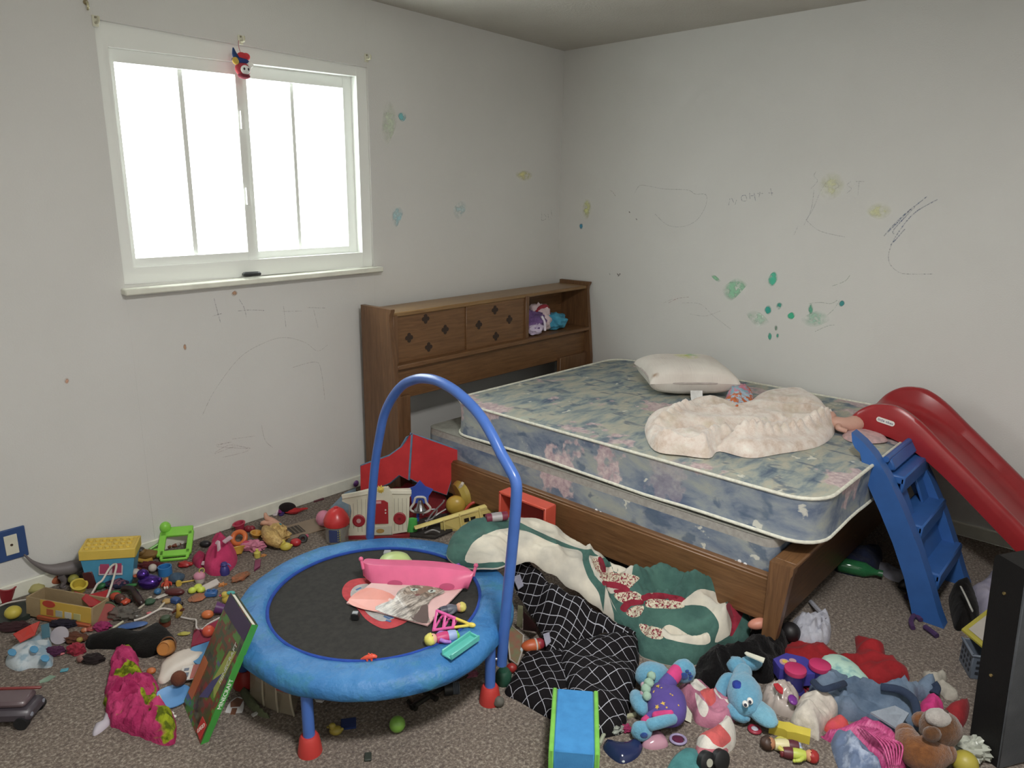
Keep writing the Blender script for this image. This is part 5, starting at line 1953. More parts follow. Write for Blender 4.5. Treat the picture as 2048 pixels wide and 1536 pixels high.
m = MB(); ybar(m, .55, .566, .36, .6, -.003); ybar(m, .765, .781, .36, .58, -.003); m.build('window_mullions', YW, yp)
gr, k = T('toy_ring', 'bright green plastic cuff at the left end of the yellow dollhouse wall', 'toy ring', 824, 1066, .0, rz=10)
m = MB(k); m.lathe([(10, 0), (11, 0), (11, 30), (10, 30), (8.5, 28), (8.5, 2), (10, 0)], n=20, sx=1, sy=.7); m.build('cuff', pl('#3fae46', .35), gr)
rbx = thing('toy_bin', 'orange red plastic bin standing on its side against the bed rail behind the quilt', 'bin', V((-1.60, -1.175, .004)), R(-90))
m = MB()
m.box((0, .025, .135), (.27, .008, .26), bev=.003)
m.prism([(-.10, .03), (.10, .03), (.115, .09), (.11, .18), (.09, .225), (-.09, .225), (-.11, .18), (-.115, .09)], -.006, 0, c=(0, .02, 0), rot=(90, 0, 0))
m.build('body', pl('#a3241f', .35), rbx)
m = MB()
for c, s_ in (((-.13, -.01, .135), (.012, .07, .265)), ((.13, -.01, .135), (.012, .07, .265)), ((0, -.01, .262), (.27, .07, .012)), ((0, -.01, .008), (.27, .07, .012))):
    m.box(c, s_, bev=.003)
m.build('rim', pl('#d04a30', .35), rbx)
slabpx('toy_wedge', 'purple plastic piece poking out above the quilt beside the blue bar', 'toy', [(1002, 1032, .10), (1020, 1018, .12), (1024, 1034, .10), (1010, 1040, .09)], .02, .09, pl('#6b2f86'))
spk = thing('candy_roll', 'maroon paper tube with a silver printed band lying on the quilt edge', 'tube', P(993, 1034, .315))
d_ = (P(1018, 1030, .31) - P(972, 1036, .31)); k = mp(spk.location)
spk.rotation_euler = (0, 0, math.atan2(d_.y, d_.x))
m = MB(k); m.cyl((-22, 0, 0), (22, 0, 0), 9); m.build('tube', pl('#72203a', .35), spk)
m = MB(k); m.cyl((-11, 0, 0), (10, 0, 0), 9.4); m.build('silver_band', pl('#a9a4a6', .3, .4), spk)
# ================================================================== left pile
# blue bin
bn, k = T('toy_bin', 'light blue toy bin with a yellow rim and pink sticker against the left wall', 'bin', 226, 1160, 0, rz=16, tilt=(0, 3))
m = MB(k)
BB = pl('#3f97bd', .4)
vs = []
for (z_, w, d) in ((0, 38, 22), (62, 47, 27), (62, 44, 24), (3, 36, 20)):
    vs += [(-w, -d, z_), (w, -d, z_), (w, d, z_), (-w, d, z_)]
m.add(vs, [(3, 2, 1, 0)] + [(j * 4 + i, j * 4 + (i + 1) % 4, (j + 1) * 4 + (i + 1) % 4, (j + 1) * 4 + i) for j in range(3) for i in range(4)] + [(12, 13, 14, 15)])
m.build('body', BB, bn, ang=20)
m = MB(k)
for c, s_ in (((0, -27, 70), (98, 5, 20)), ((0, 27, 70), (98, 5, 20)), ((-47, 0, 70), (5, 54, 20)), ((47, 0, 70), (5, 54, 20)), ((0, 0, 76), (92, 50, 5))):
    m.box(c, s_, bev=1.2)
yr = m.build('yellow_lid', pl('#d3b431', .42), bn)
m = MB(k)
for x in range(-38, 40, 12):
    for y in (-16, 0, 16):
        m.cyl((x, y, 78), (x, y, 82), 4, n=10)
m.build('lid_studs', pl('#d8bb3c', .42), yr)
m = MB(k); m.box((4, -25.6, 38), (42, 1, 26), rot=(-5, 4, 0), bev=.3); sk = m.build('sticker', pl('#c9b8bd', .5), bn)
m = MB(k); m.box((-7, -26.4, 39), (16, 1, 20), rot=(-5, 4, 0), bev=.3); m.box((15, -26.4, 39), (16, 1, 20), rot=(-5, 4, 0), bev=.3); m.build('pink_print', pl('#a83a62', .5), sk)

dn, k = T('toy_dinosaur', 'grey long tailed toy dinosaur standing at the wall left of the blue bin', 'toy dinosaur', 140, 1168, 0, rz=44)
m = MB(k); m.tube([(-66, 0, 88), (-56, 0, 70), (-44, 0, 56), (-32, 0, 46), (-16, 0, 38), (6, 0, 34), (28, 0, 36), (46, 0, 46), (56, 0, 46)], [1.5, 3, 5, 8, 12, 14, 10, 8, 5], 14)
m.build('body', pl('#6b6464', .55), dn)
for x, y in ((-14, -8), (-6, 9), (20, -7), (24, 7)):
    m = MB(k); m.tube([(x, y, 26), (x + 4, y * 1.1, 13), (x - 2, y * 1.1, 4), (x + 4, y * 1.1, 1.5)], [7, 4.5, 3, 3], 10); m.build('leg', pl('#675f60', .55), dn)
m = MB(k); m.ell((55, -6, 49), 1.4, nu=8, nv=6); m.build('eye', pl('#d3c23c'), dn)

one('toy_egg_shell', 'terracotta orange half egg shape beside the grey dinosaur', 'toy', 103, 1170, pl('#a8562f', .5), lambda m: m.lathe([(0, -16), (7, -14), (10, -4), (10.5, 16), (8, 17), (0, 16)], c=(0, 0, 10), rot=(0, 80, 15)))
one('toy_potato', 'pale yellow lumpy toy food left of the orange half egg', 'toy food', 75, 1186, pl('#a8a05c', .55), lambda m: m.ell((0, 0, 9), (15, 12, 10), amp=.15))
ball('toy_ball', 'olive yellow ball resting on the yellow cup by the blue bin', 'ball', 148, 1166, 10, pl('#8f8c2e', .5), sq=.9, z=.012)
cup('toy_cup', 'bright yellow toy cup beneath the olive ball by the blue bin', 'toy cup', 157, 1182, 12, 14, 18, pl('#c9b31d', .4), tilt=(14, 20))
one('toy_crate', 'dark maroon plastic block between the yellow cup and the blue bin', 'toy block', 184, 1172, pl('#4f2428', .4), lambda m: m.box((0, 0, 18), (19, 22, 38), rot=(0, -6, 15), bev=2))
cup('toy_cup', 'red toy cup with a dark rim lying at the left edge of the photo', 'toy cup', 10, 1200, 14, 16, 30, pl('#8f1a26', .4), tilt=(0, 14))
slabpx('dark_tray', 'dark green plastic tray at the left edge beside the cardboard box', 'tray', [(-10, 1212), (50, 1202), (60, 1228), (20, 1245), (-15, 1248)], .002, .02, pl('#26302a', .5))
ball('toy_ball', 'lumpy yellow ball on the dark green tray at the left edge', 'ball', 28, 1236, 15, pl('#b5a51c', .5), z=.02, sq=.85)
wire('looped_string', 'thin white cord curving across the dark tray at the left edge', 'cord', [(-5, 1214, .03), (15, 1206, .035), (40, 1201, .03), (60, 1198, .02)], .003, pl('#bdb8ae'))

cbx, k = T('cardboard_box', 'tan cardboard toy package with a yellow printed front lying among the left pile', 'box', 136, 1232, 0, rz=-10, tilt=(-6, 3))
m = MB(k)
m.box((0, -22, 20), (146, 3, 40), bev=.8); m.box((0, 22, 20), (146, 3, 40), bev=.8); m.box((-72, 0, 20), (3, 44, 40), bev=.8); m.box((72, 0, 20), (3, 44, 40), bev=.8); m.box((0, 0, 1.5), (144, 44, 3), bev=.8)
m.build('carton', fb('#96825e', '#8a7654', 12, .0008, 200), cbx)
m = MB(k); m.box((16, -24.2, 24), (112, 1.2, 32), bev=.4); pr = m.build('printed_front', pl('#bf9a22', .45), cbx)
m = MB(k); m.prism(circ(14, 18, 0, 0, .5), 0, 1, c=(-20, -24.8, 34), rot=(90, 0, 0)); m.build('red_oval', pl('#b0341f'), pr)
for x, c_ in ((-18, '#a5562a'), (2, '#9a9c8e'), (22, '#b3b1a6'), (42, '#a8a46a')):
    m = MB(k); m.box((x, -25, 17), (15, 1, 13), bev=.3); m.build('picture_patch', pl(c_), pr)
m = MB(k); m.box((14, -26, 3), (118, 6, 8), rot=(12, 0, 0), bev=1); m.build('orange_flap', pl('#a34a22', .5), cbx)
RWr = pl('#a8161f', .22)
slabpx('foil_wrapper', 'shiny red wrapper above the cardboard package', 'wrapper', [(148, 1182, .05), (172, 1188, .07), (186, 1192, .04), (216, 1178, .07), (214, 1192, .05), (205, 1210, .04), (178, 1212, .05)], .02, .045, RWr)
wire('white_hanger_wire', 'bent white plastic wire propped over the red wrapper against the blue bin', 'wire', [(182, 1190, .06), (189, 1178, .065), (195, 1168, .075), (205, 1160, .08), (218, 1138, .10), (228, 1129, .105), (233, 1132, .105), (226, 1160, .08), (217, 1188, .06), (209, 1204, .05)], .004, pl('#c2bcb2'))
one('toy_leaf', 'green plastic leaf piece left of the blue bin base', 'toy part', 201, 1178, pl('#23703a', .4), lambda m: m.ell((0, 0, 6), (12, 8, 6), rot=(0, -20, 0)))
one('toy_leaf', 'thin green plastic leaf in front of the blue bin', 'toy part', 258, 1176, pl('#2b7a35', .4), lambda m: m.ell((0, 0, 4), (18, 5, 4), rot=(0, -10, 10)))
one('toy_leaf', 'green cap piece between the white wire and orange car', 'toy part', 232, 1192, pl('#2f8a44', .4), lambda m: m.ell((0, 0, 5), (10, 8, 6)))
wad('doll_dress', 'crumpled navy doll dress with pink flowers under the blue bin', 'doll clothes', 234, 1174, (22, 12, 8), fb('#2a2c44', '#7a4a5c', 60, .002, 180, .9, .42, .5), seed=41)
rp, k = T('toy_paddle', 'red toy paddle with a dark green rim at the right end of the cardboard package', 'toy paddle', 216, 1240, .0, rz=25, tilt=(52, 0))
m = MB(k); m.lathe([(0, 0), (27, 0), (27, 3), (0, 3)], n=28, sx=.8, sy=1.25); m.build('disc', pl('#8f2a22', .4), rp)
m = MB(k); m.torus((0, 0, 1.5), 27, 2.2, n=36)
for q in m.v:
    q.x *= .8; q.y *= 1.25
m.build('rim', pl('#2f3d20', .4), rp)
oc, k = T('toy_car', 'orange toy car with a dark brown canopy in front of the blue bin', 'toy car', 242, 1206, 0, rz=-28)
m = MB(k); m.ell((-14, 0, 10), (14, 10, 8)).box((6, 0, 8), (34, 16, 9), bev=3); m.build('body', pl('#c0411c', .3), oc)
m = MB(k); m.ell((2, -2, 11), (13, 9, 10)); m.build('canopy', pl('#5a352c', .25), oc)
for x in (-10, 16):
    m = MB(k); m.cyl((x, -9, 5), (x, -12, 5), 5); m.cyl((x, 9, 5), (x, 12, 5), 5); m.build('wheels', pl('#231f1e'), oc)
wire('rubber_snake', 'dark brown rubber snake curling behind the orange car', 'toy snake', [(246, 1178, .02), (262, 1178, .025), (272, 1190, .025), (280, 1202, .02), (284, 1208, .01)], .013, pl('#2f1f1c', .3), n=12)
one('toy_gem', 'small green gem right of the thin green leaf', 'toy part', 271, 1184, pl('#2f9a40', .3), lambda m: m.ell((0, 0, 3), (6, 4, 3), nu=7, nv=4))
duck('metallic purple toy duck with white wings right of the blue bin', 300, 1176, 1.55, pl('#4a2a86', .18, .75), pl('#b5502a'))
for i, (x, y) in enumerate(((272, 1152), (306, 1143))):
    ball('toy_bead', ('round pale bead left of the metallic purple duck', 'round pale bead behind the metallic purple duck')[i], 'bead', x, y, 8, pl('#bdb2a8', .4), z=.02)
cl, k = T('toy_creature', 'brown and amber toy animal between the blue bin and the lime frame', 'toy animal', 297, 1120, 0)
m = MB(k); m.ell((0, 0, 12), (20, 12, 10), amp=.2).ell((-10, -4, 20), (10, 8, 8)); m.build('body', pl('#7a5a22', .5), cl)
m = MB(k); m.ell((-12, -4, 24), (9, 8, 6)); m.build('dark_head_top', pl('#33322e', .4), cl)
m = MB(k); m.tube([(-14, -12, 7), (0, -14, 5), (14, -12, 8)], 4, 8); m.build('yellow_belly', pl('#b8901c'), cl)
wad('crimson_cloth', 'dark red cloth scrap beneath the brown toy animal', 'cloth', 303, 1138, (24, 12, 8), fb('#5f2226'), seed=42)
slabpx('red_wedge', 'dull red triangular piece left of the purple duck', 'toy part', [(262, 1144), (276, 1134), (300, 1136), (296, 1142), (272, 1147)], 0, .012, pl('#84302c'))

# lime frame
lf, k = T('toy_photo_stand', 'lime green plastic toy photo frame lying near the back wall', 'toy frame', 352, 1114, 0, rz=14, tilt=(30, 0))
LM = pl('#7fd028', .35)
lf.location.z += 20 * k * math.sin(R(30))
m = MB(k)
m.box((0, -4, 3), (56, 14, 7), bev=1.5); m.box((-27, 20, 3), (13, 58, 7), bev=1.5); m.box((25, 20, 3), (11, 54, 7), bev=1.5); m.box((-2, 48, 3), (60, 22, 7), bev=1.5); m.box((20, 54, 3), (10, 12, 6), bev=2)
m.box((0, -18, 3), (50, 5, 6), bev=1.5); m.box((-24, -11, 3), (6, 12, 6), bev=1.5); m.box((24, -11, 3), (6, 12, 6), bev=1.5); m.torus((-36, 2, 3), 7, 2.2)
m.build('frame', LM, lf)
m = MB(k); m.ell((-24, 56, 10), (11, 11, 13)); m.build('knob', LM, lf)
lying('brown toy figure showing through the lime green frame', 348, 1094, 26, '#5c3a1c', '#8f5f2c', '#7a3a1c', '#a9a49a', '#6a3a22', rz=40)
wire('green_rod', 'thin green plastic rod along the wall left of the lime frame', 'rod', [(268, 1110, .02), (290, 1104, .03), (320, 1086, .05)], .006, pl('#5fae26'))
one('toy_shoe', 'small dark toy shoe left of the hot pink backpack', 'toy', 411, 1094, pl('#28262a', .4), lambda m: m.ell((0, 0, 7), (11, 7, 7)))

# hot pink backpack
hp = thing('child_backpack', 'hot pink child size backpack with pale straps near the back wall', 'backpack', P(442, 1110, 0))
HPK = fb('#c22a63', '#a81f52', 14, .003, 60)
cloth('bag_body', HPK, [(412, 1095), (425, 1072), (440, 1066), (458, 1072), (472, 1088), (470, 1108), (450, 1126), (425, 1130), (408, 1122), (405, 1108)], h=.11, zp=.05, seed=51, par=hp, fold=.6, fr=11, res=.009, edge=.05)
cloth('bag_flap', fb('#a3214f'), [(384, 1110), (396, 1102), (412, 1104), (410, 1120), (398, 1128), (386, 1120)], h=.05, zp=.02, seed=52, par=hp, fr=12, res=.008)
for pts in ([(438, 1100, .12), (437, 1086, .125), (433, 1084, .12)], [(448, 1084, .12), (462, 1074, .11)], [(404, 1126, .02), (424, 1128, .02)]):
    m = MB(); m.tube([P(*p) - hp.location for p in pts], .009, 8, flat=.35, spline=False); m.build('strap', fb('#c9a9b3'), hp)
one('toy_fish', 'small red toy shape left of the hot pink backpack flap', 'toy', 370, 1134, pl('#a81c1c', .35), lambda m: m.ell((0, 0, 6), (13, 8, 6), amp=.3, fr=2).ell((11, 2, 6), (5, 4, 4)))
one('toy_ring', 'thick orange toy ring beside the hot pink backpack', 'toy ring', 479, 1088, pl('#d0661a', .38), lambda m: m.torus((0, 0, 13), 12.5, 5, rot=(52, 0, 0)))
cup('toy_bowl', 'yellow toy bowl tipped against the hot pink backpack', 'toy bowl', 474, 1110, 9, 17, 12, pl('#cf9f1c', .4), tilt=(-30, -20))
cup('toy_cup', 'raspberry pink toy cup nearest the wall beyond the orange ring', 'toy cup', 482, 1062, 7, 11, 16, pl('#b02345', .4), tilt=(6, -8))
one('toy_heart', 'dark red rounded toy beside the raspberry pink cup', 'toy', 500, 1064, pl('#8a1f2e', .4), lambda m: m.ell((-3, 0, 7), (8, 6, 7)).ell((4, 0, 7), (7, 6, 7)))
cup('toy_bowl', 'small yellow bowl behind the pink tulle dress', 'toy bowl', 512, 1074, 7, 11, 8, pl('#c9921c', .4), tilt=(0, 12))
td = wad('doll_dress', 'pink tulle doll dress beside the blonde doll', 'doll clothes', 508, 1100, (25, 14, 11), fb('#c97a92', '#b5657f', 30, .003), seed=53)
m = MB(mp(td.location)); m.ell((-14, 0, 9), (10, 10, 10), amp=.25); m.build('bodice', fb('#c23a5e'), td)
# blonde doll face down
bd = thing('fashion_doll', 'blonde doll lying face down with legs raised against the wall', 'doll', P(550, 1078, 0))
def bt_(name, pts, r, mat, **k_):
    m = MB(); m.tube([P(*p) - bd.location for p in pts], r, 12, **k_); return m.build(name, mat, bd)
SKN = pl('#c9977c', .45)
bt_('torso', [(556, 1052, .035), (553, 1062, .03), (549, 1072, .03)], [.022, .018, .024], SKN)
bt_('leg', [(557, 1052, .04), (545, 1042, .055), (534, 1036, .075), (530, 1026, .10)], [.018, .015, .012, .006], SKN)
bt_('leg', [(551, 1054, .04), (540, 1046, .05), (526, 1046, .05), (524, 1050, .02)], [.018, .015, .011, .006], SKN)
bt_('teal_top', [(557, 1054, .038), (552, 1062, .034)], [.024, .022], fb('#2f94a0'))
m = MB(); m.ell((0, 0, .03), (.036, .033, .034)); m.build('head', SKN, bd, loc=P(548, 1078, .0) - bd.location)
HAIR = NT('blonde_hair')
HAIR.base(HAIR.ramp(HAIR.noise(HAIR.coord(scale=(50, 8, 50)), 2, 4, .7), [(.3, lin('#8f6c38', 1.1)), (.6, lin('#c9ab6c', 1.15)), (.8, lin('#dcc794', 1.15))]))
HAIR.set(rough=.5); HAIR.bump(HAIR.noise(HAIR.coord(scale=(60, 8, 60)), 3, 3), .004)
m = MB(); m.ell((0, 0, .036), (.058, .055, .04), amp=.3, fr=2.2, seed=3, nu=30, nv=20)
for q in m.v: q.z = max(q.z, .001)
m.build('hair', HAIR.m, bd, loc=P(553, 1083, .0) - bd.location)
m = MB(); m.tube([P(530, 1056, .04) - bd.location, P(536, 1066, .045) - bd.location, P(545, 1076, .05) - bd.location, P(562, 1090, .03) - bd.location], [.014, .03, .036, .018], 12); m.build('hair_lock', HAIR.m, bd)
duck('small yellow toy duck peeking over the far left trampoline rim', 572, 1100, .85, pl('#bfae2a', .45), pl('#c8622a'))
one('toy_bead', 'red rounded toy half hidden behind the far trampoline rim', 'toy', 592, 1092, pl('#b01a24', .35), lambda m: m.ell((0, 0, 8), (11, 9, 8)))
one('toy_ring', 'dark grey toy tyre ring beside the red rounded toy behind the trampoline', 'toy ring', 606, 1084, pl('#33312f', .5), lambda m: m.torus((0, 0, 7), 6, 3.5, rot=(70, 0, 20)))
slabpx('pink_strip', 'pink plastic strip in front of the floor vent', 'toy part', [(596, 1072), (616, 1068), (617, 1072), (598, 1076)], 0, .006, pl('#c0466c'))
one('toy_bottle', 'pale lime toy bottle beside the doll dress, left of the trampoline', 'toy bottle', 515, 1114, pl('#c0b53c', .4), lambda m: m.lathe([(0, 0), (6, 0), (6.5, 10), (3, 13), (3, 17), (0, 17)]))
one('toy_star', 'small orange star shape beside the pale lime toy bottle', 'toy', 527, 1112, pl('#c9853a', .4), lambda m: m.prism(star(5, 6, 2.6), 0, 3))
slabpx('magenta_scrap', 'magenta plastic scrap at the left trampoline rim', 'toy part', [(510, 1120), (522, 1118), (520, 1132), (508, 1140)], 0, .008, pl('#7c2a52'))
fl, k = T('toy_figure', 'indigo toy bottle figure on the carpet left of the trampoline', 'toy figure', 450, 1148, 0)
m = MB(k); m.lathe([(0, 0), (9, 0), (9.5, 8), (7, 16), (5, 18), (7, 21), (5, 25), (0, 26)]); m.build('body', pl('#39357e', .4), fl)
m = MB(k); m.tube([(4, 0, 20), (9, 0, 22), (14, -2, 18)], [2, 1.6, 1], 8); m.build('wing', pl('#6a68a0'), fl)
one('coral_fragment', 'rough orange brown foam piece on the carpet beside the trampoline rim', 'foam piece', 482, 1158, fb('#a35a35', '#7d5a40', 60, .004), lambda m: m.ell((0, 0, 5), (11, 20, 6), rot=(0, 0, -28), amp=.4, fr=3))
ct, k = T('toy_cupcake', 'pink topped white toy cupcake on the carpet, lime trinket in front', 'toy food', 400, 1164, 0)
m = MB(k); m.lathe([(0, 0), (8, 0), (10.5, 11), (0, 11)]); m.build('white_cup', pl('#c9bdb6', .45), ct)
m = MB(k); m.ell((0, 0, 13), (11.5, 11, 9)); m.build('pink_icing', pl('#c78098', .45), ct)
m = MB(k); m.torus((5, 2, 24), 5, 1, rot=(80, 0, 40), n=18, m=6); m.build('yellow_loop', pl('#b3ab3a'), ct)
lt, k = T('toy_trinket', 'fluorescent lime three lobed trinket on the carpet by the paper tag', 'toy', 394, 1184, 0)
m = MB(k); m.ell((0, 6, 7), (8, 9, 7)).ell((-7, -4, 6), (8, 8, 6)).ell((9, -1, 6), (8, 8, 6)); m.build('lobes', pl('#bfd01c', .32), lt)
slabpx('paper_tag', 'white paper tag lying right of the lime trinket', 'tag', [(403, 1172), (433, 1157), (440, 1166), (411, 1180)], .001, .005, pl('#c9bfb8', .7))
one('toy_starfish', 'small orange starfish right of the white paper tag', 'toy', 445, 1171, pl('#c0762a', .45), lambda m: m.prism(star(5, 9, 3.5, 20), 0, 4))
one('toy_brick', 'blue toy brick below the white paper tag', 'toy brick', 423, 1192, pl('#2c5f9c', .4), lambda m: m.box((0, 0, 6), (23, 16, 10), rot=(0, 0, 10), bev=2).cyl((-5, 0, 11), (-5, 0, 14), 3, n=10).cyl((5, 2, 11), (5, 2, 14), 3, n=10))
one('play_dough', 'flattened terracotta play dough lump between lime trinket and blue brick', 'play dough', 396, 1198, fb('#a8603c', '#8a6248', 50, .003), lambda m: m.ell((0, 0, 3), (16, 16, 4), amp=.3))
cup('toy_cup', 'blue cylindrical toy cup behind the purple duck', 'toy cup', 331, 1148, 13, 13, 15, pl('#2276b8', .4), rim=False)
one('toy_net', 'dark slate blue mesh ball right of the blue cylindrical cup', 'toy', 354, 1164, fb('#33495e', '#46586a', 70, .003), lambda m: m.ell((0, 0, 9), (16, 13, 10), amp=.15))
lying('orange and red toy figure seated in front of the blue cylindrical cup', 334, 1172, 34, '#c07a22', '#c9682a', '#c63a1a', '#c2451c', '#d8cfc4', rz=-70)
one('toy_bean', 'maroon oval toy bean below the orange figure', 'toy', 350, 1190, pl('#561e20', .35), lambda m: m.ell((0, 0, 7), (20, 9, 7)))
tm, k = T('toy_mallet', 'yellow toy mallet on the carpet right of the slate mesh ball', 'toy mallet', 360, 1170, 0, rz=30)
m = MB(k); m.cyl((-2, -5, 5), (-2, 5, 5), 5.5); m.build('head', pl('#c9a81c', .4), tm)
m = MB(k); m.cyl((2, 0, 5), (29, 0, 3), 1.8, 1.4); m.build('handle', pl('#c9a81c', .4), tm)
one('toy_marble', 'blue marble beside the white fork', 'marble', 316, 1188, pl('#2f6c9c', .3), lambda m: m.ell((0, 0, 6), (7, 7, 6)))
fk, k = T('plastic_fork', 'white plastic fork on the carpet below the orange figure', 'fork', 318, 1196, .004, rz=48)
m = MB(k); m.box((-16, 0, 2), (26, 3, 2), bev=.6); m.box((0, 0, 2), (9, 10, 2), bev=.6); m.build('handle', pl('#bfb8ae', .45), fk)
for y in (-3.8, 0, 3.8):
    m = MB(k); m.box((11, y, 2), (16, 1.8, 2), bev=.5); m.build('tine', pl('#bfb8ae', .45), fk)
one('toy_brick', 'dark blue toy brick right of the white fork', 'toy brick', 352, 1206, pl('#2a4a80', .4), lambda m: m.box((0, 0, 6), (18, 13, 11), rot=(0, 0, -20), bev=2))
one('wood_bead', 'tan flattened bead beside the dark blue brick', 'bead', 334, 1206, pl('#b08c4c', .5), lambda m: m.ell((0, 0, 4), (9, 7, 5)))
one('toy_bead', 'small black bead by the banana figure', 'toy part', 362, 1212, pl('#2a2222', .4), lambda m: m.ell((0, 0, 5), (5, 5, 5)))
bf, k = T('toy_banana', 'yellow banana shaped toy standing by the white cable', 'toy', 356, 1238, 0)
m = MB(k); m.tube([(2, 0, 34), (5, 0, 26), (4, 0, 14), (-2, 0, 4)], [2, 6, 6.5, 3], 12); m.build('body', pl('#b3922a', .45), bf)
m = MB(k); m.tube([(0, -3, 22), (-8, -4, 16)], [2.5, 2], 8, spline=False); m.tube([(4, -3, 20), (15, -3, 24)], [2.5, 3], 8, spline=False); m.build('arm', pl('#5a2a1c'), bf)
wire('white_cable', 'long white cable snaking across the carpet left of the picture book', 'cable', [(268, 1241, .008), (288, 1235, .008), (312, 1222, .008), (326, 1217, .008), (345, 1220, .008)], .004, pl('#c9c0b8'))
wire('white_twig', 'short white plastic stem branching up from the cable', 'stem', [(318, 1218, .008), (325, 1210, .008), (330, 1204, .008)], .004, pl('#bfb59c'))
wire('white_stick', 'white plastic stick lying right of the orange car', 'stick', [(270, 1224, .006), (282, 1214, .006), (291, 1206, .006), (299, 1196, .006), (304, 1194, .006)], .0045, pl('#bdb5a2'), n=6)
wire('white_stick', 'pale white stick below the cardboard package by the blue spatula', 'stick', [(225, 1257, .006), (246, 1243, .006)], .0045, pl('#bfbba2'), n=6)
one('play_dough', 'dark green play dough lump between the white sticks', 'play dough', 300, 1208, pl('#33553c', .6), lambda m: m.ell((0, 0, 5), (11, 9, 6), amp=.25))
one('pink_chip', 'small salmon pink chip beside the white cable', 'toy part', 299, 1228, pl('#c9646c', .45), lambda m: m.ell((0, 0, 2), (6, 4, 2.5)))
wad('crumpled_wrap', 'crumpled dark clear plastic bag in the middle of the left pile', 'plastic bag', 252, 1234, (28, 20, 12), clear('#5d5750', .75, .2), seed=43)
ps, k = T('toy_spatula', 'blue toy spatula lying at the edge of the black cloth', 'toy', 266, 1255, .004, rz=18)
m = MB(k); m.ell((0, 0, 5), (28, 11, 4)); m.build('blade', pl('#2f5590', .35), ps)
m = MB(k); m.ell((-22, -5, 4), (12, 6, 3), rot=(0, 0, 25)); m.build('light_blue_tip', pl('#4a8fc0', .35), ps)
wad('magenta_scrap', 'magenta cloth scrap beneath the cardboard package', 'cloth', 204, 1258, (17, 11, 8), fb('#8f2058'), seed=44)
lying('salmon faced toy figure under the cardboard package', 180, 1262, 28, '#a35a2a', '#c9866a', '#9a4030', '#8a2f3a', '#a8862a', rz=30)
one('toy_ball', 'brown green striped cup toy above the black cloth', 'toy', 331, 1250, pl('#6a3320', .45), lambda m: m.lathe([(0, 0), (10, 0), (11, 10), (9, 18), (0, 19)]))
one('toy_acorn_hat', 'dark green hat shape on the brown cup toy above the black cloth', 'toy part', 331, 1240, pl('#34452c', .45), lambda m: m.lathe([(0, 0), (10, 0), (9, 7), (5, 9), (0, 9)]), z=.026)
cloth('black_cloth', fb('#0d0b09', '#080706', 9, .003), [(170, 1280), (185, 1268), (235, 1256), (278, 1262), (316, 1245), (340, 1262), (352, 1282), (320, 1300), (285, 1310), (245, 1295), (200, 1292), (176, 1292)], h=.035, seed=45, label='flat black cloth spread on the carpet left of the picture book', cat='cloth')
by, k = T('toy_barrel', 'orange yellow striped toy barrel lying by the black cloth', 'toy barrel', 335, 1308, 0.004, rz=-12)
m = MB(k); m.lathe([(0, -17), (12, -17), (15, -8), (15, 8), (13, 16), (12, 17), (11, 14), (0, 14)], c=(0, 0, 14), rot=(62, 0, 14)); m.build('barrel', pl('#b0701c', .42), by)
m = MB(k); m.torus((-1, 5.5, 17), 15, 1.6, rot=(62, 0, 14)); m.build('band', pl('#5a3414'), by)
one('play_dough', 'flat yellow scrap on the carpet right of the orange barrel', 'toy part', 369, 1270, pl('#a39a2a', .5), lambda m: m.ell((0, 0, 3), (12, 6, 3), amp=.3))
one('toy_ball', 'orange oval toy on the carpet above the crimson paper', 'toy', 416, 1236, pl('#c8641c', .38), lambda m: m.ell((0, 0, 8), (12, 10, 8)))
one('toy_cup', 'small purple cup lying beside the top of the picture book', 'toy cup', 446, 1228, pl('#5f2f68', .4), lambda m: m.lathe([(0, 0), (9, 0), (12, 20), (10, 20), (8, 2), (0, 2)], c=(6, 0, 10), rot=(0, -70, 10)))
td2, k = duck('small yellow toy bird with a teal crest at the left trampoline rim', 458, 1206, .95, pl('#c2a92c', .45), pl('#b02a4a'))
m = MB(k); m.ell((6, 0, 24), (9, 5, 4)); m.build('teal_crest', pl('#3fa6a0'), td2)
slabpx('crimson_paper', 'crimson printed paper with a wavy white edge behind the picture book', 'paper', [(388, 1260, .02), (396, 1256, .05), (404, 1259, .03), (415, 1250, .05), (440, 1238, .06), (452, 1250, .05), (438, 1275, .01), (382, 1292, .004)], .002, .012, pl('#8a1c3c', .5))
wire('white_trim', 'wavy white trim along the crimson paper', 'trim', [(362, 1234, .012), (380, 1238, .012), (392, 1240, .02), (393, 1255, .05), (404, 1258, .035), (416, 1248, .05), (440, 1235, .065)], .003, pl('#c4bdb8'), n=6)
one('toy_ball', 'red orange round toy lying on the crimson paper', 'ball', 418, 1272, pl('#c2401c', .4), lambda m: m.ell((0, 0, 11), (12, 12, 11)), z=.02)
slabpx('blue_card', 'bright blue plastic sheet under the white foil bag', 'card', [(385, 1294), (425, 1280), (410, 1320), (398, 1330), (370, 1312)], .003, .008, pl('#3f86b8', .45))
cloth('foil_bag', pl('#c3b8ac', .4), [(318, 1345), (325, 1322), (345, 1308), (376, 1296), (392, 1302), (408, 1302), (405, 1312), (385, 1330), (360, 1340), (330, 1364), (314, 1360)], h=.014, seed=46, res=.009, label='torn white foil bag on the carpet left of the picture book', cat='bag')
one('bottle_cap', 'orange yellow cap by the pink flowered cloth', 'cap', 303, 1346, pl('#b5601c', .4), lambda m: m.ell((0, 0, 5), (9, 8, 6)))
cd_, k = T('photo_card', 'white photo card with a red picture strip beside the brown ball', 'card', 379, 1346, .018, rz=14)
m = MB(k); m.box((0, 0, 1), (34, 46, 2), bev=.3); m.build('card', pl('#bdb6ae', .6), cd_)
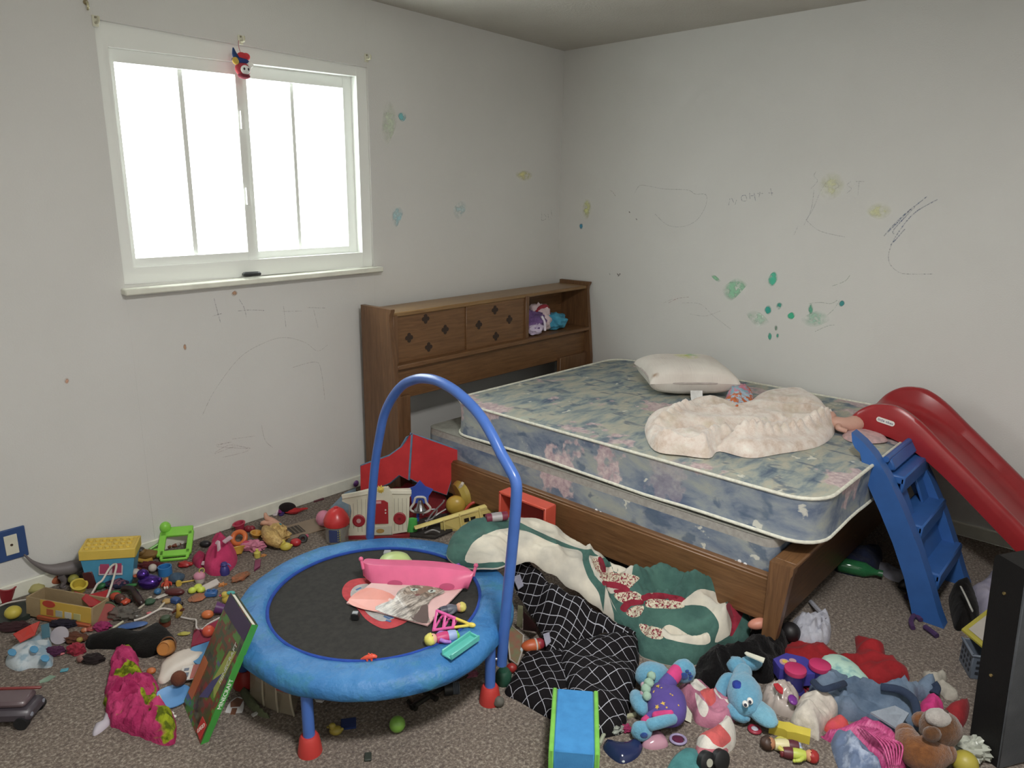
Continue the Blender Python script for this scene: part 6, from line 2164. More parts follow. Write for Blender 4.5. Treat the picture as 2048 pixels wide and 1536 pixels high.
m = MB(k); m.box((10, 0, 2.4), (12, 44, 1), bev=.2); m.build('red_picture_strip', pl('#a04a3c', .4), cd_)
m = MB(k); m.box((-7, 10, 2.4), (9, 8, 1), bev=.2); m.box((-6, -8, 2.4), (11, 14, 1), bev=.2); m.build('grey_print', pl('#5f6878', .5), cd_)
ball('toy_ball', 'brown felt ball on the light blue plate beside the picture book', 'ball', 359, 1370, 15, fb('#653824'), z=.008)
one('toy_plate', 'light blue toy plate beside the lower end of the picture book', 'plate', 344, 1396, pl('#4f8cc6', .38), lambda m: m.lathe([(0, 0), (30, 0), (36, 3), (36, 5), (29, 3), (0, 3)], n=36))
wire('pull_cord', 'white cord with a toggle end on the light blue plate', 'cord', [(318, 1390, .012), (326, 1408, .012), (333, 1422, .01), (340, 1428, .01)], .003, pl('#bdb5a8'))
one('cord_toggle', 'white plastic toggle at the end of the cord beneath the light blue plate', 'toggle', 344, 1432, pl('#c9c3bc', .45), lambda m: m.ell((-3, 2, 4), (7, 5, 4)).ell((6, -5, 3), (6, 4, 3)))
FLW = NT('tropical_print')
v = FLW.coord()
FLW.base(FLW.mix(FLW.ramp(FLW.noise(v, 13, 2, .4, .5), [(.59, (0, 0, 0, 1)), (.62, (1, 1, 1, 1))]), FLW.ramp(FLW.noise(v, 22, 3), [(.3, lin('#8c1f4c', 1.05)), (.7, lin('#b53f6c', 1.15))]), FLW.ramp(FLW.noise(v, 40, 2), [(.4, lin('#4f5a14', 1)), (.6, lin('#8f9a22', 1.05))])))
FLW.set(rough=.9, spec=.2)
FLW.bump(FLW.noise(v, 70, 3), .006)
cloth('floral_garment', FLW.m, [(222, 1330), (228, 1302), (238, 1292), (256, 1292), (272, 1306), (280, 1330), (292, 1352), (316, 1362), (312, 1390), (330, 1410), (350, 1438), (350, 1470), (336, 1486), (300, 1475), (262, 1462), (228, 1450), (214, 1432), (208, 1400), (212, 1364)], h=.06, zp=.012, wobble=.008, seed=47, fr=15, res=.008, fold=.95, fine=.4, edge=.03, label='hot pink garment with green leaf print crumpled on the carpet at left', cat='clothing')
cloth('paper_strip', pl('#a8a2ac', .7), [(184, 1464), (190, 1446), (204, 1440), (212, 1418), (222, 1410), (230, 1414), (222, 1432), (220, 1444), (206, 1458), (190, 1468)], h=.018, seed=48, res=.008, label='torn strip of white paper on the carpet beside the pink garment', cat='paper')
# blurred car at the left edge
cr, k = T('toy_truck', 'grey toy truck with black wheels and a red roof edge at the left edge', 'toy truck', 25, 1438, 0, rz=4)
m = MB(k); m.box((-10, 0, 24), (124, 60, 26), bev=7); m.build('body', pl('#453f46', .35), cr)
m = MB(k); m.box((-8, 6, 42), (92, 46, 14), bev=5); m.build('cab', pl('#5a4a4e', .3), cr)
m = MB(k); m.box((-8, 28, 50), (110, 6, 5), bev=1.5); m.build('red_roof_edge', pl('#7a2a28', .4), cr)
for x, y in ((-52, -28), (36, -28), (-52, 28), (36, 28)):
    m = MB(k); m.cyl((x, y - 6, 13), (x, y + 6, 13), 13, n=20); m.build('wheel', pl('#16181a', .6), cr)
m = MB(k); m.cyl((50, -20, 26), (53, -20, 26), 4); m.cyl((50, 20, 26), (53, 20, 26), 4); m.build('headlights', pl('#8a8f9c', .25), cr)
# wrapper and bits at the far left
cloth('snack_bag', fb('#7f97a6', '#a9b3b8', 18, .002, 90, .4, .45, .55), [(10, 1320), (14, 1300), (30, 1285), (60, 1275), (80, 1258), (100, 1246), (102, 1285), (105, 1310), (98, 1325), (60, 1326), (35, 1332)], h=.04, zp=.02, seed=49, res=.010, label='crumpled silver and blue snack bag in the left pile', cat='bag')
for i, (x, y) in enumerate(((24, 1304), (68, 1298), (90, 1316))):
    slabpx('blue_sticker', ('round blue dot on the left of the silver snack bag', 'round blue dot in the middle of the silver snack bag', 'round blue dot on the right of the silver snack bag')[i], 'sticker', [(x + 9 * math.cos(a), y + 7 * math.sin(a)) for a in [i_ * .7 for i_ in range(9)]], .040, .043, pl('#3f8ab5', .5))
slabpx('red_packet', 'glossy red packet behind the silver snack bag', 'packet', [(26, 1268, .05), (60, 1250, .07), (80, 1242, .06), (70, 1268, .05), (40, 1284, .04)], .01, .045, pl('#b32a1c', .3))
slabpx('teal_box', 'small teal and white box standing behind the silver snack bag', 'box', [(82, 1250, .06), (98, 1246, .07), (100, 1272, .04), (84, 1276, .03)], .02, .05, pl('#3f6f80', .45))
one('white_disc', 'pale grey disc leaning in the left pile right of the teal box', 'disc', 122, 1284, pl('#a09aa2', .5), lambda m: m.lathe([(0, 0), (17, 0), (17, 2.5), (0, 3)], n=28, rot=(58, 12, 0), c=(0, 0, 15)))
wad('purple_scrap', 'dark purple cloth scrap right of the silver snack bag', 'cloth', 112, 1308, (18, 12, 9), fb('#4a2140'), seed=54)
one('pink_chip', 'pink plastic bit below the dark purple scrap', 'toy part', 120, 1311, pl('#c0656a', .45), lambda m: m.ell((0, 0, 3), (9, 3, 2.5), rot=(0, 0, 22)))
wad('crimson_cloth', 'crimson felt scrap left of the black cloth', 'cloth', 154, 1306, (16, 12, 12), fb('#8f1f34'), seed=55)
wad('dark_cloth', 'charcoal scrunched cloth below the black cloth', 'cloth', 186, 1324, (22, 12, 9), fb('#241c1c'), seed=56)
ball('toy_ball', 'small brown pink ball below the crimson felt scrap', 'ball', 163, 1324, 8, pl('#7a5048', .5))
one('cyan_chip', 'tiny cyan chip alone on the carpet at left', 'toy part', 129, 1342, pl('#3f8a9a', .5), lambda m: m.box((0, 0, 2), (14, 10, 3), rot=(0, 0, 20), bev=1))
slabpx('green_film', 'faint green plastic film strip on the carpet at left', 'film', [(78, 1362), (100, 1350), (112, 1352), (96, 1362), (80, 1366)], .001, .003, clear('#8fae96', .5))
wad('maroon_cloth', 'dark maroon cloth under the tray at the left edge', 'cloth', 30, 1258, (30, 14, 8), fb('#3a2226'), seed=57)
wad('navy_cloth', 'navy cloth scrap beneath the orange flap of the cardboard package', 'cloth', 128, 1252, (26, 12, 8), fb('#25212e'), seed=58)
wad('brown_cloth', 'rust brown cloth scrap left of the black cloth', 'cloth', 150, 1282, (24, 14, 8), fb('#5a3220'), seed=59)
one('yellow_bead', 'mustard bead in the rust brown scrap', 'bead', 160, 1284, pl('#8f7a22', .5), lambda m: m.ell((0, 0, 5), (6, 6, 5)), z=.012)
# ================================================================== right hand pile
def at(t):
    return lambda x, y, z: P(x, y, z) - t.location


def blob(par, name, c, r, mat, rz=0, amp=.06, fr=2, seed=1, tilt=(0, 0)):
    """soft stuffed shape: c in photo pixels + height, r in pixels"""
    p = P(*c)
    m = MB(mp(p)); m.ell((0, 0, 0), r, amp=amp, fr=fr, seed=seed, nu=22, nv=16)
    o = m.build(name, mat, par, loc=p - par.location, ang=80)
    o.rotation_euler = (Matrix.Rotation(YAW, 3, 'Z') @ Matrix.Rotation(R(rz), 3, 'Z') @ Euler((R(tilt[0]), R(tilt[1]), 0)).to_matrix()).to_euler()
    return o


def limb(par, name, pts, r, mat, flat=1.0, **k_):
    q = [P(*p) - par.location for p in pts]
    k = mp(P(*pts[0]))
    rs = [x * k for x in r] if hasattr(r, '__len__') else r * k
    m = MB(); m.tube(q, rs, 14, flat=flat, **k_)
    m.ell(q[0], rs[0] if hasattr(rs, '__len__') else rs).ell(q[-1], rs[-1] if hasattr(rs, '__len__') else rs)
    return m.build(name, mat, par, ang=80)


LBf, DBf = fur('#5a98b5', '#4a88a6'), fur('#20488f')
p1 = thing('plush_dog', 'light blue plush dog in a purple star dress lying beside the lattice cover', 'plush toy', P(1325, 1420, 0))
PUR = fb('#54448c', '#4a3b80', 12, .001, 120)
blob(p1, 'head', (1306, 1352, .05), (36, 30, 26), LBf, seed=2)
blob(p1, 'ear', (1278, 1405, .04), (17, 34, 16), LBf, rz=8, seed=3)
blob(p1, 'dress', (1333, 1408, .045), (40, 58, 32), PUR, rz=-8, seed=4)
limb(p1, 'sleeve', [(1332, 1372, .07), (1342, 1358, .08), (1350, 1348, .085)], [17, 15, 13], PUR)
limb(p1, 'pink_cuff', [(1346, 1354, .085), (1353, 1344, .09)], [15, 15], fb('#c22f74'))
pw = blob(p1, 'paw', (1367, 1342, .085), (24, 20, 24), LBf, seed=5)
m = MB(mp(P(1367, 1342, .08))); m.ell((-4, -20, 3), (9, 2.5, 8)); m.ell((7, -19, 8), (4, 2.5, 3.4)).ell((10, -18, 1), (5, 2.5, 3.6)).ell((2, -18, 13), (4, 2.5, 3.2)).ell((9, -18, -5), (3.6, 2, 2.4)); m.build('paw_pads', DBf, pw)
limb(p1, 'sleeve', [(1315, 1430, .05), (1302, 1436, .045), (1297, 1440, .04)], [14, 12, 10], PUR)
limb(p1, 'pink_cuff', [(1299, 1438, .042), (1292, 1444, .04)], [11, 11], fb('#c22f74'))
pw = blob(p1, 'paw', (1283, 1462, .03), (21, 18, 20), LBf, seed=6)
m = MB(mp(P(1283, 1462, .03))); m.ell((2, -16, 3), (8, 3, 7)); m.build('paw_pad', DBf, pw)
limb(p1, 'pink_cuff', [(1312, 1431, .065), (1340, 1427, .065)], [8, 8], fb('#c22f74'))
limb(p1, 'arm', [(1303, 1449, .055), (1322, 1444, .06), (1344, 1438, .055)], [12, 12, 11], LBf)
m = MB(mp(P(1333, 1408, .05)))
rs = random.Random(7)
for i in range(14):
    u, w = rs.uniform(-.75, .75), rs.uniform(-.8, .75)
    if u * u + w * w > .8:
        continue
    zz = math.sqrt(1 - u * u - w * w)
    nrm = V((u / 40, w / 58, zz / 32)).normalized()
    Mx = Matrix.Translation(V((u * 40.6, w * 58.8, zz * 32.6))) @ nrm.to_track_quat('Z', 'Y').to_matrix().to_4x4()
    s_ = 5.5 if i % 4 == 0 else 2.6
    o = star(5, s_, s_ * .45, rs.uniform(0, 90))
    m.add([(x, y, .6) for x, y in o], [tuple(range(10))], Mx)
o = m.build('yellow_star_print', fb('#c9a52c'), p1, loc=P(1333, 1408, .045) - p1.location, flatshade=True)
o.rotation_euler = (Matrix.Rotation(YAW, 3, 'Z') @ Matrix.Rotation(R(-8), 3, 'Z')).to_euler()
q = [P(1362, 1428, .03), P(1373, 1410, .05), P(1384, 1428, .03), P(1382, 1446, .005), P(1370, 1440, .01)]
m = MB(); m.add([x - p1.location for x in q], [(0, 1, 2, 3, 4)]); m.build('sewn_in_label', fb('#c9c9b4'), p1, flatshade=True)
cp = thing('toy_caterpillar', 'pale green beaded caterpillar toy on the star dressed plush dog', 'toy', P(1296, 1384, .03))
for i, (x, y, r) in enumerate(((1303, 1352, 9), (1298, 1366, 10), (1292, 1378, 10), (1294, 1392, 9), (1287, 1370, 6), (1286, 1386, 6))):
    blob(cp, 'bead', (x, y, .085 - i * .004), (r, r, r), fb('#8fb09a' if i < 4 else '#b597a5'), amp=.1, seed=i)

p2 = thing('plush_dog', 'light blue plush dog upside down with googly eyes beside the yellow brick', 'plush toy', P(1490, 1410, 0))
blob(p2, 'head', (1489, 1388, .055), (34, 58, 30), LBf, rz=-12, seed=8)
limb(p2, 'neck', [(1482, 1362, .06), (1486, 1345, .06)], [20, 18], LBf)
blob(p2, 'foot', (1473, 1332, .06), (20, 20, 18), LBf, seed=9)
blob(p2, 'foot', (1502, 1326, .06), (24, 14, 15), LBf, rz=5, seed=10)
limb(p2, 'arm', [(1472, 1362, .04), (1455, 1358, .045), (1444, 1376, .03), (1440, 1392, .02)], [13, 12, 13, 13], LBf)
blob(p2, 'ear', (1477, 1425, .03), (20, 26, 14), LBf, rz=30, seed=11)
blob(p2, 'ear', (1523, 1426, .045), (24, 40, 16), fur('#6aa5bb', '#5c98b0'), rz=20, seed=12)
blob(p2, 'nose', (1475, 1372, .088), (10, 14, 9), fb('#213a94'), seed=13)
for x, y in ((1491, 1408), (1500, 1402)):
    e_ = blob(p2, 'eye', (x, y, .086), (6, 8, 6), pl('#d8d8d4', .3), amp=0)
    blob(p2, 'pupil', (x, y + 2, .094), (3, 3.6, 3), pl('#22283a', .3), amp=0)
m = MB(); m.tube([P(x, y, z) - p2.location for x, y, z in ((1464, 1364, .083), (1470, 1360, .088), (1478, 1358, .09))], .002, 6); m.build('stitched_mouth', fb('#6b4a6c'), p2)

st = thing('striped_doll_wear', 'pink, white and coral striped doll garment between the two blue plush dogs', 'doll clothes', P(1420, 1420, 0))
WHc, COc, PKc2 = fb('#c9c4ba'), fb('#c2504f'), fb('#b06f86', '#9c5c74')
patchwork([('white_stripe', WHc, [(1380, 1358), (1410, 1362), (1426, 1377), (1412, 1384), (1396, 1382), (1384, 1372)]), ('coral_stripe', COc, [(1401, 1382), (1424, 1377), (1432, 1400), (1419, 1412), (1409, 1398)]),
           ('white_stripe', WHc, [(1390, 1386), (1402, 1396), (1417, 1415), (1410, 1434), (1398, 1424)]), ('white_stripe', WHc, [(1428, 1378), (1450, 1388), (1462, 1398), (1440, 1396)])],
          'pink_cloth', PKc2, [(1357, 1364), (1380, 1358), (1412, 1362), (1430, 1376), (1452, 1388), (1470, 1402), (1472, 1425), (1458, 1440), (1436, 1440), (1412, 1438), (1392, 1428), (1384, 1405), (1366, 1388)], h=.07, zp=.03, seed=61, fr=14, par=st, res=.007, fold=.75)
sk_ = thing('striped_hat', 'coral and white striped soft hat below the pink striped garment', 'doll clothes', P(1430, 1480, 0))
patchwork([('coral_band', COc, [(1396, 1464), (1416, 1450), (1437, 1448), (1462, 1476), (1450, 1494), (1430, 1490), (1416, 1474)]), ('pink_hem', fb('#bf6a76'), [(1388, 1494), (1415, 1498), (1452, 1500), (1452, 1516), (1390, 1512)])],
          'white_knit', WHc, [(1392, 1492), (1394, 1470), (1412, 1456), (1436, 1446), (1446, 1428), (1458, 1432), (1473, 1450), (1471, 1476), (1454, 1494), (1450, 1510), (1420, 1512), (1396, 1506)], h=.07, zp=.03, seed=65, fr=13, par=sk_, res=.007, fold=.6)

cloth('fur_coat', fb('#0a0809', '#050405', 60, .006, 120), [(1392, 1352), (1388, 1328), (1420, 1312), (1470, 1296), (1496, 1275), (1504, 1248), (1530, 1236), (1556, 1244), (1580, 1262), (1572, 1296), (1560, 1320), (1548, 1345), (1528, 1352), (1500, 1345), (1462, 1362), (1430, 1368), (1405, 1366)], h=.09, zp=.03, seed=69, fr=9, fold=.8, fine=.35, label='black furry coat heaped at the foot corner of the bed', cat='clothing')
slabpx('coat_tag', 'white cardboard tag lying on the black furry coat', 'tag', [(1489, 1305), (1494, 1310), (1527, 1324), (1530, 1316), (1493, 1303)], .10, .104, pl('#c9c9b8', .7))
one('toy_egg', 'salmon pink oval toy between the quilt and the bed post', 'toy', 1516, 1258, pl('#c07a62', .45), lambda m: m.ell((0, 0, 12), (22, 12, 11), rot=(0, -14, 0)), z=.06)
ball('toy_ball', 'black ball beside the bed foot post', 'ball', 1578, 1282, 20, pl('#161315', .5))
cloth('crumpled_white_cloth', fb('#a9abb4', '#9597a3', 30, .003, 60), [(1583, 1244), (1590, 1236), (1606, 1240), (1622, 1234), (1640, 1228), (1658, 1232), (1664, 1250), (1656, 1274), (1620, 1282), (1594, 1272)], h=.09, zp=.03, seed=70, fr=16, fold=.85, fine=.4, res=.008, label='crumpled white cloth on the carpet right of the bed foot post', cat='cloth')
wire('white_strap', 'flat white strap sticking up behind the crumpled white cloth', 'strap', [(1650, 1232, .05), (1638, 1222, .04), (1622, 1204, .012)], .009, fb('#a4a6b0'))
cloth('red_garment', fb('#96101a', '#7d0c14', 10, .002, 120), [(1566, 1290), (1600, 1280), (1640, 1287), (1680, 1304), (1704, 1309), (1713, 1298), (1711, 1268), (1724, 1274), (1745, 1281), (1762, 1286), (1771, 1300), (1768, 1316), (1784, 1314), (1798, 1330), (1815, 1338), (1819, 1356), (1790, 1370), (1750, 1370), (1700, 1350), (1640, 1330), (1580, 1314)], h=.055, zp=.012, seed=71, fr=9, fold=.9, edge=.03, res=.010, label='dark red garment spread on the carpet behind the mint pad', cat='clothing')
cloth('mint_pad', fb('#9fc0b0', '#6f9c9c', 16, .001, 120, .8, .36, .5), [(1640, 1314), (1656, 1303), (1690, 1308), (1722, 1332), (1746, 1362), (1732, 1372), (1690, 1366), (1660, 1356), (1648, 1340)], h=.035, zp=.05, z0=.03, seed=72, fr=5, fold=.3, label='mint green stained pad lying on the dark red garment', cat='pad')
tb, k = T('toy_drum_set', 'purple toy music stand with two raspberry buttons in front of the red garment', 'toy', 1596, 1366, 0, rz=-35)
PV = pl('#3f3a92', .35)
m = MB(k); m.prism([(-50, -10), (-30, -34), (8, -30), (30, -10), (24, 22), (0, 34), (-34, 26)], 14, 40); m.build('body', PV, tb)
for x, y in ((-2, -34), (34, 8)):
    m = MB(k); m.lathe([(24, 0), (22, 6), (18, 10), (18, 40), (20, 44), (0, 44)], c=(x, y, 0)); c_ = m.build('column', pl('#2d2a70', .35), tb)
    m = MB(k); m.lathe([(20, 44), (21, 47), (20.5, 53), (17, 55), (0, 55)], c=(x, y, 0), n=30); m.build('raspberry_button', pl('#b01c58', .4), c_)
    m = MB(k); m.lathe([(26, 0), (26, 4), (22, 6), (0, 6)], c=(x, y, 0), n=26); m.build('red_foot', pl('#7c1226', .4), c_)
m = MB(k); m.prism(circ(10, 14, -28, -8), 40, 41.5); m.prism(circ(7, 12, -16, 6), 40, 41.5); em = m.build('flower_emblem', pl('#b08a8c', .4), tb)
m = MB(k); m.prism(circ(5, 12, -28, -8), 41.5, 42.6); m.build('yellow_centre', pl('#c9a92c', .4), em)
cloth('plastic_bag', clear('#a89c94', .92, .25), [(1524, 1385), (1530, 1368), (1548, 1362), (1575, 1366), (1598, 1374), (1601, 1395), (1592, 1422), (1572, 1420), (1545, 1410), (1530, 1400)], h=.065, zp=.025, seed=73, fr=20, fold=.85, fine=.5, res=.008, label='crinkled beige plastic bag with red print below the purple toy', cat='bag')
slabpx('red_bag_print', 'red curved print on the beige plastic bag', 'print', [(1547, 1367), (1556, 1366), (1566, 1376), (1566, 1386), (1560, 1384), (1552, 1377)], .07, .075, fb('#b01c28'))
one('toy_button', 'purple shiny oval on the beige plastic bag', 'toy part', 1585, 1404, pl('#6f2a86', .3), lambda m: m.ell((0, 0, 5), (10, 14, 6), rot=(0, 20, -20)), z=.05)
cloth('knit_bundle', fb('#bdb6aa', '#a39c92', 40, .003, 40), [(1600, 1388), (1625, 1382), (1666, 1388), (1679, 1408), (1664, 1430), (1646, 1448), (1640, 1464), (1626, 1458), (1598, 1448), (1582, 1432), (1590, 1408)], h=.085, zp=.03, seed=74, fr=22, dirn=-75, stretch=5, fold=.75, res=.008, label='cream ribbed knit bundle between the plastic bag and blue shirt', cat='clothing')
cloth('blue_shirt', fb('#66788c', '#495c72', 12, .003, 60), [(1622, 1352), (1650, 1346), (1700, 1364), (1745, 1372), (1770, 1374), (1830, 1366), (1862, 1362), (1876, 1374), (1870, 1386), (1836, 1388), (1842, 1420), (1840, 1444), (1818, 1452), (1796, 1462), (1740, 1430), (1690, 1424), (1672, 1404), (1640, 1392), (1620, 1372)], h=.085, zp=.03, seed=75, fr=14, dirn=-65, stretch=2.6, fold=.9, fine=.4, res=.009, label='crumpled slate blue shirt with navy trim in the right pile', cat='clothing')
sh = thing('shirt_trim', None, None, (0, 0, 0)) if False else None
NAVY = fb('#28344a')
for nme, pts, r in (('navy_waistband', [(1762, 1374, .08), (1800, 1380, .09), (1826, 1398, .085), (1834, 1424, .07), (1838, 1448, .05)], .012), ('navy_cuff', [(1866, 1366, .05), (1872, 1376, .04), (1868, 1388, .03)], .014), ('navy_seam', [(1625, 1362, .07), (1645, 1378, .08), (1672, 1372, .085), (1690, 1366, .07)], .010)):
    m = MB(); m.tube([P(*p) for p in pts], r, 10, flat=.6)
    shirt = bpy.data.objects.get('blue_shirt')
    m.build(nme, NAVY, shirt, loc=-shirt.location)
q = [P(*p) - shirt.location for p in [(1741, 1424, .08), (1790, 1411, .09), (1818, 1426, .085), (1797, 1459, .05)]]
m = MB(); m.add(q + [p - V((0, 0, .006)) for p in q], [(3, 2, 1, 0), (4, 5, 6, 7), (0, 1, 5, 4), (1, 2, 6, 5), (2, 3, 7, 6), (3, 0, 4, 7)]); m.build('grey_panel', fb('#7f8994'), shirt)
cloth('pink_pouch', fb('#c2267c', '#a81c5c', 14), [(1838, 1404), (1846, 1386), (1866, 1382), (1890, 1396), (1886, 1412), (1866, 1420), (1846, 1424)], h=.07, zp=.035, seed=76, fr=14, res=.008, label='hot pink pouch right of the slate blue shirt', cat='pouch')
cloth('red_scrap', fb('#8f1a22'), [(1888, 1412), (1915, 1396), (1940, 1394), (1936, 1430), (1916, 1452), (1895, 1436)], h=.04, zp=.02, seed=77, fr=12, label='dark red cloth between the pink pouch and the black panel', cat='cloth')
cloth('white_tissue', fb('#a9a497'), [(1846, 1342), (1866, 1348), (1884, 1342), (1895, 1354), (1886, 1362), (1910, 1378), (1918, 1392), (1894, 1394), (1874, 1372), (1856, 1360)], h=.05, zp=.01, seed=78, fr=22, fold=.9, res=.008, label='torn white paper on the carpet left of the black panel', cat='paper')
cloth('orange_scarf', fb('#c2462c', '#b83a4c', 14), [(1650, 1442), (1660, 1426), (1682, 1422), (1702, 1438), (1694, 1454), (1668, 1452)], h=.06, zp=.03, seed=79, fr=14, res=.008, label='coral orange cloth beside the pink wig', cat='cloth')
wg = thing('doll_wig', 'long bright pink doll hair below the slate blue shirt', 'wig', P(1735, 1490, 0))
HP = NT('pink_hair')
HP.base(HP.ramp(HP.noise(HP.coord(scale=(6, 40, 20), rot=(0, 0, R(40))), 2.5, 4, .7), [(.3, lin('#8c2a58', 1.05)), (.55, lin('#b84a7e', 1.1)), (.8, lin('#cf86a6', 1.1))]))
HP.set(rough=.45); HP.bump(HP.noise(HP.coord(scale=(6, 60, 20), rot=(0, 0, R(40))), 4, 3), .004)
cloth('hair_mass', HP.m, [(1644, 1456), (1668, 1454), (1700, 1446), (1722, 1432), (1752, 1442), (1796, 1466), (1814, 1500), (1812, 1545), (1780, 1550), (1752, 1520), (1712, 1486), (1672, 1472)], h=.075, zp=.03, seed=80, fr=10, dirn=-80, stretch=4, par=wg, fold=.6)
for i in range(7):
    o_ = i * 6
    limb(wg, 'hair_strand', [(1716 + o_, 1450 + i, .07), (1740 + o_ * 1.2, 1466 + i * 2, .085), (1765 + o_ * 1.1, 1492, .075), (1778 + o_ * .6, 1530, .05)], [1, 2.2, 2, 1], HP.m)
cloth('denim_scrap', fb('#5a6a86', '#8f9bb0', 22, .003, 60, .9, .35, .5), [(1663, 1466), (1690, 1474), (1712, 1484), (1738, 1508), (1772, 1550), (1700, 1550), (1674, 1514)], h=.06, zp=.02, seed=81, fr=16, res=.008, fold=.9, fine=.45, label='scrunched faded denim in front of the pink wig', cat='clothing')
tdy = thing('teddy_bear', 'brown teddy bear with a white muzzle slumped beside the black panel', 'plush toy', P(1855, 1500, 0))
BR, BR2 = fur('#7a4a1c', '#5c3414'), fur('#5f3c1c', '#452a12')
limb(tdy, 'body', [(1812, 1468, .06), (1824, 1496, .05), (1850, 1508, .05), (1888, 1504, .05)], [20, 32, 34, 22], BR)
blob(tdy, 'head', (1880, 1456, .10), (40, 36, 36), BR2, seed=14)
blob(tdy, 'ear', (1842, 1440, .10), (17, 15, 16), BR, seed=15)
blob(tdy, 'ear', (1864, 1468, .125), (18, 13, 16), BR2, seed=16)
blob(tdy, 'muzzle', (1876, 1436, .14), (24, 20, 18), fur('#a09a94', '#8c8680'), seed=17)
blob(tdy, 'nose', (1890, 1424, .155), (7, 5, 5), pl('#4a3834', .4), amp=0)
t, k = T('dice', 'small white die below the teddy bear', 'die', 1866, 1528, 0, rz=30)
m = MB(k); m.box((0, 0, 7), (14, 14, 14), bev=2); m.build('cube', pl('#bdbfae', .4), t)
m = MB(k)
for x, y in ((-3, -3), (3, 3), (0, 0)):
    m.cyl((x, y, 13.9), (x, y, 14.3), 1.2, n=8)
m.build('pips', pl('#4a3a5c'), t)
ball('toy_ball', 'yellow ball at the bottom edge beside the teddy bear', 'ball', 1926, 1546, 24, pl('#9c8f1a', .45))
wad('tissue_wad', 'crumpled clear white plastic wad against the black panel', 'plastic bag', 1942, 1512, (34, 26, 20), clear('#a3a79a', .9, .3), amp=.5, fr=3, seed=82)
t, k = T('foam_brick', 'bright yellow notched toy brick in front of the blue plush dog', 'toy brick', 1578, 1470, 0, rz=-24)
m = MB(k)
m.prism([(-38, -12), (-10, -12), (-4, -16), (10, -12), (38, -12), (38, 12), (10, 10), (-2, 14), (-14, 10), (-38, 10)], 0, 19); m.build('brick', pl('#c2b010', .42), t)
lying('toy figure with brown hair and cream shirt lying below the yellow brick', 1562, 1500, 76, '#3f2a1e', '#a8714a', '#c4bc8a', '#54202c', '#9aa6c4', rz=-8, arm='#b9b43c')
lying('toy figure with a red helmet and lime sleeves lying at the bottom right', 1596, 1518, 70, '#9c1a14', '#c08a5c', '#a9b52a', '#5a2028', '#6a2026', rz=168, helmet=True)
t, k = T('toy_ring', 'red and white round toy left of the brown haired figure', 'toy ring', 1509, 1462, 0)
m = MB(k); m.torus((0, 0, 4), 10, 4, flat=.9); m.build('red_rim', pl('#8f1c34', .4), t)
m = MB(k); m.ell((0, 0, 4), (8, 8, 4)); m.build('white_centre', pl('#a9a9b4', .35), t)
t, k = T('toy_roller', 'black toy wheel pair at the bottom edge beside the teal mat', 'toy wheels', 1424, 1538, 0, rz=10)
for x in (-14, 16):
    m = MB(k); m.lathe([(0, -9), (16, -9), (20, -6), (20, 6), (16, 9), (0, 9)], c=(x, 0, 20), rot=(70, 0, 20), n=24); w_ = m.build('wheel', pl('#17181a', .5), t)
m = MB(k); m.prism(circ(8, 12), 9, 10.4, c=(-14, 0, 20), rot=(70, 0, 20)); h_ = m.build('white_hub', pl('#a9aa9a', .4), t)
m = MB(k); m.box((0, 6, 14), (44, 10, 14), bev=3); m.build('axle_block', pl('#202225', .5), t)
cloth('teal_mat', fb('#3f7f80', '#2f6668', 18), [(1330, 1552), (1346, 1510), (1372, 1494), (1398, 1502), (1410, 1524), (1402, 1556), (1360, 1566)], h=.03, zp=.01, seed=83, fr=8, label='teal cloth at the bottom edge below the coral striped hat', cat='cloth')
cloth('gel_pad', pl('#1d2850', .15), [(1206, 1490), (1214, 1476), (1236, 1480), (1258, 1478), (1274, 1474), (1286, 1488), (1274, 1510), (1246, 1522), (1222, 1510)], h=.025, zp=.01, seed=84, fr=9, fold=.4, label='glossy navy blue gel splat beside the blue foam block', cat='toy')
one('gel_tip', 'tiny white tip at the front of the navy gel splat', 'toy part', 1246, 1524, pl('#a9b0b4', .4), lambda m: m.ell((0, 0, 3), (4, 5, 3)))
cloth('pink_packet', clear('#b07f90', .9, .2), [(1284, 1484), (1298, 1466), (1314, 1458), (1330, 1468), (1336, 1486), (1306, 1493)], h=.03, zp=.012, seed=85, fr=20, res=.007, label='crinkled pink wrapper under the lower paw of the star dressed plush', cat='wrapper')
t, k = T('toy_ring', 'lilac plastic ring with a maroon centre right of the crinkled pink wrapper', 'toy ring', 1356, 1482, 0)
m = MB(k); m.torus((0, 0, 4), 15, 3, flat=.9)
for q in m.v: q.y *= .9
m.build('ring', pl('#8f85a8', .35), t)
m = MB(k); m.ell((-2, 0, 3), (13, 11, 4), amp=.3); m.build('maroon_filling', fb('#551a3a'), t)
slabpx('pale_chip', 'pale yellow strip on the carpet right of the lattice cover', 'toy part', [(1252, 1428), (1272, 1424), (1273, 1430), (1254, 1434)], .001, .008, pl('#a3a383'))
wad('magenta_bow', 'magenta bow scrap on the carpet behind the navy gel splat', 'ribbon', 1252, 1462, (11, 9, 7), fb('#8f2050'), seed=86)
wad('pale_wrapper', 'greyish clear wrapper between the foam block and magenta bow', 'wrapper', 1228, 1462, (20, 13, 9), clear('#8a8f86', .8, .25), seed=87)
wire('pale_stick', 'pale green stick leaning beside the blue foam block', 'stick', [(1199, 1488, .006), (1207, 1470, .008), (1213, 1460, .01)], .006, pl('#9aa08a'))

# ================================================================== right edge, under the ladder
def pushd(n_, *a, **k_):
    return slabpx(n_, *a, **k_)


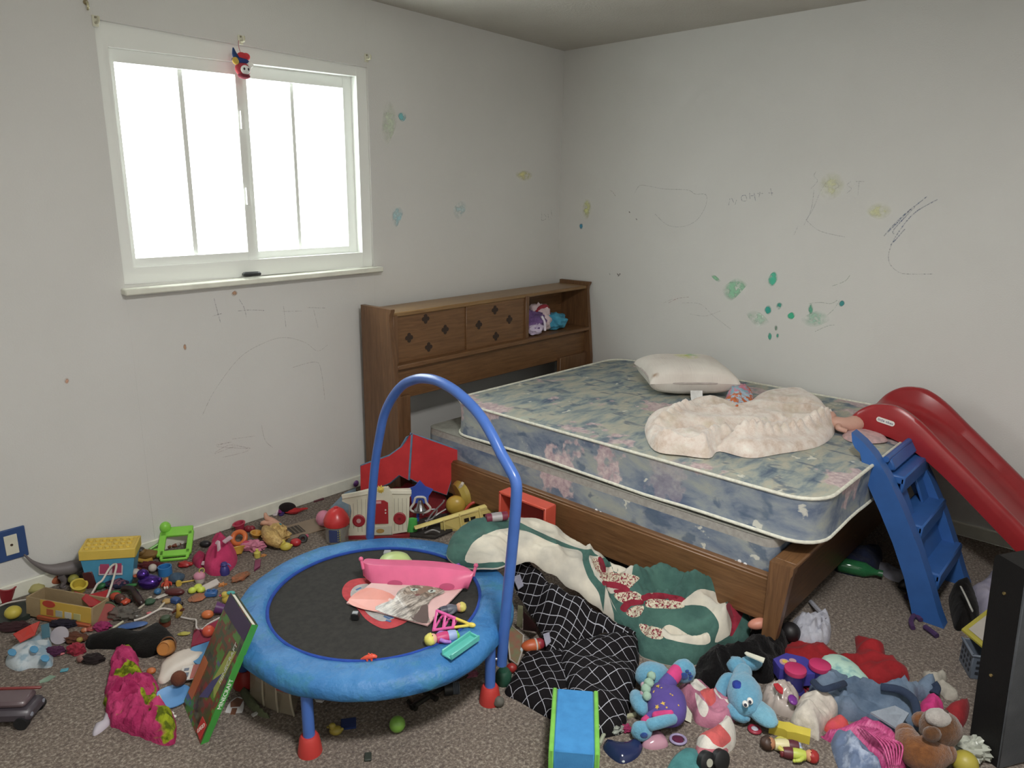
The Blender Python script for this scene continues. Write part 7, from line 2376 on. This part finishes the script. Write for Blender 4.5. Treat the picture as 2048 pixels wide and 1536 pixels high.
gb, k = T('green_bottle', 'green plastic bottle lying at the foot end under the bed', 'bottle', 1712, 1150, 0, rz=-28)
m = MB(k); m.lathe([(0, -34), (14, -34), (15, -28), (15, 14), (9, 26), (6, 34), (6, 40), (0, 40)], c=(0, 0, 15), rot=(0, 90, 0), n=20); m.build('body', clear('#1f6b3c', .8, .1), gb)
m = MB(k); m.cyl((38, 0, 15), (46, 0, 15), 7); m.build('cap', pl('#1c5a34', .4), gb)
cloth('navy_cloth', fb('#1b2138'), [(1670, 1125), (1690, 1100), (1735, 1085), (1765, 1095), (1760, 1125), (1725, 1140), (1690, 1135)], h=.08, zp=.03, seed=88, fr=8, label='navy cloth behind the green bottle by the footboard', cat='cloth')
cloth('grey_sock', fb('#9494a0'), [(1755, 1122), (1780, 1128), (1815, 1145), (1830, 1158), (1805, 1160), (1772, 1148)], h=.04, zp=.015, seed=89, fr=12, res=.009, label='pale grey sock on the carpet left of the blue ladder', cat='sock')
one('black_shoe', 'small black shoe half hidden by the left leg of the blue ladder', 'shoe', 1816, 1180, pl('#171416', .5), lambda m: m.ell((0, 0, 12), (20, 11, 12), amp=.12).box((2, 0, 2), (38, 20, 4), bev=1.5))
one('purple_pouch', 'dark plum scrap in front of the small black shoe', 'cloth', 1822, 1200, fb('#2f2638'), lambda m: m.ell((0, 0, 8), (14, 9, 8), amp=.25))
wire('purple_loop', 'purple elastic loop under the foot of the blue ladder', 'hair band', [(1826, 1256, .01), (1822, 1242, .012), (1830, 1230, .012), (1842, 1240, .01)], .009, fb('#4a2f5a'))
wire('purple_loop', 'purple elastic loop on the carpet in front of the blue ladder foot', 'hair band', [(1850, 1254, .01), (1862, 1262, .012), (1874, 1272, .01)], .010, fb('#45305a'))
bo = thing('black_boot', 'black boot with a white side zip between ladder and panel', 'boot', P(1928, 1222, 0))
cloth('boot_upper', fb('#0c0a09'), [(1902, 1170), (1925, 1160), (1946, 1166), (1962, 1205), (1955, 1225), (1920, 1238), (1908, 1215)], h=.10, zp=.05, seed=90, fr=6, fold=.3, par=bo, edge=.03)
m = MB(); m.tube([P(x, y, z) - bo.location for x, y, z in ((1922, 1174, .135), (1933, 1196, .13), (1942, 1216, .11), (1945, 1222, .10))], .006, 8, flat=.5); m.build('white_zip', fb('#a3a39c'), bo)
cloth('lavender_cloth', fb('#84839c', '#9d98a8', 12), [(1940, 1172), (1962, 1160), (1990, 1136), (2000, 1170), (1995, 1220), (1968, 1216), (1952, 1196)], h=.07, zp=.03, seed=91, fr=8, label='lavender cloth between the black boot and black panel', cat='cloth')
sg = thing('yellow_sign', 'white card with a yellow border sticking out behind the black panel', 'sign', P(1965, 1300, 0))
q = [P(1923, 1258, .10), P(1978, 1216, .135), P(2040, 1268, .135), P(1985, 1310, .10)]
q = [p - sg.location for p in q]
c_ = sum(q, V()) / 4
m = MB(); m.add(q + [p - V((0, 0, .006)) for p in q], [(3, 2, 1, 0), (4, 5, 6, 7), (0, 1, 5, 4), (1, 2, 6, 5), (2, 3, 7, 6), (3, 0, 4, 7)]); m.build('yellow_board', pl('#a3991c', .5), sg)
q2 = [c_ + (p - c_) * .76 + V((0, 0, .002)) for p in q]
m = MB(); m.add(q2, [(3, 2, 1, 0)]); m.build('white_centre', pl('#a8a298', .6), sg, flatshade=True)
bs_ = thing('plastic_basket', 'grey plastic basket with punched holes beneath the yellow bordered card', 'basket', P(1975, 1345, 0), YAW + R(-15))
k = mp(bs_.location)
m = MB(k)
for c, s_ in (((0, -30, 26), (84, 3, 52)), ((0, 30, 26), (84, 3, 52)), ((-41, 0, 26), (3, 60, 52)), ((41, 0, 26), (3, 60, 52)), ((0, 0, 2), (82, 58, 3)), ((0, -31, 51), (90, 5, 4)), ((-43, 0, 51), (5, 66, 4))):
    m.box(c, s_, bev=1)
m.build('body', pl('#5f6a78', .45), bs_)
m = MB(k)
for i in range(5):
    for j in range(3):
        m.box((-32 + i * 16, -32, 14 + j * 12), (6, 1, 6), bev=.3)
        if i < 4:
            m.box((-43, -22 + i * 14, 14 + j * 12), (1, 6, 6), bev=.3)
m.build('painted_hole_shade', pl('#262b33', .6), bs_)  # dark squares laid on the walls as the shade seen in holes
cloth('blue_cloth', fb('#27375c'), [(1240, 1118), (1262, 1118), (1288, 1130), (1292, 1150), (1275, 1158), (1250, 1142)], h=.12, zp=.08, seed=92, fr=10, label='navy blue cloth between the quilt and the bed rail', cat='cloth')

# ================================================================== under and in front of the trampoline
vb = thing('vinyl_bag', 'clear vinyl storage bag sagging under the front left of the trampoline', 'bag', P(540, 1420, 0))
VM = clear('#a3977f', .55, .2)
q = [(500, 1342, .13), (525, 1356, .14), (552, 1372, .13), (579, 1380, .115), (588, 1432, .004), (556, 1424, .004), (528, 1412, .006), (500, 1392, .01)]
q = [P(*p) - vb.location for p in q]
m = MB(); off = V((0.05, .06, 0)); n = len(q)
m.add(q + [p + off for p in q], [tuple(range(n)), tuple(range(2 * n - 1, n - 1, -1))] + [(i, n + i, n + (i + 1) % n, (i + 1) % n) for i in range(n)])
m.build('bag', VM, vb)
for a, b in ((1, 6), (2, 5), (3, 4)):
    m = MB(); m.tube([q[a], (q[a] + q[b]) / 2 + V((-.004, -.004, 0)), q[b]], .003, 6); m.build('seam', pl('#a89f8a', .4), vb)
m = MB(); m.tube([q[2] + V((.0, -.003, -.004)), q[3] + V((0, -.003, -.004))], .007, 8, spline=False); m.build('red_strip', pl('#8f2a2a'), vb)
cloth('green_cloth', fb('#5c6346'), [(482, 1360), (500, 1378), (520, 1408), (540, 1430), (515, 1425), (490, 1400), (480, 1380)], h=.03, seed=93, fr=10, label='olive green scrap under the vinyl bag', cat='cloth')
bg_, k = T('round_badge', 'white round badge with a brown picture on the carpet behind the picture book spine', 'badge', 469, 1422, 0, tilt=(24, 0))
m = MB(k); m.lathe([(0, 0), (19, 0), (19, 2), (0, 3)], n=28, sx=.9, sy=1.5); m.build('disc', pl('#b5b3b0', .4), bg_)
m = MB(k); m.prism([(-9, 6), (9, 8), (12, 22), (-2, 26), (-12, 16)], 2, 4.2); m.prism([(-5, -20), (5, -20), (5, 4), (-5, 4)], 2, 4.2); m.build('brown_picture', pl('#5f3a24', .4), bg_)
slabpx('white_chip', 'small white paper chip on the carpet below the vinyl bag', 'paper', [(502, 1428), (514, 1422), (516, 1426), (506, 1432)], .001, .006, pl('#b5b5b0'))
slabpx('white_chip', 'white sliver under the trampoline rim near its front leg', 'paper', [(628, 1394), (650, 1396), (644, 1402), (632, 1400)], .001, .008, pl('#c4c4c2'))
duck('yellow rubber duck in front of the trampoline front leg', 672, 1468, .95, pl('#8f8018', .45), pl('#8a7a18'))
one('blue_square', 'dark blue felt square beside the yellow duck in front of the trampoline', 'cloth', 697, 1450, fb('#1c2c5c'), lambda m: m.box((0, 0, 3), (30, 30, 4), rot=(0, 0, 12), bev=1))
ball('toy_ball', 'lime green ball on the carpet in front of the trampoline', 'ball', 795, 1462, 16, pl('#6a9c2a', .4))
one('dark_chip', 'small dark green chip on the carpet near the bottom edge', 'toy part', 736, 1516, pl('#2c332c', .6), lambda m: m.box((0, 0, 3), (14, 22, 5), rot=(0, 0, 10), bev=1.5))
sw = thing('toy_sword', 'black toy sword on the carpet under the front of the trampoline', 'toy sword', P(855, 1396, 0))
A2 = at(sw)
BK = pl('#17130f', .45)
m = MB(); m.tube([A2(822, 1415, .012), A2(880, 1378, .014), A2(935, 1350, .014)], [.009, .008, .005], 8, spline=False); m.build('blade', BK, sw)
m = MB(); m.tube([A2(849, 1382, .014), A2(874, 1398, .014)], .009, 8, spline=False); m.build('guard', BK, sw)
m = MB(); m.tube([A2(817, 1402, .012), A2(832, 1418, .012)], .008, 8, spline=False); m.build('pommel', BK, sw)
t, k = T('toy_spool', 'black and grey ribbed spool under the front of the trampoline', 'spool', 905, 1388, 0, rz=10)
m = MB(k); m.cyl((-16, 0, 13), (0, 0, 13), 13); m.build('black_drum', pl('#17181a', .5), t)
m = MB(k)
for i in range(4):
    m.lathe([(0, 0), (11, 0), (12.5, 1.5), (11, 3), (0, 3)], c=(i * 3.6, 0, 13), rot=(0, 90, 0), n=20)
m.build('grey_ribs', pl('#565c66', .5), t)
wad('pink_ribbon', 'pink ribbon scrap beneath the trampoline beside the right leg', 'ribbon', 940, 1352, (14, 10, 6), fb('#8a4a5c'), seed=94)
one('grey_stone', 'round grey stone leaning on the red foot at the right trampoline leg', 'stone', 998, 1412, pl('#57544c', .7), lambda m: m.ell((0, 0, 10), (11, 10, 11), amp=.12))
t, k = T('green_bottle', 'dark green toy jar beside the right trampoline leg', 'toy jar', 1007, 1366, 0)
m = MB(k); m.lathe([(0, 0), (14, 0), (16, 6), (16, 22), (11, 30), (0, 31)], n=22); m.build('body', pl('#1f4a38', .35), t)
m = MB(k); m.tube([(14, -10, 4), (20, -8, 8), (26, -4, 5)], [3, 3, 1], 8); m.build('white_leaf', pl('#a3a888'), t)
one('toy_dome', 'red rounded toy at the left corner of the lattice cover', 'toy', 1023, 1344, pl('#8f1f1a', .4), lambda m: m.ell((0, 0, 9), (11, 10, 10)))
cf, k = T('toy_fish', 'orange and red striped toy clownfish beside the lattice cover', 'toy fish', 1066, 1300, .012, rz=16)
m = MB(k); m.ell((0, 0, 11), (25, 13, 12)); m.build('body', pl('#b5501a', .42), cf)
m = MB(k); m.torus((5, 0, 11), 11.6, 2, rot=(0, 90, 0)); m.build('white_stripe', pl('#b9b3ac', .4), cf)
m = MB(k); m.ell((13, 0, 12), (12, 11.5, 11)); m.build('crimson_tail_end', pl('#8a1c2c', .4), cf)
m = MB(k); m.tube([(-22, 0, 8), (-30, -4, 4), (-38, -2, 4)], [4, 3, 4], 8); m.build('pale_nose', pl('#9fb0b4'), cf)
slabpx('striped_book', 'cream striped book wedged between the trampoline and lattice cover', 'book', [(1036, 1210, .12), (1046, 1212, .12), (1045, 1255, .02), (1033, 1250, .02)], .0, .03, pl('#8a8a68', .6))
slabpx('maroon_book', 'maroon book standing beside the cream striped book', 'book', [(1047, 1222, .12), (1072, 1250, .10), (1075, 1262, .02), (1046, 1258, .02)], .0, .03, pl('#451f28', .6))
po = thing('clear_pouch', 'clear plastic pouch with a green picture insert beside the right trampoline leg', 'pouch', P(1030, 1300, 0))
q = [P(*p) - po.location for p in [(1020, 1250, .06), (1047, 1270, .05), (1045, 1300, .02), (1035, 1330, .012), (1020, 1318, .02), (1016, 1280, .05)]]
m = MB(); n = len(q); m.add(q + [p - V((0, 0, .008)) for p in q], [tuple(range(n))[::-1], tuple(range(n, 2 * n)), *[(i, n + i, n + (i + 1) % n, (i + 1) % n) for i in range(n)]]); m.build('picture_insert', fb('#5f6648', '#7a5040', 30, .0005), po)
m = MB(); m.tube(q, .003, 6, closed=True, spline=False); m.build('clear_rim', clear('#a9a49a', .8), po)

# ================================================================== things of one kind share a group
GROUPS = {'toy figure': 'little toy people scattered about', 'toy duck': 'toy ducks on the floor', 'toy cup': 'toy cups in the left pile', 'ball': 'small balls among the toys',
          'toy brick': 'toy bricks on the carpet', 'plush toy': 'plush animals in the right pile', 'play dough': 'play dough lumps on the carpet', 'toy ring': 'toy rings on the carpet',
          'bead': 'loose beads in the left pile', 'hair band': 'purple elastic loops under the ladder', 'sticker': 'round blue dots on the snack bag', 'toy bowl': 'yellow toy bowls by the back wall',
          'stick': 'pale sticks on the carpet', 'toy dinosaur': 'toy dinosaurs', 'doll clothes': 'doll garments on the floor', 'toy block': 'small blocks on the trampoline'}
for o in list(COL.objects):
    if o.parent is None and o.get('category') in GROUPS and not o.get('group'):
        o['group'] = GROUPS[o['category']]
